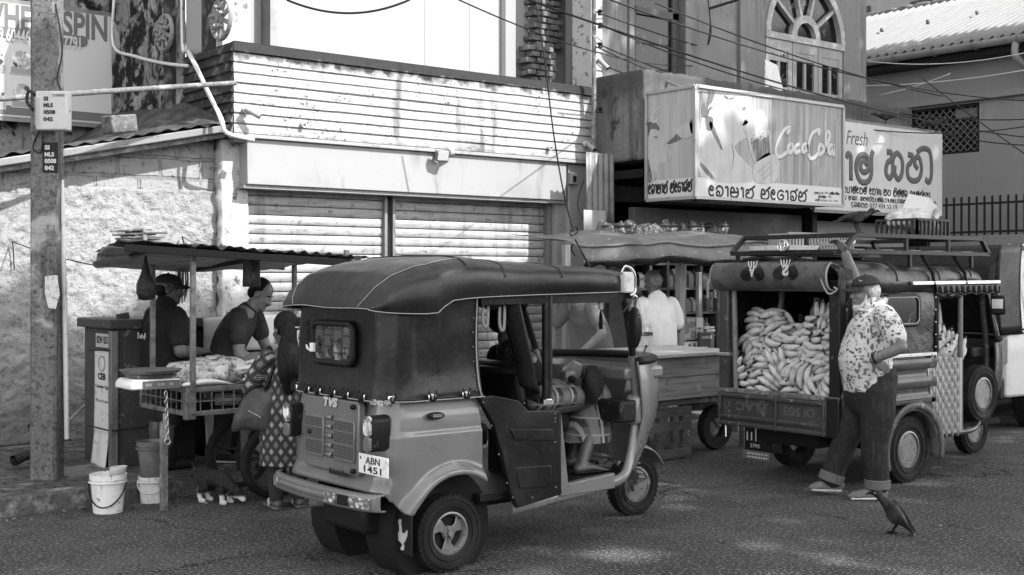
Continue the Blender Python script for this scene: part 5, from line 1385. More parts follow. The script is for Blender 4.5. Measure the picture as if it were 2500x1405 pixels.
# roof rack
rk = MB()
RZ0, RZ1 = 1.815, 1.945
for y in (TN + .04, TF - .06):
 rk.bar((7.72, y, RZ0), (9.78, y, RZ0), .035).bar((7.88, y, RZ1), (9.66, y, RZ1), .035).bar((7.72, y, RZ0), (7.88, y, RZ1), .035).bar((9.78, y, RZ0), (9.66, y, RZ1), .035)
 for x in (8.55, 9.15): rk.bar((x, y, RZ0), (x, y, RZ1), .03)
 for x in (7.8, 8.6, 9.5): rk.bar((x, y, 1.7), (x, y, RZ0), .03)
rk.bar((7.88, TN + .04, RZ1), (7.88, TF - .06, RZ1), .035).bar((7.72, TN + .04, RZ0), (7.72, TF - .06, RZ0), .035).bar((9.66, TN + .04, RZ1), (9.66, TF - .06, RZ1), .035)
for y in (TC - .1,): rk.bar((7.88, y, RZ0), (7.88, y, RZ1), .03)
rko = rk.build('roof_rack', M['blackmetal'], bt, bevel=.004)
for k in range(5):
 MB().box(7.9 + k * .38, 8.05 + k * .38, TN + .07, TF - .09, RZ0 + .005, RZ0 + .025).build('rack_board', M['wood'], rko)
for x in (8.83, 9.3): MB().tube([(x, TN - .035, 1.56), (x, TN - .02, 1.66), (x - .02, TN + .04, 1.76), (x - .03, TN + .1, 1.86)], .016, 6, up=(1, 0, 0), flat=.4).build('strap', M['dark'], rko)
# garnish strip with a round badge lying on the rear of the rack
p, q = onU(1831, 609, 7.68), onU(2003, 607, 7.68)
gs = MB().prism([(p.y, p.z - .012), (p.y, p.z + .02), ((p.y + q.y) / 2, p.z + .028), (q.y, q.z + .02), (q.y + .02, q.z - .012)], 'x', 7.67, 7.69).build('chrome_garnish', M['alu'], bt, bevel=.003)
c = onU(1912, 600, 7.665)
b = MB()
for ry, rz_, oz in ((.05, .042, 0), (.02, .04, 0), (.034, .014, .02)):
 b.tube([(7.66, c.y + ry * math.cos(t), c.z + oz + rz_ * math.sin(t)) for t in [2 * math.pi * k / 28 for k in range(28)]], .006, 6, closed=True)
b.build('badge', M['chrome'], gs, smooth=True)
# ---------------------------------------------------------------- bananas
BAN = mat('banana_skin', .6, .5, layers=[('noise', 10, .42, .62, .42), ('noise', 40, .62, .68, .06), ('noise', 5, .6, .7, .25)])
BTIP = mat('banana_tip', .04, .8)
def banana(b, b2, o, d, up, L, r):
 d = d.normalized(); up = (up - d * up.dot(d)).normalized(); P = []; rad = []
 for k in range(9):
  t = k / 8
  P.append(o + d * (L * t) + up * (L * .9 * (t - .5) * (t - .5) - L * .22)); rad.append(r * [.4, .55, .85, 1, 1.03, 1, .88, .62, .3][k])
 b.tube(P, rad, 8)
 b2.tube([P[-1] - (P[-1] - P[-2]).normalized() * .004, P[-1] + (P[-1] - P[-2]).normalized() * .014], [r * .48, r * .3], 6)
 b2.tube([P[0] - (P[1] - P[0]).normalized() * .01, P[0]], [r * .45, r * .4], 5)
def hand(seed, n1=5):
 """two layers of fingers side by side, lying along -y, seen from -x"""
 rnd = random.Random(seed); b = MB(); b2 = MB()
 for lay in range(2):
  for k in range(n1 - (lay == 0)):
   a = (k / (n1 - 1) - .5) * .9 + rnd.uniform(-.08, .08)
   d = Vector((-.18 - .2 * (1 - lay) + rnd.uniform(-.12, .12), -math.cos(a), math.sin(a) * .8))
   o = Vector((.03 * lay - .0, .09, .046 * (k - (n1 - 1) / 2 + (.5 if lay == 0 else 0)) * .8)) - Vector((.028 if lay == 0 else 0, 0, 0))
   banana(b, b2, o, d, Vector((.9, 0, .55)), rnd.uniform(.165, .215), rnd.uniform(.0235, .0285))
 b.ball((.02, .095, 0), (.025, .03, .07), 8, 6)
 return b, b2
bh0 = [hand(s) for s in range(4)]
protos = [None] * 4
rnd = random.Random(11)
LB = 'hand of ripe bananas in the heap filling the open back of the truck'
for row in range(7):
 z = .785 + row * .09; ncol = 5
 for k in range(ncol):
  y = TN + .17 + (TF - TN - .36) * (k + .5 * (row % 2)) / (ncol - .5)
  f = (y - TN) / (TF - TN)
  top = 1.1 + .25 * (1 - f) + .07 * math.sin(f * 9)
  if z > top + .08: continue
  x = UR + .16 + row * .03 + rnd.uniform(-.045, .045)
  fl_ = rnd.random() < .4
  rot = (rnd.uniform(-.55, .7) + (math.pi if fl_ else 0) + (rnd.choice((-.9, .9)) if rnd.random() < .25 else 0), rnd.uniform(-.2, .25), rnd.uniform(-.35, .35))
  si = rnd.randrange(4)
  if protos[si] is None:
   t = thing('banana_hand', LB, 'bananas', (x, y, z), 0, 'hands of bananas in the truck')
   t.rotation_euler = rot
   q1, q2 = bh0[si]; nf = len(q1.f); q1.add(q2.v, q2.f); fo = q1.build('fruit', BAN, t, smooth=True); fo.data.materials.append(BTIP)
   for pg in fo.data.polygons: pg.material_index = int(pg.index >= nf)
   protos[si] = t
  else: dup(protos[si], (x, y, z), rot)
# hands heaped in the cab doorway
dlab = 'hand of bananas showing above the tread-plate door of the truck'
for (px, py, rz, rx) in ((2285, 850, 2.2, -.9), (2300, 830, 1.2, -1.0), (2318, 850, 1.6, -.7), (2275, 845, .6, -.8)):
 p = onV(px, py, TN + .16); o = dup(protos[rnd.randrange(4)] or protos[0], p, (rx, -.3, rz), dlab); o['group'] = 'hands of bananas in the cab doorway'
# cut banana stalks standing among the fruit
STK = mat('banana_stalk', .16, .8, layers=[('noise', (14, 14, 3), .45, .65, .07), ('noise', 30, .6, .7, .3)])
for (x0, y0, x1, y1, u, r, lab) in ((1845, 860, 1822, 752, 7.98, .03, 'short knobbly banana stalk at the left of the fruit heap'), (1905, 850, 1908, 715, 7.96, .026, 'pale straight banana stalk standing before the cab window'), (1975, 830, 1996, 730, 7.95, .03, 'dark leaning banana stalk at the right of the fruit heap'), (1958, 800, 1954, 772, 8.2, .022, 'small dark banana stalk deep inside the truck')):
 p, q = onU(x0, y0, u), onU(x1, y1, u + .1)
 pts = [p.lerp(q, k / 6) + Vector((0, .006 * math.sin(k * 2), 0)) for k in range(7)]
 tag(MB().tube(pts, [r * 1.25, r * 1.05, r, r * .95, r * 1.1, r * .9, r], 10).build('banana_stalk', STK, None, smooth=45), lab, 'stalk')
p, q = onV(2292, 850, TN + .2), onV(2290, 740, TN + .3)
tag(MB().tube([p, (p + q) / 2, q], [.04, .034, .02], 10).build('banana_stalk', mat('pale_stalk', .45, .7), None, smooth=45), 'pale banana stalk rising in the cab doorway of the truck', 'stalk')
# goods on the rack
CRM = mat('black_crate_plastic', .03, .5)
c = onV(2228, 583, 6.15); cu, cz = c.x, RZ1 + .02
ct = wthing('plastic_crate', 'black slatted plastic crate stuffed with bags on top of the truck rack', 'crate', (cu, 6.15, cz))
b = MB(); X0_, X1_, Y0_, Y1_ = cu - .24, cu + .24, 5.95, 6.35
for zz in (0, .15): b.bar((X0_, Y0_, cz + zz), (X1_, Y0_, cz + zz), .02).bar((X0_, Y1_, cz + zz), (X1_, Y1_, cz + zz), .02).bar((X0_, Y0_, cz + zz), (X0_, Y1_, cz + zz), .02).bar((X1_, Y0_, cz + zz), (X1_, Y1_, cz + zz), .02)
for k in range(9):
 x = X0_ + (X1_ - X0_) * k / 8; b.bar((x, Y0_, cz), (x, Y0_, cz + .15), .018)
 y = Y0_ + (Y1_ - Y0_) * k / 8; b.bar((X0_, y, cz), (X0_, y, cz + .15), .018)
b.box(X0_, X1_, Y0_, Y1_, cz - .012, cz - .002); b.build('slatted_frame', CRM, ct)
BAGM = mat('crumpled_plastic', .6, .3, layers=[('noise', 14, .45, .6, .4), ('noise', 40, .6, .7, .2)], bump=[('noise', 16, .8, .03)])
def crump(c, r, seed, n=22):
 b = MB().ball(c, r, n, n // 2)
 for i, v in enumerate(b.v):
  d = v - Vector(c); b.v[i] = Vector(c) + d * (1 + .35 * noise.noise(d * (2.2 / max(r)) + Vector((seed, 0, 0))) + .18 * noise.noise(d * (6 / max(r)) + Vector((seed, 3, 0))))
 return b
tag(crump((cu - .06, 6.15, cz + .16), (.2, .17, .1), 2).build('plastic_bag', BAGM, None, smooth=True), 'crumpled pale plastic bag bulging out of the black crate', 'bag')
tag(crump((cu + .12, 6.1, cz + .08), (.12, .13, .07), 5).build('plastic_bag', mat('striped_bag', .55, .4, layers=[('wave', 30, .4, .6, .1, {'dist': 4})], bump=[('noise', 16, .8, .03)]), None, smooth=True), 'striped bag inside the right of the black crate', 'bag')
cbx = wthing('carton', 'small printed white carton lying tilted on top of the bags in the crate', 'box', (cu + .1, 6.12, cz + .25))
MB().obox((cu + .1, 6.12, cz + .25), (.3, .2, .14), (.25, .35, .2)).build('carton_body', mat('white_card', .65, .7), cbx, bevel=.004)
for k in (-1, 1): MB().obox((cu + .1 + k * .06, 6.018 - .006, cz + .235 - k * .02), (.08, .006, .09), (.25, .35, .2)).build('printed_picture', PT, cbx)
c = onV(1990, 583, 6.5)
pc = wthing('plastic_crate', 'low pale plastic crate lying along the far side of the truck rack', 'crate', (c.x, 6.5, RZ0 + .03))
b = MB(); b.box(c.x - .42, c.x + .45, 6.45, 6.47, RZ0 + .03, RZ0 + .17).box(c.x - .42, c.x - .4, 6.47, 6.66, RZ0 + .03, RZ0 + .17)
b.build('crate_wall', M['midgrey'], pc)
b = MB()
for k in range(22): b.box(c.x - .42 + k * .041, c.x - .40 + k * .041, 6.436, 6.45, RZ0 + .04, RZ0 + .15)
b.box(c.x - .43, c.x + .46, 6.432, 6.45, RZ0 + .15, RZ0 + .18)
explode(b, 'crate_rib', M['midgrey'], pc)
a, c2 = onV(1990, 600, 6.0), onV(2085, 590, 6.1)
tag(MB().bar((a.x, 6.0, RZ0 + .06), (a.x + .7, 6.15, RZ0 + .1), .05, .03).build('timber_offcut', M['wood'], None, bevel=.004), 'pale timber offcut lying across the middle of the rack', 'timber')
# ================================================================ signs over the corner shop
US, VS0, VS1 = 10.2, 9.38, 10.14
ca = onU(1697, 210, US); cb_ = onU(1697, 482, US)
SZ0, SZ1 = cb_.z + .0, ca.z
VS0 = ca.y
XS1 = onV(2058, 262, VS0).x
sg = wthing('drink_sign_box', 'boxed drink-advert shop sign with a woman drinking from a glass and white script', 'sign', (US + 1.3, VS0 + .3, SZ0))
POST = mat('faded_poster', .2, .4, layers=[('noise', (10, 10, .8), .4, .65, .33), ('noise', (40, 40, 1.5), .56, .68, .4, {'amt': .8}), ('noise', (22, 22, .9), .58, .68, .08, {'amt': .7})])
SKIN_P = mat('poster_pale', .42, .4, layers=[('noise', (12, 12, 1), .5, .7, .3), ('noise', 3, .45, .65, .36), ('noise', (40, 40, 2), .6, .7, .22)])
HAIR_P = mat('poster_dark', .09, .4, layers=[('noise', (30, 30, 4), .5, .7, .3)])
MID_P = mat('poster_mid', .3, .4, layers=[('noise', (25, 25, 2), .5, .7, .5)])
MB().box(US + .012, XS1, VS0 + .012, VS1, SZ0, SZ1).build('sign_box', M['sign_w'], sg)
HB = .165
MB().box(US + .02, XS1 - .02, VS0 + .004, VS0 + .012, SZ0 + .225, SZ1 - .02).build('front_poster', POST, sg)
MB().box(US + .004, US + .012, VS0 + .02, VS1 - .02, SZ0 + .225, SZ1 - .02).build('side_poster', mat('pale_poster', .32, .4, layers=[('noise', (10, 10, .8), .4, .65, .4), ('noise', (22, 22, .9), .58, .7, .16, {'amt': .7})]), sg)
b = MB()
for p, q in (((US, VS0, SZ0), (US, VS0, SZ1)), ((XS1, VS0, SZ0), (XS1, VS0, SZ1)), ((US, VS1, SZ0), (US, VS1, SZ1)), ((US, VS0, SZ1), (XS1, VS0, SZ1)), ((US, VS0, SZ0), (XS1, VS0, SZ0)), ((US, VS0, SZ1), (US, VS1, SZ1)), ((US, VS0, SZ0), (US, VS1, SZ0))): b.bar(p, q, .04)
b.build('frame', mat('sign_frame', .3, .4, .3, layers=[('noise', 12, .6, .7, .15)]), sg, bevel=.004)
def fp(px, py, dv=0.0):
 p = onV(px, py, VS0 + .004); return (p.x, p.z)
def poster(nm, pts, m, lvl, sub=4):
 P = [fp(*p) for p in pts]
 P = [(v.x, v.z) for v in spline([(x, 0, z) for x, z in P], sub, True)] if sub else P
 return MB().prism(P, 'y', VS0 + .003 - .0016 * lvl, VS0 + .0045).build(nm, m, sg)
poster('printed_figure', [(1738, 225), (1830, 232), (1826, 262), (1836, 290), (1820, 300), (1826, 330), (1800, 350), (1798, 372), (1850, 440), (1712, 432), (1712, 300), (1728, 280)], SKIN_P, 1)
poster('printed_hair', [(1712, 222), (1742, 224), (1738, 250), (1728, 262), (1730, 280), (1714, 285)], HAIR_P, 2)
poster('printed_hair', [(1722, 285), (1740, 290), (1736, 320), (1722, 312)], HAIR_P, 2)
poster('printed_eye', [(1768, 233), (1782, 240), (1798, 236), (1784, 244), (1770, 240)], HAIR_P, 2)
poster('printed_nostril', [(1812, 263), (1820, 262), (1818, 270), (1811, 270)], HAIR_P, 2)
poster('printed_lips', [(1806, 298), (1820, 294), (1826, 300), (1812, 308)], MID_P, 2)
for a in ([(1738, 300), (1762, 360), (1758, 362), (1732, 310)], [(1784, 350), (1790, 380), (1784, 418), (1792, 380)], [(1712, 398), (1745, 435), (1735, 436), (1712, 410)], [(1740, 262), (1728, 275), (1732, 262)]): poster('printed_fold', a, HAIR_P, 2)
poster('printed_glass', [(1812, 305), (1840, 272), (1866, 274), (1880, 340), (1880, 380), (1842, 398), (1826, 345)], MID_P, 2, 3)
poster('printed_drink', [(1830, 340), (1876, 328), (1880, 378), (1846, 396)], HAIR_P, 3, 0)
poster('printed_hand', [(1838, 410), (1868, 376), (1892, 380), (1902, 405), (1890, 445), (1846, 446)], SKIN_P, 3)
for k in range(3): poster('printed_finger_line', [(1846 + 8 * k, 420 + 8 * k), (1880 + 4 * k, 392 + 10 * k), (1882 + 4 * k, 394 + 10 * k), (1850 + 8 * k, 424 + 8 * k)], MID_P, 4, 0)
# flowing script lettering as strokes
SCR = mat('script_white', .5, .4)
def script(strokes, r, nm, m=SCR, lvl=.004):
 b = MB()
 for s in strokes:
  P = [onV(x, y, VS0 + .002) for x, y in s]
  b.tube(spline(P, 5), r, 6, up=(0, -1, 0), flat=lvl / r)
 return b.build(nm, m, sg, smooth=True)
cc = [[(1932, 330), (1938, 312), (1924, 318), (1908, 345), (1902, 372), (1912, 384), (1932, 372)],
      [(1942, 350), (1934, 360), (1938, 374), (1948, 362), (1942, 350)], [(1964, 352), (1954, 358), (1954, 374), (1966, 368)], [(1984, 352), (1974, 356), (1972, 372), (1982, 366), (1985, 352), (1986, 374)],
      [(2014, 332), (2016, 318), (1998, 326), (1988, 355), (1990, 384), (2002, 386), (2014, 374)], [(2022, 352), (2014, 362), (2018, 378), (2028, 366), (2022, 352)], [(2032, 372), (2044, 330), (2034, 326), (2034, 378)], [(2050, 352), (2042, 360), (2042, 376), (2050, 370), (2053, 354), (2054, 384)]]
cc = [[(1894 + (x - 1902) * .93, y + 1) for x, y in s] for s in cc]
script(cc, .03, 'script_lettering')
gl = [[(1834 + (x - 1902) * .28, 334 + (y - 345) * .28 - (x - 1902) * .06) for x, y in s] for s in cc]
script(gl, .0085, 'glass_script', lvl=.006)
# side poster: smaller woman with a bottle
def sp(px, py):
 p = onU(px, py, US + .004); return (p.y, p.z)
def sposter(nm, pts, m, lvl, sub=4):
 P = [sp(*p) for p in pts]
 P = [(v.y, v.z) for v in spline([(0, y, z) for y, z in P], sub, True)] if sub else P
 return MB().prism(P, 'x', US + .003 - .0016 * lvl, US + .0045).build(nm, m, sg)
sposter('printed_figure', [(1580, 310), (1600, 312), (1616, 330), (1628, 345), (1622, 360), (1640, 370), (1630, 395), (1610, 400), (1600, 440), (1580, 440)], SKIN_P, 1)
sposter('printed_hair', [(1579, 302), (1600, 300), (1610, 318), (1590, 316), (1583, 335), (1579, 330)], HAIR_P, 2)
sposter('printed_hair', [(1579, 380), (1586, 400), (1592, 440), (1579, 442)], HAIR_P, 2)
sposter('printed_bottle', [(1628, 352), (1650, 330), (1658, 318), (1668, 325), (1662, 340), (1652, 346)], HAIR_P, 2)
sposter('printed_hand', [(1652, 315), (1690, 300), (1692, 330), (1665, 338)], SKIN_P, 3)
sposter('printed_eye', [(1596, 336), (1604, 332), (1606, 337)], HAIR_P, 2)
sposter('printed_cuff', [(1684, 298), (1692, 294), (1692, 326), (1687, 322)], HAIR_P, 3)
for pts in ([(1612, 262), (1600, 272), (1592, 290), (1596, 300), (1606, 292)],):
 b = MB(); b.tube(spline([onU(x, y, US + .002) for x, y in pts], 5), .01, 6, up=(-1, 0, 0), flat=.3); b.build('script_lettering', SCR, sg, smooth=True)
MB().tube([onU(1593 + 8 * math.cos(t), 430 + 12 * math.sin(t), US + .001) for t in [2 * math.pi * k / 16 for k in range(16)]], .005, 5, closed=True).build('printed_earring', MID_P, sg)
# shop name strips in Sinhala
MB().box(US + .02, XS1 - .02, VS0 + .003, VS0 + .012, SZ0 + .02, SZ0 + .225).build('name_strip', M['sign_w'], sg)
MB().box(US + .003, US + .012, VS0 + .02, VS1 - .02, SZ0 + .02, SZ0 + .225).build('name_strip', M['sign_w'], sg)
NAME = 'e ra aa sha aa na hal sp sa hal e ta aa ra hal sa hal'
a, c = onV(1730, 478, VS0), onV(1972, 478, VS0)
sinhala('shop_name', NAME, M['ink'], sg, (a.x, VS0 + .001, a.z), (1, 0, 0), (0, 0, 1), .115, c.x - a.x, .0125)
a, c = onU(1583, 472, US), onU(1690, 472, US)
sinhala('shop_name', NAME, M['ink'], sg, (US + .001, a.y, a.z - .01), (0, -1, 0), (0, 0, 1), .105, a.y - c.y, .011)
for (txt, seq, px, py, wpx, hh) in (('60,', 'na e ta co', 1988, 474, 22, .03),):
 a, c = onV(px, py, VS0), onV(px + wpx, py, VS0); sinhala('address_line', 'na e ha aa', M['ink'], sg, (a.x, VS0 + .001, a.z), (1, 0, 0), (0, 0, 1), .028, c.x - a.x, .004, .0025)
def st(s, px, py, px1, h, par=None, m=None, v=None):
 v = v or VS0 + .002; a, c = onV(px, py, v), onV(px1, py, v)
 return text('address_line', s, m or M['ink'], par or sg, (a.x, v, a.z), (1, 0, 0), (0, 0, 1), h=h, width=c.x - a.x, depth=.003)
st(': 60,', 2010, 474, 2022, .03)
a, c = onV(2025, 475, VS0), onV(2050, 475, VS0); sinhala('address_line', 'pa la la i ya sp va i da i ya', M['ink'], sg, (a.x, VS0 + .001, a.z), (1, 0, 0), (0, 0, 1), .026, c.x - a.x, .0035, .0025)
a, c = onV(1998, 483, VS0), onV(2018, 483, VS0); sinhala('address_line', 'e ka aa la ka', M['ink'], sg, (a.x, VS0 + .001, a.z), (1, 0, 0), (0, 0, 1), .026, c.x - a.x, .0035, .0025)
st('02', 2022, 483, 2030, .028); st('0750 771 772', 2004, 492, 2046, .024)
a, c = onV(1990, 491, VS0), onV(2002, 491, VS0); sinhala('address_line', 'ta la i', M['ink'], sg, (a.x, VS0 + .001, a.z), (1, 0, 0), (0, 0, 1), .022, c.x - a.x, .003, .002)
for x in (10.6, 12.3): MB().bar((x, VS0 + .35, SZ1), (x, 10.25, SZ1 + .2), .03).build('hanger', M['steel'], sg)
b = MB(); b.box(10.3, 10.5, VS0 + .06, VS0 + .14, SZ0 - .04, SZ0 - .021); b.build('bottom_clip', M['dark'], sg)
# the second sign
VG = 9.95
g0, g1 = onV(2040, 505, VG), onV(2300, 328, VG)
GX0, GX1 = onV(1990, 512, VG).x, g1.x
GZ0, GZ1 = onV(2300, 528, VG).z, g1.z
fs = wthing('coconut_shop_sign', 'white shop sign with large grey letters and the word Fresh, beside the drink sign', 'sign', ((GX0 + GX1) / 2, VG, GZ0))
MB().box(GX0, GX1, VG, VG + .08, GZ0, GZ1).build('panel', mat('dull_sign_white', .5, .4, layers=[('noise', (9, 9, .8), .55, .75, .4, {'amt': .6}), ('noise', 2, .5, .7, .44)]), fs)
b = MB()
for p, q in (((GX0, GZ0), (GX1, GZ0)), ((GX0, GZ1), (GX1, GZ1)), ((GX1, GZ0), (GX1, GZ1))): b.bar((p[0], VG + .03, p[1]), (q[0], VG + .03, q[1]), .035, .08)
b.build('frame', M['steel'], fs, bevel=.003)
GI = mat('sign_grey_letters', .1, .5)
def gsin(seq, px0, py, px1, hpx, wg, m=GI, nm='sign_lettering'):
 a, c = onV(px0, py, VG - .001), onV(px1, py, VG - .001); hh = onV(px0, py - hpx, VG).z - a.z
 sinhala(nm, seq, m, fs, (a.x, VG - .001, a.z), (1, 0, 0), (0, 0, 1), hh, c.x - a.x, wg, .005)
gsin('aa la', 2062, 440, 2136, 66, .042)
gsin('ka da ee', 2160, 436, 2282, 68, .042)
a, c = onV(2066, 352, VG), onV(2118, 352, VG); tz = onV(2066, 318, VG).z
text('sign_lettering', 'Fresh', GI, fs, (a.x, VG - .001, a.z), (1, 0, 0), (0, 0, 1), h=tz - a.z, width=c.x - a.x, depth=.003, shear=.25)
gsin('e pa aa la hal e tha la hal sp e tha aa ga sp sa ha sp sa i la hal la ra sp va e la na hal e da aa', 2060, 470, 2272, 15, .010, M['ink'], 'sign_line')
gsin('sl sp sha aa ka aa co sp ka sa va tha hal tha cm ma_ la ka cm ha aa ma_ ga ma_ cm ha aa ka na da ra cm pa la va tha hal tha cm pa ra na aa va'.replace('ma_', 'pa'), 2064, 488, 2286, 10, .0062, M['ink'], 'sign_line')
gsin('du ra ka tha na co', 2078, 505, 2122, 11, .007, M['ink'], 'sign_line')
a, c = onV(2124, 508, VG), onV(2190, 508, VG)
text('phone_number', '077 434 55 19', M['ink'], fs, (a.x, VG - .001, a.z), (1, 0, 0), (0, 0, 1), h=.062, width=c.x - a.x, depth=.003)
for x in (GX0 + .3, GX1 - .3): MB().bar((x, VG + .08, GZ1 - .1), (x, 10.2, GZ1 - .1), .04).build('bracket', M['steel'], fs)
# ================================================================ poles, pipes, cameras, lamps, cables
def octo(r, c): return [(c[0] + r * math.cos(R(22.5 + 45 * k)), c[1] + r * math.sin(R(22.5 + 45 * k))) for k in range(8)]
px_ = onG(126, 1172, .12)
po = wthing('utility_pole', 'weathered concrete utility pole with stencilled letters, standing on the pavement at the left', 'pole', px_)
bx = (px_.x, px_.y + .1)
def polef(i, j):
 a = 2 * math.pi * i; z = .1 + 7 * j; k = max(abs(math.cos(a)), abs(math.sin(a)))
 ang = a - R(38.9); h = (.098 - .006 * j)
 rr_ = h / max(k, .78)
 e = .004 * noise.noise((a * 3, z * 8, 1))
 return (bx[0] + (rr_ + e) * math.cos(ang), bx[1] + (rr_ + e) * math.sin(ang), z)
MB().grid(polef, 48, 160).build('shaft', M['concrete_pole'], po, smooth=28)
dface = Vector((-FU, -FV, 0)); rdir = Vector((FV, -FU, 0))
def pt(s, px, py, px1, hpx, m, nm='stencil_lettering', bold=.0, off=.1):
 dpt = Vector((bx[0], bx[1], 0)).dot(Vector((FU, FV, 0))) - off
 a, c, t_ = atD(px, py, dpt), atD(px1, py, dpt), atD(px, py - hpx, dpt)
 return text(nm, s, m, po, a, rdir, (0, 0, 1), h=t_.z - a.z, width=(c - a).length, depth=.002, bold=bold)
dk = MB(); dpt = Vector((bx[0], bx[1], 0)).dot(Vector((FU, FV, 0)))
a, c = atD(104, 422, dpt - .098), atD(142, 348, dpt - .098)
v0, v1 = a, c
dk.loft([[a, a + (c - a).dot(rdir) * rdir], [Vector((a.x, a.y, c.z)), Vector((c.x, c.y, c.z))]], closed=False, caps=False); dk.build('painted_panel', M['dark'], po, solid=.003)
for s, y, x1 in (('SI', 366, 121), ('MLS', 383, 132), ('0508', 399, 137), ('042', 416, 132)): pt(s, 109, y, x1, 11, M['sign_w'], bold=.04, off=.102)
for s, y in (('S T', 560), ('S C', 578), ('TMCP', 601), ('8 M', 625), ('1769', 655)): pt(s, 112, y, 138, 10, M['ink_g'], 'cast_lettering', off=.1)
pt('2', 117, 950, 131, 26, M['ink_g'], 'painted_number', .03); pt('9', 117, 915, 131, 26, M['ink_g'], 'painted_number', .02)
b = MB(); a = atD(108, 672, dpt - .1)
pp = [atD(x, y, dpt - .1) for x, y in ((110, 675), (140, 672), (146, 720), (136, 755), (118, 752), (110, 715))]
n_ = len(pp); b.add(pp + [p + dface * .002 for p in pp], [list(range(n_)), [n_ + k for k in range(n_)]] + [[k, (k + 1) % n_, n_ + (k + 1) % n_, n_ + k] for k in range(n_)]); b.build('painted_dapple', mat('dapple_paint', .6, .8, layers=[('noise', 25, .5, .65, .3)]), po)  # pale patch that paints a sun dapple on the pole
pv = MB(); pv.tube([atD(150, 440, dpt + .05), atD(158, 760, dpt + .03), atD(163, 1072, dpt + .02)], .019, 10); pv.build('conduit', M['pvc'], po, smooth=40)
cbx2 = wthing('junction_box', 'pale grey telephone junction box strapped to the concrete pole', 'box', atD(124, 318, dpt - .14))
def pbox(x0, y0, x1, y1, d0, d1):
 a, c = atD(x0, y1, dpt - d1), atD(x1, y0, dpt - d1); P = []
 for dd in (0, d1 - d0):
  for (q, z) in ((a, a.z), (c, a.z), (c, c.z), (a, c.z)): P.append(Vector((q.x, q.y, z)) - dface * dd)
 return MB().add(P, [(0, 1, 2, 3), (4, 5, 6, 7), (0, 1, 5, 4), (1, 2, 6, 5), (2, 3, 7, 6), (3, 0, 4, 7)])
PBM = mat('box_plastic', .46, .5, layers=[('noise', 12, .5, .75, .4), ('noise', (30, 30, 2), .62, .7, .25, {'amt': .5})])
pbox(86, 222, 164, 318, .1, .2).build('case', PBM, cbx2, bevel=.012)
for k in range(14): pbox(84, 238 + k * 5, 96, 240 + k * 5, .1, .206).build('cooling_rib', PBM, cbx2)
MB().cyl(atD(167, 272, dpt - .16), atD(167, 272, dpt - .13), .014).build('latch', M['steel'], cbx2)
for s, y, x1 in (('SI', 246, 117), ('MLS', 262, 129), ('0508', 279, 135), ('042', 296, 129)):
 a, c, t_ = atD(106, y, dpt - .203), atD(x1, y, dpt - .203), atD(106, y - 10, dpt - .203)
 text('stencil_lettering', s, M['ink'], cbx2, a, rdir, (0, 0, 1), h=t_.z - a.z, width=(c - a).length, depth=.002, bold=.04)
a, c, t_ = atD(128, 236, dpt - .203), atD(158, 236, dpt - .203), atD(128, 230, dpt - .203)
text('maker_lettering', 'SLT-MOBITEL', M['ink_g'], cbx2, a, rdir, (0, 0, 1), h=t_.z - a.z, width=(c - a).length, depth=.002)
tag(MB().tube(spline([atD(86, 232, dpt - .12), atD(70, 224, dpt - .1), atD(66, 250, dpt - .12), atD(82, 270, dpt - .14)], 5), .012, 7).build('cable_loop', M['wire'], None, smooth=True), 'black cable looping into the left of the junction box', 'cable')
tag(MB().tube(spline([atD(136, 10, dpt - .08), atD(152, 120, dpt - .1), atD(140, 190, dpt - .1), atD(148, 220, dpt - .13)], 6), .006, 6).build('cable', M['wire'], None, smooth=True), 'thin black cable running down the upper pole into the junction box', 'cable')
tag(MB().tube(spline([atD(98, 316, dpt - .12), atD(84, 345, dpt - .1), atD(82, 365, dpt - .1), atD(100, 372, dpt - .1), atD(104, 330, dpt - .13)], 6), .006, 6).build('cable', M['wire'], None, smooth=True), 'black cable loop hanging below the junction box', 'cable')
# horizontal pipe from the shop corner
tag(MB().tube([atD(-20, 243, 9.75), atD(280, 222, 10.7), atD(575, 203, 11.75)], .024, 10).build('steel_pipe', M['rust'], None, smooth=40), 'rusty steel pipe stretched level between the pole and the parapet corner', 'pipe')
# broom behind the pole
bp = onG(85, 1160, .12)
br = wthing('broom', 'dark broom head lying on the pavement behind the pole', 'broom', bp)
def brf(i, j):
 a = 2 * math.pi * j; rr_ = .03 + .05 * i
 return Vector((bp.x + .25 - .3 * i, bp.y + .35 + rr_ * 1.2 * math.cos(a), bp.z + .17 - .1 * i + rr_ * .5 * math.sin(a) + .01 * noise.noise((a * 6, i * 4, 0))))
MB().grid(brf, 8, 26).build('bristles', M['dark'], br, smooth=False)
MB().tube([(bp.x + .2, bp.y + .35, bp.z + .18), (bp.x + .8, bp.y + .9, bp.z + .5)], .012, 8).build('handle', M['wood'], br, smooth=40)
# white conduits on the corner
CDT = [('white conduit bending down the shop corner and along under the parapet', [onU(445, 0, 5.38), onU(447, 120, 5.38), onU(462, 130, 5.3), onU(510, 230, 5.2), onV(540, 290, 10.95), onV(553, 325, 10.9), onV(620, 342, 10.88)], .022),
       ('second white conduit slanting beside the first down the shop corner', [onU(455, 122, 5.3), onU(505, 218, 5.18), onV(535, 285, 10.9), onV(548, 322, 10.86)], .016),
       ('thin white conduit sagging across the mouldy side wall', [onU(278, 0, 5.36), onU(277, 112, 5.36), onU(330, 138, 5.3), onU(400, 155, 5.3), onU(460, 162, 5.28)], .018)]
for lab, pts, r in CDT:
 tag(MB().tube(spline(pts, 5), r, 8).build('conduit', M['pvc'], None, smooth=True), lab, 'conduit')
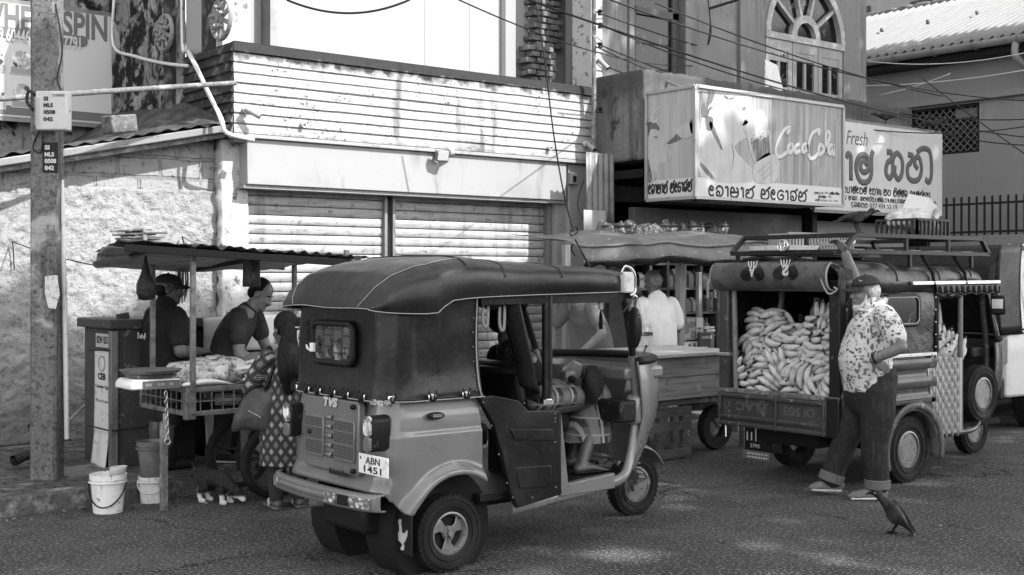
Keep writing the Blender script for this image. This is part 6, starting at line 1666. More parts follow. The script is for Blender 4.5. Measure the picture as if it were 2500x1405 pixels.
# cameras and floodlight on the shop front
def cctv(c, d, lab, s=1.0):
 c = Vector(c); d = Vector(d).normalized()
 t = wthing('security_camera', lab, 'camera', c, 'security cameras on the house fronts')
 MB().cyl(c, c + Vector((0, -.03, 0)), .045 * s, n=16).build('base', M['pvc'], t, smooth=40)
 e = c + Vector((0, -.1 * s, -.02))
 MB().tube([c + Vector((0, -.03, 0)), e], .018 * s, 8).build('arm', M['pvc'], t, smooth=40)
 bd = MB().cyl(e - d * .06 * s, e + d * .14 * s, .036 * s, n=16).build('barrel', M['midgrey'], t, smooth=40)
 MB().cyl(e + d * .135 * s, e + d * .148 * s, .03 * s, n=16).build('lens', M['black'], bd, smooth=40)
cctv(onV(600, 268, 10.97), (.75, -.4, -.45), 'white security camera on the left end of the boarded parapet', .8)
cctv(onV(1428, 352, 10.97), (.1, -.8, -.6), 'security camera low on the right end of the boarded parapet', .75)
cctv(onV(1456, 150, 11.0), (.35, -.6, -.7), 'security camera high on the pillar between the two shops', .85)
for (px, py, lab) in ((738, 303, 'short drain spout stub on the left of the parapet'), (1340, 360, 'short drain spout stub on the right of the parapet')):
 p = onV(px, py, 10.98); tag(MB().lathe([(.02, 0), (.026, 0), (.026, .05), (.018, .05)], p, (0, -1, -.3), n=14, closed=True).build('drain_spout', M['pvc'], None, smooth=40), lab, 'spout')
p = onV(1062, 382, 11.02)
fl_ = wthing('floodlight', 'small square floodlight on the blank white fascia', 'floodlight', p)
MB().obox(p + Vector((.02, -.1, 0)), (.15, .06, .12), (.35, 0, -.25)).build('lamp_housing', M['steel'], fl_, bevel=.01)
MB().obox(p + Vector((.013, -.134, -.01)), (.12, .01, .09), (.35, 0, -.25)).build('lamp_glass', M['sign_w'], fl_)
MB().cyl(p + Vector((.1, -.1, .04)), p + Vector((.2, -.04, .05)), .04, n=12).build('sensor', M['midgrey'], fl_, smooth=40)
MB().bar(p, p + Vector((0, -.08, 0)), .03).build('bracket', M['dark'], fl_)
p = onV(1396, 435, 11.05)
mb_ = wthing('switch_box', 'small switch box on the pillar right of the fascia', 'switch', p)
MB().box(p.x - .05, p.x + .05, 11.0, 11.06, p.z - .08, p.z + .06).build('case', M['midgrey'], mb_, bevel=.006)
MB().box(p.x - .025, p.x + .02, 10.985, 11.0, p.z - .05, p.z + .02).build('switch', M['dark'], mb_, bevel=.003)
# service pole with insulators between the shops
sx = onV(1450, 200, 10.85)
sv = wthing('service_pole', 'thin upright service pipe with insulators where the cables meet, between the two shops', 'pole', (sx.x, 10.85, 3.1))
MB().tube([(sx.x, 10.85, 3.02), (sx.x, 10.85, 6.6)], .028, 10).build('pipe', M['rust'], sv, smooth=40)
for py in (30, 62, 110, 268):
 p = onV(1452, py, 10.82); MB().lathe([(.012, -.04), (.035, -.035), (.02, -.01), (.035, .01), (.02, .03), (.0, .035)], p + Vector((.05, -.04, 0)), (0, 0, 1), n=12).build('insulator', M['dark'], sv, smooth=40)
# cables: (label, start px, depth, end px, depth, sag, radius, material)
CB = [('1', (1452, 28), 14.9, (2120, 172), 21.5, .2, 'uppermost black cable from the service pole to the side house'),
      ('2', (1452, 55), 14.9, (2500, 292), 19.0, .35, 'long black cable crossing the corner house towards the far right'),
      ('3', (1454, 105), 14.9, (2115, 255), 20.5, .25, 'black cable sagging over the canopy ledge'),
      ('4', (1450, 112), 14.9, (2500, 310), 18.0, .45, 'black cable passing just above the drink sign'),
      ('5', (1452, 150), 14.9, (2112, 262), 20.0, .3, 'lowest black cable from the service pole'),
      ('6', (1490, 0), 12.0, (2500, 246), 18.5, .2, 'black cable entering at the top and running to the far right'),
      ('7', (1290, 0), 9.0, (2500, 335), 18.0, .15, 'black cable running down across the whole corner house'),
      ('8', (1120, 0), 9.0, (1700, 160), 17.0, .15, 'thin black cable crossing the boarded parapet towards the corner house'),
      ('9', (700, 0), 9.0, (1000, 0), 9.4, .1, 'black cable dipping into the top of the picture over the white panel'),
      ('10', (1600, 8), 14.0, (2300, 235), 19.0, .1, 'black cable starting at the roof bracket of the corner house'),
      ('12', (2120, 265), 20.0, (2500, 355), 17.5, .12, 'black cable over the meshed window'),
      ('13', (2250, 190), 19.0, (2500, 375), 17.0, .02, 'black cable slanting steeply down at the far right')]
for k, p, d0, q, d1, sag, lab in CB:
 tag(MB().tube(wire(atD(*p, d0), atD(*q, d1), sag, 20), .009 if k not in '8' else .006, 5).build('cable', M['wire'], None, smooth=True), lab, 'cable')
for p, d0, q, d1, sag, lab in (((2115, 210), 20.5, (2500, 172), 18.0, .05, 'pale cable stretched along under the gutter of the side house'), ((2120, 150), 20.5, (2500, 130), 18.0, .1, 'pale cable in front of the gutter of the side house'), ((2150, 232), 20, (2320, 180), 19, .03, 'short grey cable slanting on the side house wall')):
 tag(MB().tube(wire(atD(*p, d0), atD(*q, d1), sag, 16), .008, 5).build('cable', M['wire_l'], None, smooth=True), lab, 'cable')
pts = [atD(1308, 0, 12.5), atD(1330, 150, 12.6), atD(1352, 330, 12.8), atD(1378, 480, 13.0), atD(1405, 580, 13.0), atD(1418, 592, 13.0)]
tag(MB().tube(spline(pts, 6), .008, 6).build('cable', M['wire'], None, smooth=True), 'black cable hanging down in front of the parapet to the stall awning', 'cable')
pts = [onV(1448, 330, 10.9), onV(1400, 480, 10.9), onV(1385, 560, 10.9), onV(1376, 600, 10.9)]
tag(MB().tube(spline([atD(1425, 440, 14.5), atD(1410, 500, 14.4), atD(1432, 560, 14.3), atD(1420, 600, 14.2)], 6), .006, 6).build('cable', M['wire'], None, smooth=True), 'thin black cable dangling loosely beside the shop pillar', 'cable')
a = atD(1400, 578, 12.8)
tag(MB().tube(spline([a, a + Vector((.06, 0, .06)), a + Vector((.02, 0, .1)), a + Vector((-.05, 0, .03)), a + Vector((.04, 0, -.02)), a + Vector((-.03, 0, -.12)), a + Vector((.02, 0, -.2))], 6), .007, 6).build('wire_tangle', M['wire'], None, smooth=True), 'tangle of wire ends above the stall awning', 'wire')
br_ = wthing('roof_bracket', 'black iron cable bracket with hanging cord at the top of the corner shop house', 'bracket', onV(1730, 20, 11.4))
MB().tube([onV(1730, 22, 11.45), onV(1795, 2, 11.2), onV(1812, -6, 11.1)], .02, 6).build('arm', M['wire'], br_)
MB().tube(spline([onV(1728, -10, 11.4), onV(1734, 60, 11.4), onV(1728, 110, 11.4), onV(1736, 80, 11.35), onV(1733, 40, 11.4)], 6), .009, 6).build('cord', M['wire'], br_, smooth=True)
# ================================================================ fish cart with its canopy
M['cartsteel'] = mat('cart_steel', .2, .5, .4, layers=[('noise', 12, .5, .68, .09), ('noise', 40, .6, .7, .35, {'amt': .6})], bump=[('noise', 30, .3, .005)])
CX0, CX1, CY0, CY1, CZ0, CZ1 = 3.66, 4.95, 8.16, 8.98, .66, .83
fc = wthing('fish_cart', 'steel fish-seller cart with mesh sides and a tin canopy, at the kerb', 'cart', (4.3, 8.6, 0))
b = MB()
for z in (CZ0, CZ1):
 b.bar((CX0, CY0, z), (CX1, CY0, z), .035).bar((CX0, CY1, z), (CX1, CY1, z), .035).bar((CX0, CY0, z), (CX0, CY1, z), .035).bar((CX1, CY0, z), (CX1, CY1, z), .035)
for x, y in ((CX0, CY0), (CX0, CY1), (CX1, CY0), (CX1, CY1)): b.bar((x, y, CZ0), (x, y, CZ1), .035)
b.box(CX0 - .03, CX0 + .05, CY0 - .022, CY0 + .03, CZ0 - .04, CZ1 - .02)
b.build('tray_frame', M['cartsteel'], fc, bevel=.004)
MB().box(CX0, CX1, CY0, CY1, CZ1 - .025, CZ1 - .012).build('tray', mat('tray_sheet', .3, .35, .6, layers=[('noise', 10, .5, .7, .12)]), fc)
MB().box(CX0, CX1, CY0, CY1, CZ0 - .01, CZ0).build('lower_shelf', M['dark'], fc)
b = MB(); k = 0
for i in range(15): x = CX0 + (CX1 - CX0) * i / 15; b.bar((x, CY0 - .008, CZ0), (x, CY0 - .008, CZ1), .008)
for i in range(9): y = CY0 + (CY1 - CY0) * i / 9; b.bar((CX0 - .008, y, CZ0), (CX0 - .008, y, CZ1), .008)
b.bar((CX0, CY0 - .01, (CZ0 + CZ1) / 2), (CX1, CY0 - .01, (CZ0 + CZ1) / 2), .008).bar((CX0 - .01, CY0, (CZ0 + CZ1) / 2), (CX0 - .01, CY1, (CZ0 + CZ1) / 2), .008)
b.build('mesh_side', M['cartsteel'], fc)
RP = [(CX0 + .02, CY0 - .03), (CX0 + .08, CY1), (CX1, CY0), (CX1, CY1)]
for (x, y) in RP: MB().bar((x, y, CZ0), (x, y, 1.86 - .02 * (x - 3.6) - (.05 if y > 8.5 else 0)), .035).build('post', M['cartsteel'], fc, bevel=.004)
lp = onG(400, 1248)
MB().bar((lp.x, lp.y, 0), (lp.x, lp.y, .62), .045, .045).build('prop_leg', M['rust'], fc, bevel=.004)
MB().bar((lp.x, lp.y - .028, .5), (lp.x, lp.y - .028, .68), .05, .02).build('prop_cleat', M['wood_v'], fc, bevel=.003)
def bikewheel(c, r, w):
 b = MB(); c = Vector(c)
 b.lathe([(r * .8, -w * .4), (r * .9, -w * .5), (r * .97, -w * .35), (r, 0), (r * .97, w * .35), (r * .9, w * .5), (r * .8, w * .4)], c, (0, 1, 0), n=44, closed=True)
 ty = b.build('tyre', M['rubber'], fc, smooth=50)
 b = MB(); b.lathe([(r * .74, -w * .35), (r * .82, -w * .4), (r * .82, w * .4), (r * .74, w * .35)], c, (0, 1, 0), n=40, closed=True)
 for k in range(3):
  a = 2 * math.pi * k / 3 + .7
  for s in (-.14, .14): b.bar(c + Vector((math.cos(a + s * .3) * .04, 0, math.sin(a + s * .3) * .04)), c + Vector((math.cos(a + s) * r * .77, 0, math.sin(a + s) * r * .77)), .03, w * .5, up=Vector((0, 1, 0)))
 b.cyl(c + Vector((0, -.06, 0)), c + Vector((0, .06, 0)), .045, n=16)
 b.build('alloy_rim', mat('black_alloy', .05, .35, .4, layers=[('noise', 20, .55, .7, .12)]), ty, smooth=40)
bikewheel((4.29, 8.66, .27), .27, .08); bikewheel((4.31, 8.12, .27), .27, .08)
b = MB(); b.bar((4.3, 8.12, .27), (4.3, 8.66, .27), .03); b.bar((4.3, 8.2, .27), (4.3, 8.2, .66), .04).bar((4.3, 8.58, .27), (4.3, 8.58, .66), .04).bar((4.3, 8.14, .3), (4.75, 8.14, .4), .03); b.build('axle_frame', M['cartsteel'], fc)
# canopy
def canp(i, j):
 y = 7.98 + 1.35 * j; x = 3.1 + .33 * j + (1.95 - .33 * j) * i
 z = 1.875 - .05 * (x - 3.1) - .035 * j + .010 * math.sin(x * 62) * (i > .25) * (1 - .4 * j) + .012 * noise.noise((x * 5, y * 5, 0)) + (.03 * noise.noise((x * 9, 1, 0)) if j == 0 else 0)
 return (x, y, z)
MB().grid(canp, 130, 14).build('canopy_sheet', M['tin'], fc, smooth=50, solid=.004)
b = MB(); b.bar((3.14, 8.0, 1.82), (5.03, 8.0, 1.72), .035, .05).bar((3.45, 9.25, 1.79), (5.0, 9.25, 1.7), .035).bar((3.3, 8.0, 1.8), (3.5, 9.28, 1.76), .03).bar((4.2, 8.0, 1.77), (4.2, 9.28, 1.68), .03); b.build('canopy_frame', M['dark'], fc, bevel=.003)
def tarp(i, j):
 y = 8.1 + 1.3 * j; x = 3.06 + .40 * j + (1.85 - .4 * j) * i - .06 * (1 - i) * math.sin(j * 3.1)
 z = 1.825 - .05 * i - .085 * j - .03 * math.sin(math.pi * i) * j + .02 * noise.noise((x * 3, y * 4, 2)) - .05 * (1 - i) ** 3 * (j > .3)
 return (x, y, z)
MB().grid(tarp, 50, 24).build('canopy_tarpaulin', mat('striped_tarp', .35, .6, layers=[('wave', (1.5, 6, 2), .35, .6, .6, {'dir': 'Y', 'dist': 3}), ('noise', 9, .55, .7, .12)]), fc, smooth=True, solid=.003)
a = onV(240, 650, 9.35)
tag(MB().tube(wire(a, onV(30, 590, 11.28), .02, 8), .005, 5).tube([onV(30, 590, 11.27), onV(32, 600, 11.27), onV(35, 660, 11.27)], .006, 5).build('guy_rope', M['wire'], None), 'guy rope from the fish-cart tarpaulin to a hook on the plastered wall', 'rope')
tag(MB().tube([onV(445, 578, 11.27), onV(450, 600, 11.0)], .008, 5).tube(wire(onV(445, 578, 11.27), atD(505, 598, 10.0), .02, 8), .004, 5).build('guy_rope', M['wire'], None), 'short guy rope from a wall hook down to the back of the canopy', 'rope')
# bundle of newspapers on the canopy
nb_ = wthing('newspaper_bundle', 'tied bundle of old newspapers lying on the front of the tin canopy', 'newspapers', (3.3, 8.15, 1.87))
NPM = mat('newsprint', .3, .9, layers=[('wave', (4, 4, 60), .4, .6, .1, {'dist': 2}), ('noise', 20, .5, .65, .5)])
for k in range(6): MB().obox((3.3 + .012 * k * (-1) ** k, 8.15, 1.872 + .014 * k), (.25 - .012 * k, .2, .012), (.03 * (-1) ** k, .05 - .02 * k, .1 * k)).build('folded_paper', NPM, nb_, bevel=.003)
MB().box(3.285, 3.31, 8.04, 8.26, 1.864, 1.957).build('string', M['sign_w'], nb_)
# hanging black bags, string bundle
def hbag(p, h, r, lab):
 t = wthing('hanging_bag', lab, 'bag', p)
 p = Vector(p); rs = [(.12, 0), (.2, -.12), (.5, -.4), (.95, -.62), (1, -.82), (.8, -.98), (.2, -1)]
 rg = []
 for q, z in rs: rg.append([p + Vector((r * q * math.cos(a) * (1 + .2 * math.sin(5 * a + z * 4)), r * q * .7 * math.sin(a), h * z)) for a in [2 * math.pi * k / 24 for k in range(24)]])
 MB().loft(rg).build('bag_body', mat('black_plastic_bag', .02, .3, layers=[('noise', 20, .5, .7, .05)], bump=[('noise', 18, .6, .02)]), t, smooth=True)
 MB().tube([p + Vector((0, 0, .08)), p], .008, 5).build('bag_handle', M['dark'], t)
hbag(onV(356, 628, 8.5), .31, .066, 'black plastic bag hanging from the left end of the canopy')
p = onV(614, 630, 8.3)
t = wthing('hanging_bag', 'long black plastic sack hanging over the leaning fish seller', 'bag', p)
MB().loft([[Vector(p) + Vector((.068 * q * math.cos(a), .05 * q * math.sin(a), z)) for a in [2 * math.pi * k / 20 for k in range(20)]] for q, z in ((.95, 0), (.95, -.04), (1, -.15), (1.02, -.2), (.9, -.215))]).build('bag_body', MATS['black_plastic_bag'], t, smooth=40)
p = onV(443, 646, 9.3)
t = wthing('string_bundle', 'bundle of loose plastic string hanging from the back of the canopy', 'string', p)
b = MB(); rnd = random.Random(4)
for k in range(34):
 a, c = rnd.uniform(-1, 1), rnd.uniform(-1, 1); L_ = rnd.uniform(.18, .32)
 b.tube(spline([Vector(p), Vector(p) + Vector((.04 * a, .03 * c, -.04)), Vector(p) + Vector((.05 * a, .03 * c, -L_ * .6)), Vector(p) + Vector((.035 * a, .03 * c, -L_))], 4), .004, 4)
b.build('strings', M['midgrey'], t)['kind'] = 'stuff'
# weighing scale
sc = wthing('weighing_scale', 'white digital weighing scale with a wide tray on the left end of the cart', 'scale', (3.62, 8.3, CZ1))
c = onV(368, 935, 8.3); sx0 = c.x
SCW = mat('scale_white', .8, .4, layers=[('noise', 12, .6, .7, .5)])
MB().prism([(sx0 - .2, CZ1 + .02), (sx0 + .16, CZ1 + .02), (sx0 + .16, CZ1 + .085), (sx0 - .17, CZ1 + .09), (sx0 - .2, CZ1 + .06)], 'y', 8.15, 8.45).build('case', SCW, sc, bevel=.012)
MB().box(sx0 - .12, sx0 + .15, 8.143, 8.15, CZ1 + .03, CZ1 + .078).build('display', mat('scale_display', .14, .3), sc)
for k, s in enumerate(('000', '0.00', '00')):
 text('digits', s, M['sign_w'], sc, (sx0 - .1 + k * .085, 8.142, CZ1 + .042), (1, 0, 0), (0, 0, 1), h=.02, depth=.002)
MB().lathe([(.0, .0), (.19, .0), (.215, .022), (.205, .022), (.185, .006), (0, .006)], (sx0 - .0, 8.3, CZ1 + .125), (0, 0, 1), n=30).build('weighing_tray', M['steel'], sc, smooth=40)
MB().box(sx0 - .14, sx0 + .14, 8.18, 8.42, CZ1 + .095, CZ1 + .12).build('platform', M['rim_grey'], sc, bevel=.004)
# fish
FISH = mat('fish_skin', .75, .25, layers=[('noise', (6, 6, 3), .5, .66, .12), ('noise', 40, .55, .7, .65)], spec=.6)
def fish(seed, L, r):
 b = MB(); n = 11; P = []; A = []
 rg = []
 for k in range(n):
  t = k / (n - 1); x = L * (t - .5); q = r * (math.sin(math.pi * min(1, (t * .93 + .07)) ** .75)) + .004
  if k == n - 1: q = r * .16
  rg.append([Vector((x, .9 * q * .5 * math.cos(a) + .02 * math.sin(t * 3), q * math.sin(a))) for a in [2 * math.pi * m / 10 for m in range(10)]])
 b.loft(rg)
 return b, L, r
fl_ = []
LBF = 'silvery fish in the pile laid out on the cart tray'
fishp = None; rnd = random.Random(21)
for k in range(26):
 px = rnd.uniform(500, 640); x = rnd.uniform(CX0 + .5, CX1 - .25); y = rnd.uniform(CY0 + .03, CY1 - .25); z = CZ1 + .03 + .05 * rnd.random() + .12 * (y - CY0)
 rot = (R(90) + rnd.uniform(-.4, .4), rnd.uniform(-.15, .15), rnd.uniform(-.7, .7) + (math.pi if rnd.random() < .4 else 0))
 if fishp is None:
  fishp = thing('fish', LBF, 'fish', (x, y, z), 0, 'fish on the cart'); fishp.rotation_euler = rot
  b, L, r = fish(1, .27, .042); b.build('fish_body', FISH, fishp, smooth=True)
  MB().add([(L / 2 - .01, .0, .0), (L / 2 + .05, .02, .045), (L / 2 + .03, .02, 0), (L / 2 + .05, .02, -.045)], [(0, 1, 2), (0, 2, 3)]).build('tail_fin', M['steel'], fishp, solid=.003)
  MB().ball((-L / 2 + .035, .0, .018), (.007, .03, .007), 8, 6).build('eye', M['black'], fishp, smooth=True)
 else: dup(fishp, (x, y, z), rot)
o = dup(fishp, (3.82, CY0 + .02, CZ1 + .025), (R(85), .05, .05), 'large pale fish overhanging the front edge beside the scale'); o.scale = (1.5, 1.2, 1.2); o['group'] = 'single fish'
tag(crump((4.02, 8.62, CZ1 + .09), (.28, .2, .11), 8, 30).build('fish_bag', mat('clear_bag', .7, .25, layers=[('noise', 16, .45, .6, .15), ('noise', 50, .55, .7, .75)], bump=[('noise', 22, .9, .03)]), None, smooth=True), 'bulging translucent plastic bag of small fish on the cart', 'bag')
t = wthing('weighing_pan', 'round tin pan tilted on the fish beside the leaning seller', 'pan', (4.5, 8.6, CZ1 + .12))
MB().lathe([(0, 0), (.1, .0), (.14, .03), (.133, .03), (.1, .008), (0, .008)], (4.42, 8.55, CZ1 + .12), (-.1, -.45, .8), n=26).build('pan', M['steel'], t, smooth=40)
# chain and padlock ring on the cart
t = wthing('chain', 'steel chain with a ring hanging from the cart corner over the prop leg', 'chain', onV(407, 960, 8.1))
for k in range(11):
 c = onV(405 + (k % 2) * 2 + k * .4, 962 + k * 10.5, 8.085); a0 = 0 if k % 2 else 1
 MB().tube([c + Vector((.012 * math.cos(q) if a0 else .003 * math.cos(q), .003 * math.cos(q) if a0 else .012 * math.cos(q), .02 * math.sin(q))) for q in [2 * math.pi * m / 12 for m in range(12)]], .0038, 5, closed=True).build('link', M['alu'], t, smooth=True)
c = onV(409, 1078, 8.085); MB().tube([c + Vector((.02 * math.cos(q), 0, .022 * math.sin(q))) for q in [2 * math.pi * m / 16 for m in range(16)]], .005, 6, closed=True).build('ring', M['alu'], t, smooth=True)
tag(MB().lathe([(0, 0), (.045, 0), (.05, .01), (.05, .17), (.03, .2), (.018, .22), (.018, .25), (0, .25)], (4.02, 8.5, CZ0 + .055), (.9, -.4, 0), n=18).build('plastic_bottle', mat('bottle_plastic', .4, .15, layers=[('wave', (20, 20, 20), .4, .6, .15)]), None, smooth=40), 'ribbed plastic bottle lying on the lower shelf inside the cart mesh', 'bottle')
# buckets
def bucket(c, rt, rb, h, m, lab, handle=None):
 t = wthing('bucket', lab, 'bucket', c); c = Vector(c)
 MB().lathe([(0, 0), (rb, 0), (rb * 1.02, .01), (rt * .985, h * .86), (rt * 1.05, h * .87), (rt * 1.06, h), (rt * 1.0, h), (rt * .94, h * .9), (rb * .92, .02), (0, .02)], c, (0, 0, 1), n=36).build('pail', m, t, smooth=35)
 MB().tube([c + Vector((rt * 1.07 * math.cos(a), rt * 1.07 * math.sin(a), h * .8)) for a in [2 * math.pi * k / 32 for k in range(32)]], .006, 5, closed=True).build('rim_bead', m, t, smooth=True)
 if handle:
  hp = [c + rdir * (rt * 1.1 * math.cos(a)) - Vector((FU, FV, 0)) * (rt * .9 * math.sin(a)) + Vector((0, 0, h * .82 - rt * handle * math.sin(a))) for a in [math.pi * k / 14 for k in range(15)]]
  MB().tube(hp, .005, 6).build('handle', M['dark'] if handle > 1 else M['pvc'], t, smooth=True)
 return t
WB = mat('dirty_white_plastic', .75, .4, layers=[('noise', 9, .55, .7, .55), ('noise', 30, .62, .68, .14), ('noise', (10, 10, 1.5), .6, .7, .28, {'amt': .6})])
c = onG(264, 1250); bucket((c.x, c.y, 0), .118, .098, .265, WB, 'large dirty white bucket on the road at the kerb, a scoop in it', 1.45)
b = MB(); b.loft([[Vector((c.x + .05, c.y, .22)) + Vector((.06 * q * math.cos(a) + k * .02, .045 * q * math.sin(a), k * .07)) for a in [2 * math.pi * m / 18 for m in range(18)]] for k, q in ((0, .75), (1, 1.0), (1.25, 1.02))], caps=False)
tag(b.build('scoop', mat('milky_plastic', .45, .3), None, smooth=True, solid=.004), 'milky plastic jug standing tilted in the large white bucket', 'jug')
c = onG(372, 1226); bucket((c.x, c.y, 0), .095, .08, .19, WB, 'small white bucket with a label, under the grey bucket', .9)
p = onG(372, 1226); MB().box(p.x - .045, p.x + .045, p.y - .0935, p.y - .086, .04, .12)
bucket((c.x, c.y, .192), .105, .08, .25, mat('grey_plastic', .12, .4, layers=[('noise', 9, .5, .7, .17), ('noise', (9, 9, 2), .6, .7, .08)]), 'grey bucket of water stacked on the small white bucket')
# ================================================================ street cabinets behind the cart
cabm = mat('cabinet_paint', .06, .55, layers=[('noise', 3, .45, .65, .06), ('noise', 11, .6, .66, .2, {'mul': ('noise', 2, .45, .6)}), ('noise', 40, .64, .7, .3, {'amt': .6}), ('grad', 1, .55, .1, .03, {'warp': .4, 'amt': .8})], bump=[('noise', 20, .3, .01)])
cb = wthing('street_cabinet', 'rust-stained grey electricity cabinet with a peeling white notice on its side', 'cabinet', (4.0, 9.8, .12))
MB().box(3.64, 4.32, 9.5, 10.15, .12, 1.21).build('case', cabm, cb, bevel=.008)
MB().box(3.59, 4.37, 9.45, 10.2, 1.213, 1.29).build('lid', cabm, cb, bevel=.012)
MB().obox((3.75, 9.6, 1.31), (.09, .06, .05), (0, -.2, 0)).build('lid_lug', cabm, cb, bevel=.006)
MB().box(3.60, 3.66, 9.46, 9.52, .1, 1.2).build('corner_post', M['steel'], cb, bevel=.006)
MB().box(3.72, 4.27, 9.494, 9.502, .3, 1.12).build('door', cabm, cb, bevel=.004)
ntc = MB().grid(lambda i, j: (3.632 - .025 * (1 - j) ** 3 - .012 * (j < .3) * math.sin(i * 6) - .05 * max(0, .3 - j), 9.56 + .32 * i, .10 + .93 * j), 10, 24).build('notice_board', mat('notice_white', .7, .6, layers=[('noise', 16, .58, .7, .3), ('noise', (3, 3, 12), .6, .7, .35)]), cb, smooth=True, solid=.006)
def nt_(s, y1, z, h, wd, bold=.02, m=None): text('notice_lettering', s, m or M['ink'], ntc, (3.6245, y1, z), (0, -1, 0), (0, 0, 1), h=h, width=wd, depth=.002, bold=bold)
nt_('CEB', 9.80, .80, .055, .16, .05); nt_('Colombo City', 9.86, .725, .035, .28, .02); nt_('CEB Care for nation', 9.86, .62, .025, .28)
for k in range(4): nt_('- Customer care', 9.86, .56 - k * .03, .014, .2, 0, M['ink_g'])
MB().tube([(3.625, 9.72 + .07 * math.cos(a), .93 + .06 * math.sin(a)) for a in [2 * math.pi * k / 24 for k in range(24)]], .005, 5, closed=True).build('round_emblem', M['grey'], ntc)
nbp = MB().box(3.628, 3.637, 9.58, 9.86, 1.06, 1.17).build('number_board', M['sign_w'], cb)
text('cabinet_number', '02W 033', M['ink'], nbp, (3.627, 9.84, 1.09), (0, -1, 0), (0, 0, 1), h=.06, width=.24, depth=.002, bold=.02)
MB().tube([(3.6, 9.47, 1.05), (3.59, 9.9, 1.03)], .006, 5).tube([(3.59, 9.5, .42), (3.59, 9.9, .42)], .006, 5).tube([(3.6, 9.44, .42), (4.37, 9.46, .45)], .006, 5).build('tie_wire', M['wire'], cb)
k2 = wthing('low_counter', 'dark counter with a long white cardboard sheet hung over it, behind the sellers', 'counter', (4.9, 9.85, .12))
MB().box(4.45, 5.3, 9.62, 10.0, .12, 1.18).build('case', M['dark'], k2, bevel=.008)
MB().box(4.4, 5.36, 9.58, 10.05, 1.182, 1.27).build('top', M['dark'], k2, bevel=.01)
MB().grid(lambda i, j: (4.42 + .88 * i, 9.572 - .015 * math.sin(j * 3) + .008 * noise.noise((i * 5, j * 4, 0)), .98 + .3 * j + .02 * math.sin(i * 3)), 20, 8).build('cardboard_sheet', mat('white_card', .7, .7, layers=[('noise', 12, .62, .68, .15)]), k2, smooth=True, solid=.006)
text('carton_lettering', 'CLEARING FOR', M['ink_g'], k2, (5.1, 9.55, 1.0), (0, 0, 1), (-1, 0, 0), h=.03, width=.24, depth=.003)
MB().bar((5.25, 9.6, .12), (5.25, 9.6, 1.0), .06).build('leg', M['midgrey'], k2, bevel=.006)
MB().lathe([(0, 0), (.028, .0), (.028, .16), (0, .16)], (4.72, 9.7, 1.30), (1, .2, .15), n=14).build('rolled_paper', M['steel'], k2, smooth=40)
wp = wthing('pallet_board', 'pale stained board leaning behind the cart wheel', 'board', (4.75, 9.3, .12))
MB().obox((4.42, 9.35, .45), (.16, .03, .66), (-.15, 0, 0)).build('board', mat('stained_board', .5, .8, layers=[('noise', (9, 9, 2), .5, .65, .12)]), wp, bevel=.004)
tag(MB().box(4.68, 4.9, 9.1, 9.35, .12, .42).build('plastic_tub', mat('milky_tub', .4, .4), None, bevel=.03), 'milky plastic tub on the pavement behind the cart wheel', 'tub')
# ================================================================ shop stall in the middle: awning, shelves, goods
aw_ = wthing('stall_awning', 'patched tarpaulin awning of the grocery stall on timber posts', 'awning', (8.9, 9.0, 1.8))
def awf(i, j):
 p, q = onV(1372, 634, 9.3), onV(1790, 622, 8.2)
 x = p.x + (q.x + .5 - p.x) * i
 y = (9.5 - 1.2 * i) - .55 + 1.15 * j - .15 * (i > .25)
 z = 1.95 + .02 * i - .02 * math.sin(i * 14) + .13 * j - .05 * max(0, .25 - j) / .25 + .025 * noise.noise((x * 4, y * 4, 0)) - (.10 * (1 - j * 8) if j < .12 else 0)
 return (x, y, z)
MB().grid(awf, 70, 24).build('tarpaulin', mat('awning_tarp', .16, .7, layers=[('wave', (2.2, 1, 1), .55, .7, .14, {'dir': 'X'}), ('noise', 3, .5, .6, .13), ('noise', 14, .6, .7, .35)], bump=[('noise', 9, .5, .03)]), aw_, smooth=True, solid=.006)
MB().tube([Vector(awf(i / 30, .12)) + Vector((0, -.02, .0)) for i in range(31)], .014, 6).build('edge_pole', M['steel'], aw_, smooth=True)
b = MB()
rnd = random.Random(9)
def awr(i, j):
 p = Vector(awf(i, 0)); return p + Vector((0, .03 * j, -.01 - (.05 + .04 * noise.noise((i * 20, 0, 0))) * j))
MB().grid(awr, 90, 3).build('frayed_edge', M['dark'], aw_, smooth=True, solid=.003)
for (px, v) in ((1660, 8.75), (1800, 8.6), (1382, 10.6)):
 a = onV(px, 650, v); MB().bar((a.x, v, .0), (a.x, v, 1.99), .075, .075).build('post', M['wood_v'], aw_, bevel=.006)
MB().bar(onV(1706, 665, 9.5), onV(1706, 780, 9.5), .05).build('post', M['wood_v'], aw_, bevel=.004)
# shelf unit
sh_ = wthing('stall_shelves', 'dark timber shelf unit packed with packets inside the grocery stall', 'shelves', (10.1, 9.9, 0))
SX0, SX1, SY = onV(1545, 700, 9.7).x, onV(1790, 700, 9.7).x, 9.7
b = MB(); b.box(SX0, SX1, SY + .35, SY + .38, .1, 1.85)
for z in (.55, .95, 1.22, 1.5, 1.78): b.box(SX0, SX1, SY, SY + .35, z - .025, z)
for k in range(7): x = SX0 + (SX1 - SX0) * k / 6; b.box(x - .02, x + .02, SY - .005, SY + .35, .1, 1.8)
b.build('shelf_frame', mat('dark_wood', .06, .7, layers=[('noise', (3, 3, 20), .5, .7, .03)]), sh_)
PK = [mat('packet_pale', .3, .35, layers=[('voro', 30, .3, .25, .06)]), mat('packet_mid', .12, .3, layers=[('voro', 25, .3, .2, .4)]), mat('packet_dark', .06, .3, layers=[('voro', 28, .25, .15, .4)]), mat('packet_shiny', .25, .2, .4, layers=[('noise', 22, .45, .6, .08)])]
pk0 = {}
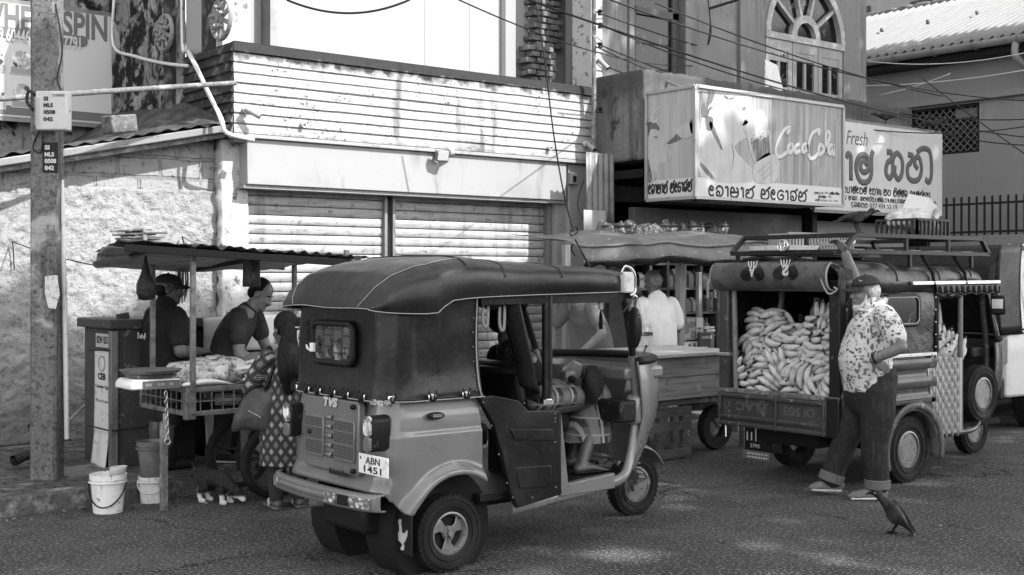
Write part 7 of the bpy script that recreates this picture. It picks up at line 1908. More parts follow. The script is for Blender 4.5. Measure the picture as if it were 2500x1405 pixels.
def packet(p, sz, mi, rot, lab, grp, shape=0):
 key = (mi, shape)
 if key not in pk0:
  t = thing('packet' if shape == 0 else 'bottle', lab, 'packet' if shape == 0 else 'bottle', p, rot, grp)
  b = MB()
  if shape == 0:
   b.loft([[(x_ * w_ * .5, y_ * d_ * .5, z_) for x_, y_ in ((-1, -1), (1, -1), (1, 1), (-1, 1))] for z_, w_, d_ in ((0, 1, 1), (.3, 1.0, 1.15), (.75, 1, 1), (.95, 1, .15), (1, 1, .1))])
  else: b.lathe([(0, 0), (.4, 0), (.42, .1), (.42, .55), (.16, .75), (.15, .9), (.19, .91), (.19, 1), (0, 1)], (0, 0, 0), (0, 0, 1), n=12)
  b.build('wrapper' if shape == 0 else 'glass', PK[mi], t, bevel=.0, smooth=30); pk0[key] = t; t.scale = sz
  return t
 o = dup(pk0[key], p, rot); o['label'] = lab; o['group'] = grp; o.scale = sz
 return o
rnd = random.Random(33)
for zi, z in enumerate((.95, 1.22, 1.5)):
 x = SX0 + .05
 while x < SX1 - .08:
  w_ = rnd.uniform(.06, .12); s = 1 if rnd.random() < .3 else 0
  packet((x + w_ / 2, SY + .1, z + .002), (w_ * .92, .09, rnd.uniform(.15, .23)), rnd.randrange(4), rnd.uniform(-.2, .2), ('grocery packet on the dark shelves of the stall', 'bottle on the dark shelves of the stall')[s], ('packets on the stall shelves', 'bottles on the stall shelves')[s], s)
  x += w_ + .01
# hanging strips of sachets near the right post, goods hung high in the shop front
for k in range(5):
 p = onV(1728 + k * 9, 668 + (k % 2) * 30, 9.25)
 t = wthing('sachet_strip', 'strip of sachets hanging beside the right of the stall shelves', 'sachets', p, 'strips of hanging sachets')
 for q in range(3): MB().obox(p + Vector((0, 0, -.07 * q - .1)), (.05, .012, .066), (.1, 0, .2)).build('sachet', PK[3 if k % 2 else 0], t)
hgp = []
for k in range(34):
 px = 1478 + (k % 17) * 18 + rnd.uniform(-5, 5); lo = k // 17; mi = (1, 2, 3, 2)[rnd.randrange(4)]
 p = onV(px, 566 + 26 * lo + rnd.uniform(-4, 4), 9.9 - .2 * lo); s_ = rnd.uniform(.8, 1.25)
 lab = 'crumpled snack packet hanging in the rows high in the shop opening'
 if len(hgp) < 4:
  o = crump((0, 0, 0), (.085, .05, .11), 30 + len(hgp), 16).build('snack_packet', PK[(1, 2, 3, 2)[len(hgp)]], None, smooth=True)
  tag(o, lab, 'snack packet', 'snack packets hanging in the shop opening'); hgp.append(o)
 else: o = hgp[rnd.randrange(4)].copy(); COL.objects.link(o)
 o.location = p; o.rotation_euler = (0, rnd.uniform(-.4, .4), rnd.uniform(-1, 1)); o.scale = (s_, s_, s_)
MB_ = MB()
tag(MB_.bar(onV(1470, 553, 9.85), onV(1790, 553, 9.85), .02).build('hanging_rail', M['wire'], None), 'dark rail carrying the hanging snack packets', 'rail')
tag(crump(onV(1585, 585, 9.5), (.22, .15, .17), 14, 26).build('goods_bag', mat('clear_goods_bag', .3, .2, layers=[('noise', 20, .45, .55, .06), ('noise', 50, .6, .7, .7)]), None, smooth=True), 'large clear bag of wrapped goods hanging in the shop opening', 'bag')
cal = wthing('wall_calendar', 'white card of small packets pinned in the shop opening', 'card', onV(1708, 575, 9.7))
p, q = onV(1697, 592, 9.7), onV(1718, 557, 9.7)
MB().box(p.x, q.x, 9.69, 9.7, p.z, q.z).build('card', M['sign_w'], cal)
for i in range(2):
 for j in range(5): MB().box(p.x + .02 + i * .05, p.x + .055 + i * .05, 9.68, 9.69, p.z + .08 + j * .03, p.z + .1 + j * .03).build('packet', M['dark'], cal)
# cartons below the shelves
def carton(px0, py0, px1, py1, v, dp, m, lab, txts):
 a, c = onV(px0, py1, v), onV(px1, py0, v)
 t = wthing('carton', lab, 'box', (a.x, v, a.z))
 MB().box(a.x, c.x, v, v + dp, a.z, c.z).build('carton_body', m, t, bevel=.004)
 for s, x, y, x1, hp, mm in txts:
  p0, p1, p2 = onV(x, y, v - .003), onV(x1, y, v - .003), onV(x, y - hp, v - .003)
  text('carton_lettering', s, mm, t, p0, (1, 0, 0), (0, 0, 1), h=p2.z - p0.z, width=p1.x - p0.x, depth=.003, bold=.03)
 return t, a, c
cm = mat('printed_carton', .18, .5, layers=[('noise', 9, .5, .6, .4, {'warp': .3}), ('noise', 30, .58, .66, .05)])
t, a, c = carton(1672, 776, 1715, 832, 8.95, .3, cm, 'printed grocery carton with a white price flag, behind the counter', [])
p0, p1 = onV(1700, 826, 8.94), onV(1716, 776, 8.94)
fl2 = MB().box(p0.x, p1.x, 8.935, 8.945, p0.z, p1.z).build('price_flag', M['sign_w'], t)
for s, y in (('100/-', 806), ('ONLY', 815)):
 q0, q1, q2 = onV(1702, y, 8.934), onV(1714, y, 8.934), onV(1702, y - 6, 8.934)
 text('price_lettering', s, M['ink'], fl2, q0, (1, 0, 0), (0, 0, 1), h=q2.z - q0.z, width=q1.x - q0.x, depth=.002, bold=.02)
carton(1670, 834, 1706, 866, 8.93, .3, mat('patterned_carton', .4, .5, layers=[('voro', 14, .35, .3, .06)]), 'pale patterned carton at the bottom left of the carton stack', [])
carton(1708, 812, 1744, 866, 8.9, .3, mat('dark_carton', .07, .5), 'dark carton lettered with an energy drink price, right of the stack', [('CHARGE', 1714, 828, 1738, 7, M['sign_w']), ('MILO', 1712, 858, 1727, 12, M['sign_w']), ('$30', 1731, 858, 1742, 8, M['sign_w'])])
for k, (px, py) in enumerate(((1722, 800), (1726, 807))): tag(MB().obox(onV(px, py, 9.05), (.16 - .03 * k, .12, .022)).build('exercise_book', M['sign_w'], None), ('white pad of paper, upper one on the dark carton', 'white pad of paper, lower one on the dark carton')[k], 'paper')
c = onV(1562, 815, 8.75); t = bucket((c.x, c.y, c.z - .12), .1, .085, .25, WB, 'white bucket lettered GREEN behind the counter')
text('bucket_lettering', 'GREEN', M['ink'], t, (c.x - .08, c.y - .105, c.z - .02), (1, 0, 0), (0, 0, 1), h=.04, width=.15, depth=.012)
# timber box counter on a crate stand
ctr = wthing('counter_box', 'long weathered timber box counter standing between the two three-wheelers', 'counter', (8.2, 7.9, .55))
g0, g1 = onV(1530, 940, 7.62), onV(1766, 940, 7.62)
KX0, KX1 = g0.x, g1.x + .25
for k, (za, zb2) in enumerate(((.53, .725), (.73, .905))): MB().box(KX0, KX1, 7.62, 7.655, za, zb2).build('side_plank', M['wood'], ctr, bevel=.004)
MB().box(KX0 - .0, KX1, 7.657, 8.5, .52, .90).build('box', M['wood'], ctr)
for k in range(4): MB().box(KX0 - .03, KX1 + .02, 7.58 + k * .24, 7.815 + k * .24, .908 + .002 * k, .938 + .002 * k).build('lid_plank', mat('pale_planks', .5, .7, layers=[('noise', (2, 25, 25), .45, .7, .2)], bump=[('noise', (2, 40, 40), .4, .006)]), ctr, bevel=.004)
MB().box(KX0, KX1, 7.66, 8.5, .47, .515).build('bottom_rail', M['rust'], ctr, bevel=.004)
cs_ = wthing('crate_stand', 'rough timber crate stand under the left of the box counter', 'crate', (7.9, 7.75, 0))
a, c = onG(1610, 1128), onG(1712, 1124)
zc = .46; x0_, x1_, y0_ = a.x, c.x + .02, a.y
CWD = mat('crate_wood', .11, .8, layers=[('noise', (3, 20, 20), .4, .7, .05), ('noise', 12, .6, .7, .22, {'amt': .6})])
b = MB()
for x in (x0_ + .02, x0_ + .2, x1_ - .05): b.bar((x, y0_ + .02, .0), (x, y0_ + .02, zc), .06, .05)
for x in (x0_ + .02, x1_ - .05): b.bar((x, y0_ + .5, .0), (x, y0_ + .5, zc), .06, .05)
explode(b, 'upright', CWD, cs_, bevel=.004)
b = MB()
for z in (.06, .30, .43): b.box(x0_ - .2, x1_ + .02, y0_ - .012, y0_ - .006 + .0, z - .045, z + .04)
b.box(x0_ - .2, x1_, y0_ + .55, y0_ + .57, .3, .4); explode(b, 'slat', CWD, cs_, bevel=.003)
# second cart wheel and bench leg under the counter
wh = wthing('hand_cart', 'dark wheeled hand cart frame in the shade under the right of the counter', 'cart', (9.0, 7.9, 0))
MB().lathe([(.1, -.03), (.2, -.04), (.215, 0), (.2, .04), (.1, .03)], (8.75, 7.8, .215), (0, 1, 0), n=30, closed=True).build('wheel', M['rubber'], wh, smooth=50)
MB().bar((8.4, 7.9, .4), (9.4, 7.9, .4), .06).bar((9.1, 7.75, .0), (9.1, 7.75, .5), .06).bar((8.75, 7.75, .215), (8.75, 7.9, .4), .04).build('frame', M['rust'], wh)
# ================================================================ van at the right edge
vn = wthing('parked_van', 'pale van with a black canvas-covered end, parked beyond the truck at the right edge', 'van', (14.0, 7.5, 0))
VX, VY0, VY1 = 12.0, 6.72, 8.35
p = onV(2455, 700, VY0)
VX = p.x - .02
rg = []
def vsec(u, hw, zt, zb_):
 return [(u, 7.535 + hw * a_, zb_ + (zt - zb_) * b_) for a_, b_ in ((-1, 0), (-1.0, .45), (-.97, .6), (-.9, .93), (-.8, 1), (.8, 1), (.9, .93), (.97, .6), (1, .45), (1, 0))]
MB().loft([vsec(VX + .02, .80, 1.86, .38), vsec(VX + .1, .82, 1.9, .36), vsec(VX + 4.2, .82, 1.95, .34)]).build('body', mat('van_white', .6, .35, coat=.5, layers=[('noise', 2, .5, .7, .5)]), vn, bevel=.03)
def cvr(i, j):
 y = VY0 - .02 + .02 * math.sin(i * 20) + 1.65 * i; z = 1.02 + .93 * j
 return (VX - .16 - .05 * math.sin(j * 3.1) + .22 * max(0, j - .8) * 3 + .015 * noise.noise((y * 6, z * 6, 0)), y, z)
MB().grid(cvr, 30, 24).build('canvas_cover', M['vinyl'], vn, smooth=True, solid=.01)
MB().grid(lambda i, j: (VX - .16 + .45 * i - .05 * math.sin(j * 3) , VY0 - .035, 1.02 + (.93 + .03 * i) * j), 10, 10).build('canvas_cover', M['vinyl'], vn, smooth=True, solid=.008)
MB().box(VX + .55, VX + 1.5, VY0 - .012, VY0 + .06, 1.25, 1.7).build('side_window', M['glass_d'], vn, bevel=.02)
for z in (1.02, 1.06): MB().box(VX + .2, VX + 4, VY0 - .016, VY0 + .01, z, z + .018).build('side_stripe', M['dark'], vn)
MB().box(VX + .45, VX + .46, VY0 - .015, VY0 + .01, .5, 1.8).build('door_seam', M['dark'], vn)
MB().box(VX - .1, VX + .02, VY0 - .0, VY1, .34, .58).build('bumper', M['blackmetal'], vn, bevel=.03)
MB().box(VX - .06, VX + .05, VY0 - .01, VY0 + .12, .72, .98).build('tail_lamp', M['lens_d'], vn, bevel=.01)
MB().box(VX - .075, VX - .058, VY0 + .01, VY0 + .09, .78, .92).build('lamp_lens', M['lens'], vn, bevel=.004)
wheel(vn, (VX + .75, VY0 + .1, .3), .3, .18, 'steel', -1)
MB().tube([(VX + .1, VY0 + .02, 1.95), (VX + 4, VY0 + .04, 2.0)], .02, 8).build('roof_gutter', M['alu'], vn, smooth=True)
# ================================================================ crows and the little dog
CROW = mat('crow_feathers', .018, .4, layers=[('noise', 14, .5, .7, .035)])
def crow(base, yaw, s, lab, pose=0):
 t = thing('crow', lab, 'crow', base, yaw)
 b = MB(); lean = (.8, .2, .15)[pose]
 ax = Vector((math.cos(lean), 0, math.sin(lean))); up = Vector((-math.sin(lean), 0, math.cos(lean)))
 c = Vector((0, 0, .16)); h = c + ax * .125 + Vector((.028, 0, .03))
 b.limb([c - ax * .13, c - ax * .06, c + ax * .02, c + ax * .08], [.018, .046, .056, .04], [.018, .044, .054, .038], side=(0, 1, 0))
 b.limb([c + ax * .06, c + ax * .1 + Vector((.012, 0, .008)), h], [.04, .03, .028]); b.ball(h, (.04, .031, .031))
 b.fuse('body', CROW, t, .006, 2)
 MB().limb([c - ax * .09, c - ax * .18, c - ax * .28], [.026, .03, .034], [.012, .007, .004], side=(0, 1, 0)).build('tail', CROW, t, smooth=True)
 for sd in (-1, 1):
  wg = MB()
  for k in range(5): wg.limb([c + ax * (.06 - .012 * k) + Vector((0, sd * .046, 0)) + up * (.028 - .016 * k), c - ax * .05 + Vector((0, sd * .054, 0)) + up * (.03 - .016 * k), c - ax * (.2 - .026 * k) + Vector((0, sd * .03, 0)) + up * (.012 - .006 * k)], [.006, .007, .003], [.016, .018, .007], side=(0, 1, 0), n=8)
  wg.build('wing', CROW, t, smooth=True)
 MB().limb([h + Vector((.028, 0, .0)), h + Vector((.062, 0, .002)), h + Vector((.092, 0, -.012))], [.012, .010, .003], [.015, .011, .003], side=(0, 1, 0), n=8).build('beak', M['black'], t, smooth=True)
 for sd in (-1, 1):
  MB().ball(h + Vector((.018, sd * .028, .007)), .0045, 8, 6).build('eye', M['chrome'], t, smooth=True)
  q = MB(); k = c + Vector((-.01, sd * .022, -.04)); f_ = Vector((.015, sd * .025, .004))
  q.tube([k, k + Vector((-.012, 0, -.05)), f_ + Vector((0, 0, .004))], [.014, .007, .005], 7)
  for a in (-.5, 0, .5, math.pi): q.tube([f_, f_ + Vector((math.cos(a) * .04, math.sin(a) * .04, 0))], [.0045, .003], 5)
  q.build('leg', M['black'], t, smooth=True)
 t.scale = (s, s, s)
 return t
def heading(dx, df):  # picture right / away -> yaw
 v = rdir * dx + Vector((FU, FV, 0)) * df
 return math.atan2(v.y, v.x)
g_ = onG(2182, 1303)
crow(g_, heading(-.75, .5), .86, 'black crow standing on the road in front of the patterned-shirt man', 0)
p = onV(2100, 572, TN + .1); crow((p.x, TN + .12, RZ1 + .018), heading(.8, .2), .95, 'black crow perched on the roof rack of the banana truck', 1).scale = (.8, .8, .8)
p = onV(2160, 306, VG + .03); crow((p.x, VG + .03, GZ1 + .02), heading(-.9, .3), .8, 'crow on the sign top edge, the one nearer the word Fresh', 2)
p = onV(2282, 326, VG + .03); crow((p.x, VG + .03, GZ1 + .02), heading(.95, -.2), .85, 'crow at the right end of the sign top edge', 1)
# puppy under the cart
DOG = mat('puppy_coat', .02, .8, layers=[('noise', 60, .64, .7, .3, {'amt': .5}), ('grad', 1, .075, .055, .6)], bump=[('noise', 70, .5, .006)])
g_ = onG(532, 1228)
dg_ = thing('puppy', 'small black puppy with white paws sniffing the ground by the cart wheel', 'dog', g_, heading(.85, -.45))
b = MB()
b.limb([(-.12, 0, .17), (-.04, 0, .18), (.05, 0, .165), (.10, 0, .145)], [.055, .06, .058, .045], [.06, .062, .066, .05], side=(0, 1, 0))
b.limb([(.09, 0, .15), (.15, 0, .11)], [.042, .038]); b.ball((.175, 0, .085), (.05, .045, .042)); b.limb([(.2, 0, .07), (.235, 0, .045)], [.028, .02])
for sd in (-1, 1):
 b.limb([(.07, sd * .035, .14), (.07, sd * .038, .08), (.075, sd * .038, .018)], [.03, .022, .018])
 b.limb([(-.11, sd * .035, .16), (-.09, sd * .042, .105), (-.135, sd * .04, .065), (-.125, sd * .04, .016)], [.045, .034, .02, .018])
 b.limb([(.07, sd * .038, .014), (.1, sd * .038, .012)], [.02, .017]); b.limb([(-.125, sd * .04, .014), (-.095, sd * .04, .012)], [.02, .017])
 b.limb([(.165, sd * .04, .11), (.155, sd * .062, .085), (.16, sd * .06, .06)], [.02, .022, .01], [.01, .01, .008])
b.limb([(-.16, 0, .18), (-.21, 0, .22), (-.24, 0, .27)], [.018, .014, .008])
b.fuse('body', DOG, dg_, .006, 2)
MB().ball((.238, 0, .043), .011, 10, 7).build('nose', M['black'], dg_, smooth=True)
# ================================================================ people
SK = mat('skin_dark', .075, .45, layers=[('noise', 9, .45, .7, .075), ('noise', 60, .55, .7, .13)], spec=.5)
SKL = mat('skin_mid', .2, .45, layers=[('noise', 9, .45, .7, .14), ('noise', 60, .55, .7, .26)], spec=.5)
HAIR = mat('black_hair', .008, .55, spec=.12, layers=[('noise', (60, 60, 8), .5, .7, .02)])
GREYH = mat('grey_beard', .6, .8, layers=[('noise', 60, .45, .65, .2)])
BLK = mat('black_cotton', .011, .8, layers=[('noise', 6, .5, .7, .018)], bump=[('noise', 9, .6, .04), ('noise', 4, .5, .06)])
def rot_m(fwd, up=(0, 0, 1)):
 f = Vector(fwd).normalized(); l = Vector(up).cross(f).normalized(); u = f.cross(l)
 return Matrix((f, l, u)).transposed()
def head_into(b, c, fwd, s=1.0, up=(0, 0, 1)):
 """skull, jaw, brow, nose, lips, chin and ears, looking along fwd"""
 c = Vector(c); Mx = rot_m(fwd, up); P = lambda x, y, z: c + Mx @ (Vector((x, y, z)) * s)
 def bl(x, y, z, rx, ry, rz): b.ball(P(x, y, z), (rx * s, ry * s, rz * s), 16, 10, Mx)
 bl(-.012, 0, .035, .098, .076, .092); bl(.03, 0, -.03, .066, .06, .08); bl(.052, 0, -.08, .04, .042, .034); bl(.066, 0, -.095, .026, .026, .02)
 bl(.072, 0, .022, .022, .05, .012); bl(.07, .034, -.025, .022, .022, .022); bl(.07, -.034, -.025, .022, .022, .022)
 b.limb([P(.08, 0, .012), P(.098, 0, -.012), P(.106, 0, -.03)], [.010 * s, .012 * s, .016 * s], n=10)
 bl(.095, .012, -.034, .012, .009, .009); bl(.095, -.012, -.034, .012, .009, .009)
 bl(.085, 0, -.058, .013, .024, .007); bl(.083, 0, -.069, .013, .022, .008)
 for y in (-1, 1): bl(-.008, y * .079, -.008, .021, .010, .032)
 return P, Mx
def eyes(P, Mx, par, s=1.0):
 for y in (-1, 1):
  e = MB().ball(P(.076, y * .031, .004), (.009 * s, .013 * s, .008 * s), 10, 7, Mx).build('eye', M['sign_w'], par, smooth=True)
  MB().ball(P(.083, y * .031, .004), .0055 * s, 8, 6).build('iris', M['black'], e, smooth=True)
  MB().limb([P(.083, y * .012, .024), P(.082, y * .034, .03), P(.07, y * .052, .022)], [.005 * s, .006 * s, .004 * s], n=7).build('eyebrow', HAIR, par, smooth=True)
def hand_into(b, w, d, nrm, side, curl=.5, s=1.0):
 """palm from the wrist w along d; nrm = back of the hand, side = towards the thumb; five fingers"""
 d = Vector(d).normalized(); nrm = Vector(nrm); nrm = (nrm - d * nrm.dot(d)).normalized(); sd = d.cross(nrm) if side > 0 else nrm.cross(d)
 w = Vector(w)
 b.limb([w, w + d * .04 * s, w + d * .085 * s], [.024 * s, .036 * s, .038 * s], [.019 * s, .016 * s, .013 * s], side=sd, n=12)
 for k, (off, L) in enumerate(((.028, .068), (.010, .078), (-.009, .072), (-.026, .056))):
  p = w + d * .088 * s + sd * off * s; a = curl * (.55 + .1 * k); q = [p]; dd = d.copy(); r = [.0088]
  for j in range(3):
   dd = (dd - nrm * math.tan(min(1.2, a * (.8 + .3 * j)))).normalized(); p = p + dd * L * s * (.42, .33, .25)[j]; q.append(p); r.append((.0085, .0078, .0065)[j])
  b.limb(q, [x * s for x in r], n=8, sub=2)
 p = w + d * .03 * s + sd * .028 * s; t1 = (d * .6 + sd * .8 - nrm * .25).normalized(); t2 = (d * .9 + sd * .3 - nrm * .4).normalized()
 b.limb([p, p + t1 * .035 * s, p + t1 * .035 * s + t2 * .03 * s, p + t1 * .035 * s + t2 * .052 * s], [.013 * s, .0105 * s, .0095 * s, .007 * s], n=8, sub=2)
def cap(par, P, Mx, c, m, s=1.0, tilt=0):
 b = MB(); rg = []
 for j in range(8):
  a = R(4 + 86 * j / 7)
  rg.append([P(-.012 + .112 * math.cos(a) * math.cos(t), .092 * math.cos(a) * math.sin(t), .045 + .083 * math.sin(a)) for t in [2 * math.pi * k / 28 for k in range(28)]])
 b.loft(rg); cp = b.build('cap', m, par, smooth=True, solid=.004)
 def br(i, j):
  t = R(-62 + 124 * i); r_ = .095 + .085 * j * math.cos(t * .9)
  return P(-.012 + r_ * math.cos(t) * 1.02, .088 * math.sin(t) * (1 + .02 * j), .052 - .024 * j - .028 * abs(math.sin(t)) * j)
 MB().grid(br, 20, 8).build('peak', m, cp, smooth=True, solid=.006)
 MB().ball(P(-.012, 0, .129), .008 * s, 8, 6).build('button', m, cp, smooth=True)
 return cp
def shoe(par, heel, toe, m, sole=True):
 heel, toe = Vector(heel), Vector(toe); d = (toe - heel).normalized(); sd = d.cross(Vector((0, 0, 1))).normalized(); L = (toe - heel).length
 b = MB(); up = Vector((0, 0, 1))
 b.limb([heel + d * .03 + up * .045, heel + d * L * .45 + up * .045, heel + d * L * .75 + up * .036, toe - d * .025 + up * .026], [.034, .04, .045, .03], [.042, .042, .032, .02], side=sd, n=14)
 sh = b.build('shoe', m, par, smooth=True)
 if sole: MB().limb([heel + d * .03 + up * .012, heel + d * L * .5 + up * .012, toe - d * .03 + up * .013], [.037, .044, .036], [.012, .012, .012], side=sd, n=14).build('sole', M['pvc'], sh, smooth=True)
def loc(p): return Vector(p)
# ---- the banana seller: patterned shirt, cap, grey beard, hand on hip, other arm up on the rack
gp = onG(2112, 1214); A0 = heading(-1, .0)
m1 = thing('person', 'man in leaf-print shirt, jeans and cap, one arm up on the truck rack', 'person', gp, A0)
b = MB()
P, Mx = head_into(b, (.0, .0, 1.515), (1, .05, -.08), .98)
b.limb([(-.04, 0, 1.36), (-.025, 0, 1.45)], [.07, .062])
b.limb([(-.06, 0, .8), (-.02, 0, 1.0), (-.03, 0, 1.2), (-.06, 0, 1.34)], [.14, .16, .16, .14], [.13, .15, .13, .1], side=(0, 1, 0), n=16)
# near (left) arm akimbo
sh_, el, wr = Vector((-.085, .2, 1.33)), Vector((-.15, .38, 1.13)), Vector((.03, .29, 1.03))
b.limb([sh_, (sh_ + el) / 2, el], [.062, .052, .043]); b.limb([el, el.lerp(wr, .35), wr], [.044, .042, .028])
hand_into(b, wr, (-.75, -.12, -.42), (.25, .9, .1), 1, .25, 1.0)
# far (right) arm raised to the rack
s2, e2, w2 = Vector((-.05, -.19, 1.33)), Vector((.015, -.23, 1.58)), Vector((.105, -.15, 1.80))
b.limb([s2, (s2 + e2) / 2, e2], [.068, .06, .052]); b.limb([e2, e2.lerp(w2, .4), w2], [.054, .053, .034])
hand_into(b, w2, (.5, .05, .75), (-.5, -.3, .6), -1, 1.0, 1.12)
for y, k in ((.1, (-.03, .34)), (-.1, (.12, .34))):
 an = (-.06, y, .08) if y > 0 else (.22, y, .09)
 b.limb([(-.05, y, .8), (k[0], y, k[1] + .06), an], [.1, .065, .045])
body = b.fuse('body', mat('skin_weathered', .18, .45, layers=[('noise', 9, .45, .7, .1), ('noise', 60, .55, .7, .21)], spec=.4), m1, .0085, 2)
eyes(P, Mx, m1, .98)
cp = cap(m1, P, Mx, None, mat('dark_cap', .03, .7, layers=[('noise', 40, .5, .7, .045)]))
text('cap_lettering', 'Titan', M['sign_w'], cp, P(.07, .08, .085), (-.45, .8, 0), (0, -.1, 1), h=.012, depth=.002)
b = MB(); b.ball(P(.058, 0, -.112), (.04, .042, .034), 14, 9, Mx); b.limb([P(.078, 0, -.11), P(.075, 0, -.14)], [.028, .018]); b.limb([P(.012, .064, -.01), P(.022, .06, -.06), P(.045, .045, -.1)], [.007, .012, .02]); b.limb([P(.012, -.064, -.01), P(.022, -.06, -.06), P(.045, -.045, -.1)], [.007, .012, .02]); b.limb([P(.086, .03, -.062), P(.098, 0, -.049), P(.086, -.03, -.062)], [.004, .005, .004])
b.fuse('beard', GREYH, m1, .005, 1)
b = MB(); b.ball(P(-.045, 0, .005), (.072, .078, .07), 14, 9, Mx); b.build('hair', GREYH, m1, smooth=True)
# shirt with a printed leaf pattern
def cloth(name, m, rings, par, voxel=.009, zmin=None):
 b = MB()
 for pts, ra, rb, sd in rings: b.limb(pts, ra, rb, side=sd, n=20)
 return b.fuse(name, m, par, voxel, 3, zmin=zmin)
LEAFP = mat('leaf_print_shirt', .6, .75, layers=[
 ('noise', 6, .52, .6, .42, {'warp': .1}), ('voro', (14, 38, 38), .42, .34, .17, {'rot': (.5, .7, .3), 'mul': ('noise', 9, .47, .51), 'amt': .9}), ('voro', (38, 38, 14), .42, .33, .13, {'rot': (-.6, .4, .9), 'loc': (3, 1, 2), 'mul': ('noise', 9, .48, .52, {'loc': (4, 4, 4)})}), ('voro', (38, 14, 38), .4, .32, .1, {'rot': (.3, -.5, .6), 'loc': (1, 5, 2), 'mul': ('noise', 9, .48, .52, {'loc': (9, 4, 1)})})],
 bump=[('noise', 5, .5, .05), ('noise', (9, 9, 3), .4, .03)])
sr = [([(-.035, 0, .72), (-.02, 0, .9), (.0, 0, 1.02), (-.015, 0, 1.17), (-.045, 0, 1.29), (-.06, 0, 1.37)], [.19, .2, .2, .195, .19, .13], [.175, .19, .195, .165, .135, .1], (0, 1, 0)),
      ([sh_ + Vector((.0, -.03, .02)), sh_ + Vector((-.02, .05, -.04)), sh_.lerp(el, .68)], [.085, .085, .078], [.085, .085, .078], None),
      ([s2 + Vector((0, .04, -.01)), s2.lerp(e2, .3), s2.lerp(e2, .62)], [.09, .085, .082], [.09, .085, .082], None),
      ([(-.06, 0, 1.36), (-.045, 0, 1.42)], [.095, .085], [.095, .09], (0, 1, 0))]
so_ = cloth('shirt', LEAFP, sr, m1, zmin=.785)
MB().limb([(.005, .07, 1.375), (.045, .03, 1.385), (.055, 0, 1.37), (.045, -.03, 1.385)], [.012] * 4, [.03] * 4, side=(0, 0, 1), n=8).build('collar', LEAFP, so_, smooth=True)
MB().tube([(-.055 + .095 * math.cos(a), .09 * math.sin(a), 1.42 + .025 * math.cos(a) * -1) for a in [2 * math.pi * k / 24 for k in range(24)]], .016, 8, closed=True, up=(0, 0, 1), flat=2.2).build('collar', LEAFP, so_, smooth=True)
JEAN = mat('dark_jeans', .024, .85, layers=[('noise', 3, .45, .7, .016), ('noise', (40, 40, 6), .52, .72, .06, {'amt': .7})], bump=[('noise', (6, 6, 9), .6, .04), ('noise', 80, .2, .004)])
b = MB()
b.limb([(-.04, 0, .74), (-.035, 0, .9)], [.19, .2], [.185, .2], side=(0, 1, 0), n=20)
b.limb([(-.06, .1, .8), (-.06, .105, .62), (-.04, .1, .4), (-.055, .1, .2), (-.06, .1, .11)], [.125, .118, .094, .088, .086], [.135, .128, .1, .09, .088], side=(0, 1, 0), n=18)
b.limb([(-.02, -.1, .8), (.04, -.1, .62), (.12, -.1, .4), (.19, -.1, .22), (.22, -.1, .12)], [.12, .112, .09, .084, .082], [.13, .12, .094, .086, .084], side=(0, 1, 0), n=18)
tr = b.fuse('jeans', JEAN, m1, .01, 2)
CUFF = mat('jean_cuff', .13, .85, layers=[('noise', (40, 40, 6), .5, .7, .09)])
for (x, y, z, tx) in ((-.06, .1, .115, 0), (.222, -.1, .13, .35)): MB().lathe([(.086, -.035), (.094, -.03), (.095, .03), (.088, .035)], (x, y, z), (-tx, 0, 1), n=24, closed=True).build('cuff', CUFF, tr, smooth=40)
SHO = mat('woven_shoe', .2, .7, layers=[('wave', (60, 0, 0), .3, .7, .09, {'dir': 'X'}), ('noise', 30, .5, .7, .28, {'amt': .5})])
shoe(m1, (-.135, .1, 0), (.165, .12, .0), SHO); shoe(m1, (.13, -.1, .02), (.40, -.09, .03), SHO)
MB().tube([wr + Vector((.0 - .012, .0, .012)) + (rot_m(wr - el) @ Vector((0, .034 * math.cos(a), .034 * math.sin(a)))) for a in [2 * math.pi * k / 20 for k in range(20)]], .009, 6, closed=True).build('wristwatch', M['dark'], m1, smooth=True)
# ---- fish seller in cap seen from behind
gp = Vector((3.94, 9.21, .12)); A0 = heading(.75, .66)
m2 = thing('person', 'man in a black polo shirt and cap seen from behind at the fish cart', 'person', gp, A0)
b = MB(); hd_ = Vector((rdir * .95 + Vector((FU, FV, 0)) * .25)); ml = Matrix.Rotation(-A0, 3, 'Z'); hf = ml @ hd_
P, Mx = head_into(b, (.03, 0, 1.405), (hf.x, hf.y, -.05), 1.0)
b.limb([(-.0, 0, 1.2), (.02, 0, 1.33)], [.078, .068])
b.limb([(-.02, 0, .72), (-.01, 0, .95), (-.0, 0, 1.12), (-.01, 0, 1.2)], [.15, .16, .17, .14], [.12, .13, .12, .09], side=(0, 1, 0))
for s in (-1, 1):
 sp_, ep, wp_ = Vector((.0, s * .2, 1.18)), Vector((-.02, s * .30, .93)), Vector((.22, s * .16, .92))
 b.limb([sp_, (sp_ + ep) / 2, ep], [.07, .06, .05]); b.limb([ep, ep.lerp(wp_, .4), wp_], [.05, .048, .03]); hand_into(b, wp_, (.8, -s * .4, 0), (0, s * .3, 1), s, .8)
 b.limb([(-.02, s * .1, .75), (.0, s * .1, .45), (-.02, s * .1, .3), (-.01, s * .1, .08)], [.11, .07, .07, .05])
b.fuse('body', SK, m2, .0085, 2); eyes(P, Mx, m2)
cap(m2, P, Mx, None, mat('black_cap', .03, .7))
MB().ball(P(-.04, 0, .0), (.075, .079, .07), 14, 9, Mx).build('hair', HAIR, m2, smooth=True)
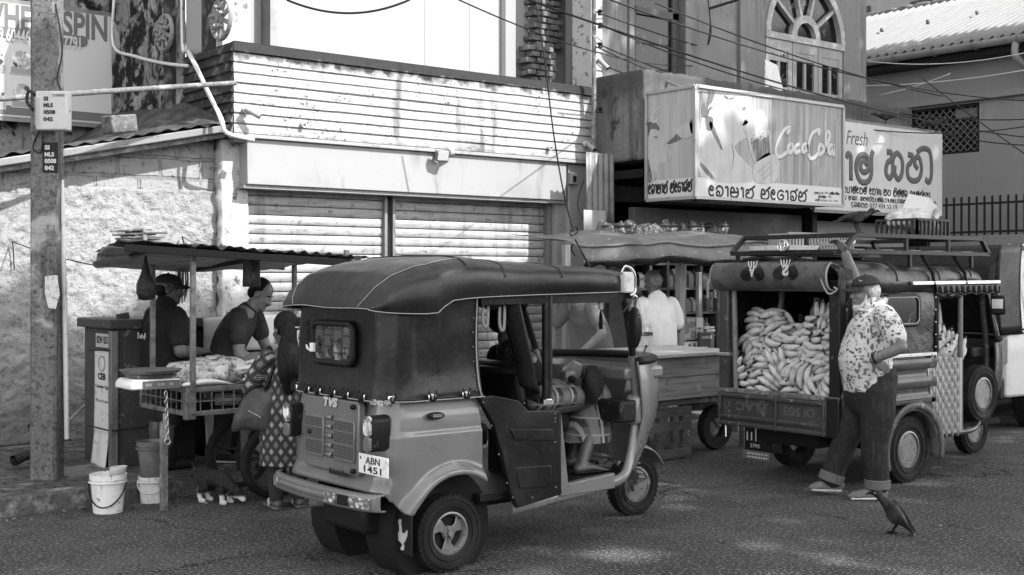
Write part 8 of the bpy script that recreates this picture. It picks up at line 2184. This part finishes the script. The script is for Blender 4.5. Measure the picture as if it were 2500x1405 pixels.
rg = [([(-.02, 0, .68), (-.015, 0, .85), (-.01, 0, 1.0), (-.005, 0, 1.13), (-.01, 0, 1.22)], [.2, .21, .215, .21, .13], [.165, .17, .165, .15, .1], (0, 1, 0)), ([(-.01, 0, 1.2), (.005, 0, 1.3)], [.095, .082], [.095, .085], (0, 1, 0))]
for s in (-1, 1): rg.append(([(.0, s * .17, 1.2), (.0, s * .22, 1.14), (-.015, s * .27, 1.02)], [.088, .086, .08], [.088, .086, .08], None))
ps = cloth('polo_shirt', BLK, rg, m2, zmin=.62)
bk = MB()
for st_ in ([(.05, .0), (.05, .05), (.058, .05), (.062, .035), (.052, .025)], [(.07, .01), (.075, .03), (.08, .01), (.088, .03), (.092, .01)], [(.1, .0), (.104, .045), (.1, .01), (.112, .03)], [(.122, .01), (.12, .028), (.13, .028), (.132, .01)], [(.14, .0), (.146, .05), (.155, .02), (.15, .045)]):
 bk.tube([Vector((-.178 + .02 * abs(.05 - p_), .17 - p_ * 1.25, 1.02 + q_)) for p_, q_ in st_], .004, 5)
bk.build('back_lettering', M['sign_w'], ps)
b = MB(); b.limb([(-.02, 0, .62), (-.02, 0, .74)], [.19, .2], [.15, .16], side=(0, 1, 0))
for s in (-1, 1): b.limb([(-.02, s * .1, .68), (-.0, s * .1, .42)], [.11, .1])
b.fuse('shorts', mat('dark_shorts', .03, .85), m2, .01, 2)
for s in (-1, 1):
 q = MB(); q.limb([(-.01, s * .1, .34), (-.012, s * .1, .2), (-.01, s * .1, .07)], [.07, .062, .055]); q.limb([(-.05, s * .1, .05), (.08, s * .11, .045), (.17, s * .12, .035)], [.042, .048, .038], [.045, .04, .03])
 q.fuse('rubber_boot', M['rubber'], m2, .008, 2)
# ---- fish seller leaning over the fish
gp = Vector((4.53, 9.27, .12)); A0 = heading(1, -.05)
m3 = thing('person', 'short-haired man in a dark T-shirt leaning over the fish with one arm reaching down', 'person', gp, A0)
b = MB()
P, Mx = head_into(b, (.245, 0, 1.36), (.86, -.1, -.5), 1.0, (.45, 0, .9))
b.limb([(.14, 0, 1.22), (.21, 0, 1.31)], [.07, .06])
b.limb([(-.06, 0, .74), (-.03, 0, .92), (.06, 0, 1.1), (.13, 0, 1.21)], [.14, .14, .155, .13], [.11, .11, .115, .09], side=(0, 1, 0))
sa, ea, wa = Vector((.10, -.19, 1.17)), Vector((.13, -.23, .89)), Vector((.37, -.18, .76))
b.limb([sa, (sa + ea) / 2, ea], [.064, .058, .046]); b.limb([ea, ea.lerp(wa, .35), wa], [.047, .047, .029]); hand_into(b, wa, (.85, .1, -.5), (.3, -.2, .9), -1, .8)
sb, eb, wb = Vector((.14, .19, 1.18)), Vector((.22, .24, .93)), Vector((.42, .12, .8))
b.limb([sb, (sb + eb) / 2, eb], [.064, .058, .046]); b.limb([eb, eb.lerp(wb, .35), wb], [.047, .045, .029]); hand_into(b, wb, (.85, -.2, -.4), (.3, .2, .9), 1, .8)
for s in (-1, 1): b.limb([(-.06, s * .1, .76), (-.02, s * .1, .42), (-.06, s * .1, .06)], [.1, .065, .045])
b.fuse('body', SKL, m3, .0085, 2); eyes(P, Mx, m3)
b = MB(); b.ball(P(-.03, 0, .045), (.092, .083, .09), 18, 12, Mx); b.ball(P(-.06, 0, -.01), (.055, .07, .06), 14, 9, Mx); b.fuse('hair', HAIR, m3, .006, 1)
b = MB(); b.limb([P(.093, .026, -.05), P(.102, 0, -.046), P(.093, -.026, -.05)], [.005, .006, .005], n=7); b.build('moustache', HAIR, m3, smooth=True)
rg = [([(-.06, 0, .7), (-.045, 0, .85), (.0, 0, 1.0), (.07, 0, 1.12), (.135, 0, 1.22)], [.175, .175, .185, .19, .11], [.14, .138, .14, .135, .09], (0, 1, 0))]
for s, a_, e_ in ((-1, sa, ea), (1, sb, eb)): rg.append(([a_ + Vector((0, -s * .03, .02)), a_.lerp(e_, .2), a_.lerp(e_, .58)], [.08, .08, .075], [.08, .08, .075], None))
cloth('t_shirt', mat('faded_black_cotton', .032, .85, layers=[('noise', 5, .5, .7, .05), ('grad', 1, .95, .75, .075)], bump=[('noise', 8, .6, .04)]), rg, m3, zmin=.66)
b = MB(); b.limb([(-.06, 0, .66), (-.06, 0, .76)], [.165, .17], [.14, .14], side=(0, 1, 0))
for s in (-1, 1): b.limb([(-.06, s * .1, .7), (-.03, s * .1, .42), (-.06, s * .1, .1)], [.11, .085, .075])
b.fuse('trousers', mat('dark_trousers', .03, .85), m3, .01, 2)
for s in (-1, 1): shoe(m3, (-.14, s * .1, 0), (.12, s * .12, 0), M['rubber'])
# ---- woman customer seen from behind
gp = onG(672, 1246); gp = Vector((gp.x + .12, gp.y + .06, 0)); A0 = heading(-.45, .9)
m4 = thing('person', 'woman in a diamond-printed black dress seen from behind at the fish cart', 'person', gp, A0)
b = MB()
P, Mx = head_into(b, (.05, .0, 1.25), (.9, .3, -.15), .96)
b.limb([(.0, 0, 1.06), (.035, 0, 1.16)], [.06, .052])
b.limb([(-.02, 0, .62), (-.02, 0, .8), (.0, 0, .95), (-.005, 0, 1.06)], [.15, .13, .15, .12], [.12, .11, .11, .08], side=(0, 1, 0))
s1, e1, w1 = Vector((.0, .17, 1.04)), Vector((.02, .25, .84)), Vector((.21, .2, .79))
b.limb([s1, (s1 + e1) / 2, e1], [.055, .05, .042]); b.limb([e1, e1.lerp(w1, .4), w1], [.042, .038, .026]); hand_into(b, w1, (.8, -.1, -.3), (0, .5, .8), -1, .7, .92)
s2_, e2_, w2_ = Vector((.0, -.17, 1.04)), Vector((-.02, -.23, .82)), Vector((.18, -.18, .76))
b.limb([s2_, (s2_ + e2_) / 2, e2_], [.055, .05, .042]); b.limb([e2_, e2_.lerp(w2_, .4), w2_], [.042, .038, .026]); hand_into(b, w2_, (.8, .1, -.3), (0, -.5, .8), 1, .7, .92)
for s in (-1, 1):
 b.limb([(-.02, s * .08, .62), (.0, s * .08, .36), (-.03, s * .08, .07)], [.09, .06, .038])
 b.limb([(-.07, s * .08, .035), (.02, s * .085, .04), (.1, s * .095, .028)], [.03, .036, .036], [.03, .026, .017], side=(0, 1, 0))
 for k in range(5): b.limb([(.11, s * .095 - s * .03 + s * .015 * k, .026), (.145 - .006 * k, s * .095 - s * .03 + s * .015 * k, .022)], [.0085, .0075], n=7)
b.fuse('body', SK, m4, .0075, 2)
b = MB(); b.ball(P(-.03, 0, .04), (.098, .087, .095), 18, 12, Mx); b.limb([(-.05, .0, 1.25), (-.1, .01, 1.16)], [.06, .055]); b.limb([(-.09, .01, 1.2), (-.14, .025, 1.08), (-.165, .03, .95), (-.16, .03, .82)], [.06, .085, .08, .035], [.04, .042, .035, .015], side=(0, 1, 0))
hr = b.fuse('hair', HAIR, m4, .007, 1)
MB().limb([P(-.118, .05, -.0), P(-.135, 0, -.0), P(-.118, -.05, -.0)], [.007] * 3, [.014] * 3, side=(0, 0, 1), n=8).build('hair_clip', M['chrome'], hr, smooth=True)
def dress_mat():
 m = bpy.data.materials.new('diamond_print_dress'); m.use_nodes = True; t = m.node_tree; N, L = t.nodes, t.links
 b = N['Principled BSDF']; b.inputs['Roughness'].default_value = .8
 tc = N.new('ShaderNodeTexCoord'); sp = N.new('ShaderNodeSeparateXYZ'); L.new(tc.outputs['Object'], sp.inputs[0])
 def mth(op, a, c=None, d=None):
  n = N.new('ShaderNodeMath'); n.operation = op
  for i, v in enumerate((a, c, d)):
   if v is None: continue
   if isinstance(v, (int, float)): n.inputs[i].default_value = v
   else: L.new(v, n.inputs[i])
  return n.outputs[0]
 ang = mth('MULTIPLY', mth('ARCTAN2', sp.outputs[1], sp.outputs[0]), .2)      # distance round the body
 k = 15
 u = mth('MULTIPLY', mth('ADD', ang, mth('MULTIPLY', sp.outputs[2], .72)), k); v = mth('MULTIPLY', mth('SUBTRACT', ang, mth('MULTIPLY', sp.outputs[2], .72)), k)
 fu, fv = mth('ABSOLUTE', mth('SUBTRACT', mth('FRACT', u), .5)), mth('ABSOLUTE', mth('SUBTRACT', mth('FRACT', v), .5))
 dd = mth('MAXIMUM', fu, fv)
 sel = mth('GREATER_THAN', mth('MODULO', mth('ADD', mth('FLOOR', u), mth('MULTIPLY', mth('FLOOR', v), 1)), 2.0), .5)
 fill = mth('LESS_THAN', dd, .24); line = mth('LESS_THAN', mth('ABSOLUTE', mth('SUBTRACT', dd, .36)), .025)
 line2 = mth('LESS_THAN', mth('ABSOLUTE', mth('SUBTRACT', dd, .2)), .03); dot = mth('LESS_THAN', dd, .07)
 pa = mth('MULTIPLY', sel, fill); pb = mth('MULTIPLY', mth('SUBTRACT', 1.0, sel), mth('MAXIMUM', line2, dot))
 al = mth('MINIMUM', mth('ADD', mth('ADD', pa, pb), mth('MULTIPLY', line, .3)), 1.0)
 mx = N.new('ShaderNodeMix'); mx.data_type = 'RGBA'; L.new(al, mx.inputs[0]); mx.inputs[6].default_value = g(.01); mx.inputs[7].default_value = g(.3); L.new(mx.outputs[2], b.inputs['Base Color'])
 return m
rg = [([(-.03, 0, .24), (-.03, 0, .5), (-.025, 0, .7), (-.02, 0, .82), (-.0, 0, .95), (-.005, 0, 1.07)], [.2, .2, .19, .16, .17, .1], [.165, .17, .165, .135, .14, .085], (0, 1, 0))]
for s, a_, e_, w_ in ((1, s1, e1, w1), (-1, s2_, e2_, w2_)):
 rg.append(([a_ + Vector((0, -s * .03, .01)), a_.lerp(e_, .5), e_], [.072, .068, .06], [.072, .068, .06], None)); rg.append(([e_, e_.lerp(w_, .6)], [.06, .056], [.06, .056], None))
cloth('dress', dress_mat(), rg, m4, zmin=.31)
b = MB()
for s in (-1, 1): b.limb([(-.01, s * .08, .42), (-.02, s * .08, .2), (-.03, s * .08, .085)], [.075, .06, .052])
b.fuse('leggings', mat('dark_leggings', .04, .85, bump=[('wave', (0, 0, 40), .5, .02, {'dist': 3})]), m4, .009, 1)
for s in (-1, 1):
 f = MB().limb([(-.08, s * .08, .008), (.02, s * .085, .008), (.15, s * .095, .008)], [.034, .038, .04], [.009, .009, .009], side=(0, 1, 0), n=14).build('sandal', M['steel'], m4, smooth=True)
 MB().tube(spline([(.01, s * .045, .02), (.05, s * .07, .06), (.105, s * .085, .04), (.05, s * .115, .058), (.0, s * .125, .02)], 4), .008, 6).build('sandal_strap', M['sign_w'], f, smooth=True)
# her shoulder bag
bg = thing('handbag', 'large dark leather shoulder bag hanging beside the woman in the diamond dress', 'handbag', (0, 0, 0))
bc = gp + rdir * -.12 + Vector((FU, FV, 0)) * -.02
b = MB()
ax_ = rdir; ay_ = Vector((FU, FV, 0))
rgs = []
for q, w_, d_ in ((0, .135, .07), (.03, .15, .085), (.12, .15, .09), (.2, .125, .07), (.27, .08, .035), (.29, .07, .02)):
 rgs.append([bc + ax_ * (w_ * math.copysign(abs(math.cos(a)) ** .7, math.cos(a)) - .1 + q * .25) + ay_ * (d_ * math.sin(a) - .1) + Vector((0, 0, .56 + q + .012 * math.sin(3 * a + 9 * q))) for a in [2 * math.pi * k / 28 for k in range(28)]])
b.loft(rgs); b.build('bag_body', mat('bag_leather', .05, .35, layers=[('noise', 5, .45, .65, .09)], bump=[('noise', 7, .6, .03)]), bg, smooth=True)
MB().tube(spline([bc + ax_ * -.12 + ay_ * -.1 + Vector((0, 0, .85)), bc + ax_ * -.03 + ay_ * -.06 + Vector((0, 0, 1.0)), bc + ax_ * .0 + ay_ * .02 + Vector((0, 0, 1.13)), bc + ax_ * .05 + ay_ * -.1 + Vector((0, 0, 1.0)), bc + ax_ * .0 + ay_ * -.13 + Vector((0, 0, .84))], 6), .012, 6).build('strap', M['dark'], bg, smooth=True)
MB().obox(bc + ax_ * -.06 + ay_ * -.19 + Vector((0, 0, .68)), (.1, .006, .006), (0, .5, -.67)).build('metal_trim', M['chrome'], bg)
# ---- shopper in the white shirt, seen from behind
gp = onG(1604, 1000, 0); gp = Vector((8.98, 8.78, 0)); A0 = heading(-.35, .93)
m5 = thing('person', 'bald man in a white shirt and sarong seen from behind at the grocery stall', 'person', gp, A0)
b = MB()
P, Mx = head_into(b, (.04, .03, 1.575), (.85, .5, -.3), .95)
b.limb([(.0, 0, 1.38), (.03, .01, 1.48)], [.062, .055])
b.limb([(-.02, 0, .9), (-.02, 0, 1.1), (-.0, 0, 1.28), (-.005, 0, 1.38)], [.14, .14, .155, .12], [.11, .11, .11, .08], side=(0, 1, 0))
for s in (-1, 1):
 a_, e_, w_ = Vector((.0, s * .185, 1.34)), Vector((.03, s * .25, 1.09)), Vector((.27, s * .17, 1.13))
 b.limb([a_, (a_ + e_) / 2, e_], [.055, .048, .04]); b.limb([e_, e_.lerp(w_, .4), w_], [.04, .037, .026]); hand_into(b, w_, (.9, -s * .2, .2), (0, s * .4, .8), s, .8)
 b.limb([(-.02, s * .09, .9), (-.0, s * .09, .48), (-.03, s * .09, .06)], [.1, .062, .042]); b.limb([(-.07, s * .09, .04), (.14, s * .1, .03)], [.035, .035], [.035, .022], side=(0, 1, 0))
b.fuse('body', SK, m5, .009, 2); eyes(P, Mx, m5)
MB().ball(P(-.03, 0, .005), (.085, .08, .075), 14, 9, Mx).build('hair', mat('cropped_hair', .12, .9, layers=[('noise', 60, .45, .6, .25)]), m5, smooth=True)
rg = [([(-.03, 0, .74), (-.03, 0, .98), (-.025, 0, 1.15), (-.005, 0, 1.31), (-.005, 0, 1.4)], [.205, .2, .195, .19, .11], [.165, .155, .15, .14, .085], (0, 1, 0)), ([(-.005, 0, 1.38), (.01, 0, 1.43)], [.08, .072], [.08, .075], (0, 1, 0))]
for s in (-1, 1): rg.append(([(.0, s * .16, 1.35), (.01, s * .21, 1.25), (.02, s * .235, 1.15)], [.078, .08, .078], [.078, .08, .078], None))
cloth('shirt', mat('white_shirt', .78, .8, layers=[('noise', 4, .5, .75, .62)], bump=[('noise', (7, 7, 3), .7, .05), ('noise', 14, .3, .02)]), rg, m5, zmin=.8)
b = MB(); b.limb([(-.03, 0, .14), (-.03, 0, .4), (-.03, 0, .7), (-.03, 0, .92)], [.2, .195, .19, .17], [.16, .16, .155, .14], side=(0, 1, 0), n=20)
b.fuse('sarong', mat('checked_sarong', .22, .85, layers=[('wave', (0, 0, 14), .55, .7, .35), ('wave', (14, 0, 0), .6, .75, .1, {'dir': 'X'})]), m5, .012, 2)
# ---- man bending behind the counter, seen through the windscreen
gp = Vector((8.02, 8.72, 0)); A0 = heading(-.55, -.5)
m6 = thing('person', 'man in a grey T-shirt bending over the counter, seen through the three-wheeler windscreen', 'person', gp, A0)
b = MB()
P, Mx = head_into(b, (.33, 0, 1.5), (.8, 0, -.6), .95, (.5, 0, .85))
b.limb([(.2, 0, 1.38), (.28, 0, 1.46)], [.062, .055])
b.limb([(-.1, 0, .85), (-.04, 0, 1.05), (.08, 0, 1.25), (.18, 0, 1.36)], [.14, .14, .155, .13], [.11, .11, .11, .085], side=(0, 1, 0))
for s in (-1, 1):
 a_, e_, w_ = Vector((.17, s * .2, 1.32)), Vector((.2, s * .34, 1.1)), Vector((.33, s * .2, .93))
 b.limb([a_, (a_ + e_) / 2, e_], [.056, .05, .042]); b.limb([e_, e_.lerp(w_, .4), w_], [.043, .04, .027]); hand_into(b, w_, (.5, -s * .3, -.7), (.5, s * .5, .4), s, .7)
 b.limb([(-.1, s * .09, .86), (-.06, s * .09, .46), (-.1, s * .09, .05)], [.1, .062, .042])
b.fuse('body', SKL, m6, .009, 2); eyes(P, Mx, m6)
MB().ball(P(-.03, 0, .03), (.09, .084, .09), 14, 9, Mx).build('hair', HAIR, m6, smooth=True)
rg = [([(-.1, 0, .78), (-.08, 0, .95), (-.01, 0, 1.12), (.09, 0, 1.26), (.18, 0, 1.36)], [.18, .175, .185, .19, .11], [.14, .14, .14, .135, .085], (0, 1, 0))]
for s in (-1, 1): rg.append(([(.16, s * .16, 1.33), (.175, s * .23, 1.25), (.185, s * .28, 1.19)], [.076, .076, .07], [.076, .076, .07], None))
cloth('t_shirt', mat('grey_cotton', .13, .85, layers=[('noise', 4, .5, .7, .1)], bump=[('noise', 6, .7, .05)]), rg, m6)
b = MB(); b.limb([(-.1, 0, .7), (-.1, 0, .86)], [.17, .17], [.14, .14], side=(0, 1, 0))
for s in (-1, 1): b.limb([(-.1, s * .1, .78), (-.07, s * .1, .45), (-.1, s * .1, .06)], [.11, .085, .075])
b.fuse('trousers', M['dark'], m6, .011, 1)
# ---- driver on the front seat: checked sarong, bare foot in a sandal
gp = Vector((4.98, VC - .05, .40)); A0 = 0
m7 = thing('person', 'driver in a checked sarong sitting inside the grey three-wheeler', 'person', gp, A0)
b = MB()
P, Mx = head_into(b, (-.16, .12, .93), (1, .2, -.1), .92)
b.limb([(-.16, .06, .76), (-.16, .1, .86)], [.06, .052])
b.limb([(-.06, 0, .40), (-.1, .02, .58), (-.15, .05, .75)], [.14, .14, .13], [.12, .12, .09], side=(0, 1, 0))
for s in (-1, 1):
 a_, e_, w_ = Vector((-.15, .05 + s * .17, .72)), Vector((-.1, .03 + s * .22, .5)), Vector((.1, s * .16 + .05, .46))
 b.limb([a_, (a_ + e_) / 2, e_], [.055, .048, .04]); b.limb([e_, e_.lerp(w_, .4), w_], [.04, .036, .026]); hand_into(b, w_, (.8, 0, -.3), (0, s * .3, .9), s, .6, .95)
 kn = Vector((.39, -.11 + s * .09, .46)); an = Vector((.16 if s < 0 else .3, -.14 + s * .12, .05))
 b.limb([(-.02, s * .1, .44), kn], [.09, .06]); b.limb([kn, kn.lerp(an, .4), an], [.058, .052, .035])
 f0 = an + Vector((-.03, 0, -.015)); f1 = an + Vector((.14, -.035, -.028))
 b.limb([f0, f0.lerp(f1, .5) + Vector((0, 0, .012)), f1], [.032, .04, .042], [.03, .026, .016], side=(0, 1, 0))
 for k in range(5): b.limb([f1 + Vector((.0, -.034 + .017 * k, -.002)), f1 + Vector((.045 - .006 * abs(k - 3), -.036 + .0175 * k, -.004))], [.0095, .008], n=7)
b.fuse('body', SK, m7, .0075, 2)
MB().ball(P(-.03, 0, .03), (.092, .085, .09), 14, 9, Mx).build('hair', HAIR, m7, smooth=True)
rg = [([(-.05, 0, .36), (-.1, .02, .56), (-.15, .05, .76)], [.17, .18, .12], [.14, .14, .09], (0, 1, 0))]
for s in (-1, 1): rg.append(([(-.15, .05 + s * .13, .73), (-.12, .04 + s * .2, .6)], [.075, .07], [.075, .07], None))
cloth('shirt', BLK, rg, m7)
PLD = mat('plaid_sarong', .04, .8, layers=[('wave', (3, 3, 3), .6, .65, .16, {'dir': 'X'}), ('wave', (3, 3, 3), .6, .65, .16, {'dir': 'Z', 'amt': .5}), ('wave', (22, 22, 22), .6, .7, .16, {'dir': 'X', 'mul': ('wave', (3, 3, 3), .4, .5, {'dir': 'X'}), 'amt': .8}), ('wave', (3, 3, 3), .93, .96, .3, {'dir': 'X', 'loc': (.5, 0, 0)}), ('wave', (3, 3, 3), .95, .98, .25, {'dir': 'Z', 'loc': (0, 0, .4)})], bump=[('noise', 8, .5, .03)])
b = MB()
b.limb([(-.06, -.02, .47), (.12, -.07, .49), (.36, -.11, .48)], [.2, .19, .165], [.11, .095, .085], side=(0, 1, 0), n=18)
b.limb([(.37, -.11, .47), (.355, -.13, .34), (.32, -.13, .2), (.30, -.13, .1)], [.165, .165, .18, .18], [.10, .125, .155, .16], side=(0, 1, 0), n=18)
sr_ = b.fuse('sarong', PLD, m7, .011, 3, zmin=.185)
sl_ = MB().limb([(.10, -.25, .012), (.2, -.27, .012), (.36, -.285, .012)], [.038, .042, .045], [.011] * 3, side=(0, 1, 0), n=14).build('sandal', M['dark'], m7, smooth=True)
MB().tube(spline([(.2, -.3, .02), (.25, -.28, .07), (.3, -.255, .05), (.25, -.25, .07), (.22, -.225, .02)], 4), .012, 6).build('sandal_strap', M['dark'], sl_, smooth=True)
# ---- person beyond the three-wheeler in a leaf-patterned dress
gp = Vector((5.05, 7.35, 0)); A0 = heading(.2, .98)
m8 = thing('person', 'person in a dark leaf-patterned dress seen through the open side of the grey three-wheeler', 'person', gp, A0)
b = MB()
P, Mx = head_into(b, (.12, 0, 1.46), (.95, 0, -.3), .92)
b.limb([(.03, 0, 1.27), (.08, 0, 1.36)], [.06, .052]); b.limb([(-.04, 0, .75), (-.03, 0, 1.0), (.02, 0, 1.25)], [.15, .14, .12], [.12, .12, .09], side=(0, 1, 0))
for s in (-1, 1):
 a_, e_, w_ = Vector((.02, s * .18, 1.22)), Vector((.06, s * .25, .98)), Vector((.28, s * .2, .96))
 b.limb([a_, (a_ + e_) / 2, e_], [.055, .05, .042]); b.limb([e_, e_.lerp(w_, .4), w_], [.042, .038, .026]); hand_into(b, w_, (.9, 0, 0), (0, 0, 1), s, .6, .92)
 b.limb([(-.03, s * .08, .75), (-.02, s * .08, .4), (-.03, s * .08, .05)], [.09, .06, .04]); b.limb([(-.06, s * .08, .03), (.12, s * .09, .025)], [.034, .034], [.03, .02], side=(0, 1, 0))
b.fuse('body', SK, m8, .009, 2)
MB().ball(P(-.03, 0, .03), (.094, .087, .095), 14, 9, Mx).build('hair', HAIR, m8, smooth=True)
LP = mat('fern_print', .05, .8, layers=[('voro', (12, 12, 30), .32, .22, .42, {'rot': (.6, .5, .4), 'mul': ('noise', 6, .44, .52)}), ('voro', (28, 28, 12), .3, .2, .4, {'rot': (-.5, .8, .2), 'mul': ('noise', 6, .5, .44)}), ('noise', 30, .55, .65, .14, {'amt': .6})])
rg = [([(-.04, 0, .25), (-.04, 0, .6), (-.035, 0, .95), (.0, 0, 1.18), (.03, 0, 1.29)], [.22, .22, .2, .2, .1], [.18, .18, .16, .14, .08], (0, 1, 0))]
for s in (-1, 1): rg.append(([(.02, s * .15, 1.23), (.04, s * .21, 1.1), (.06, s * .24, 1.02)], [.075, .07, .065], [.075, .07, .065], None))
cloth('dress', LP, rg, m8)
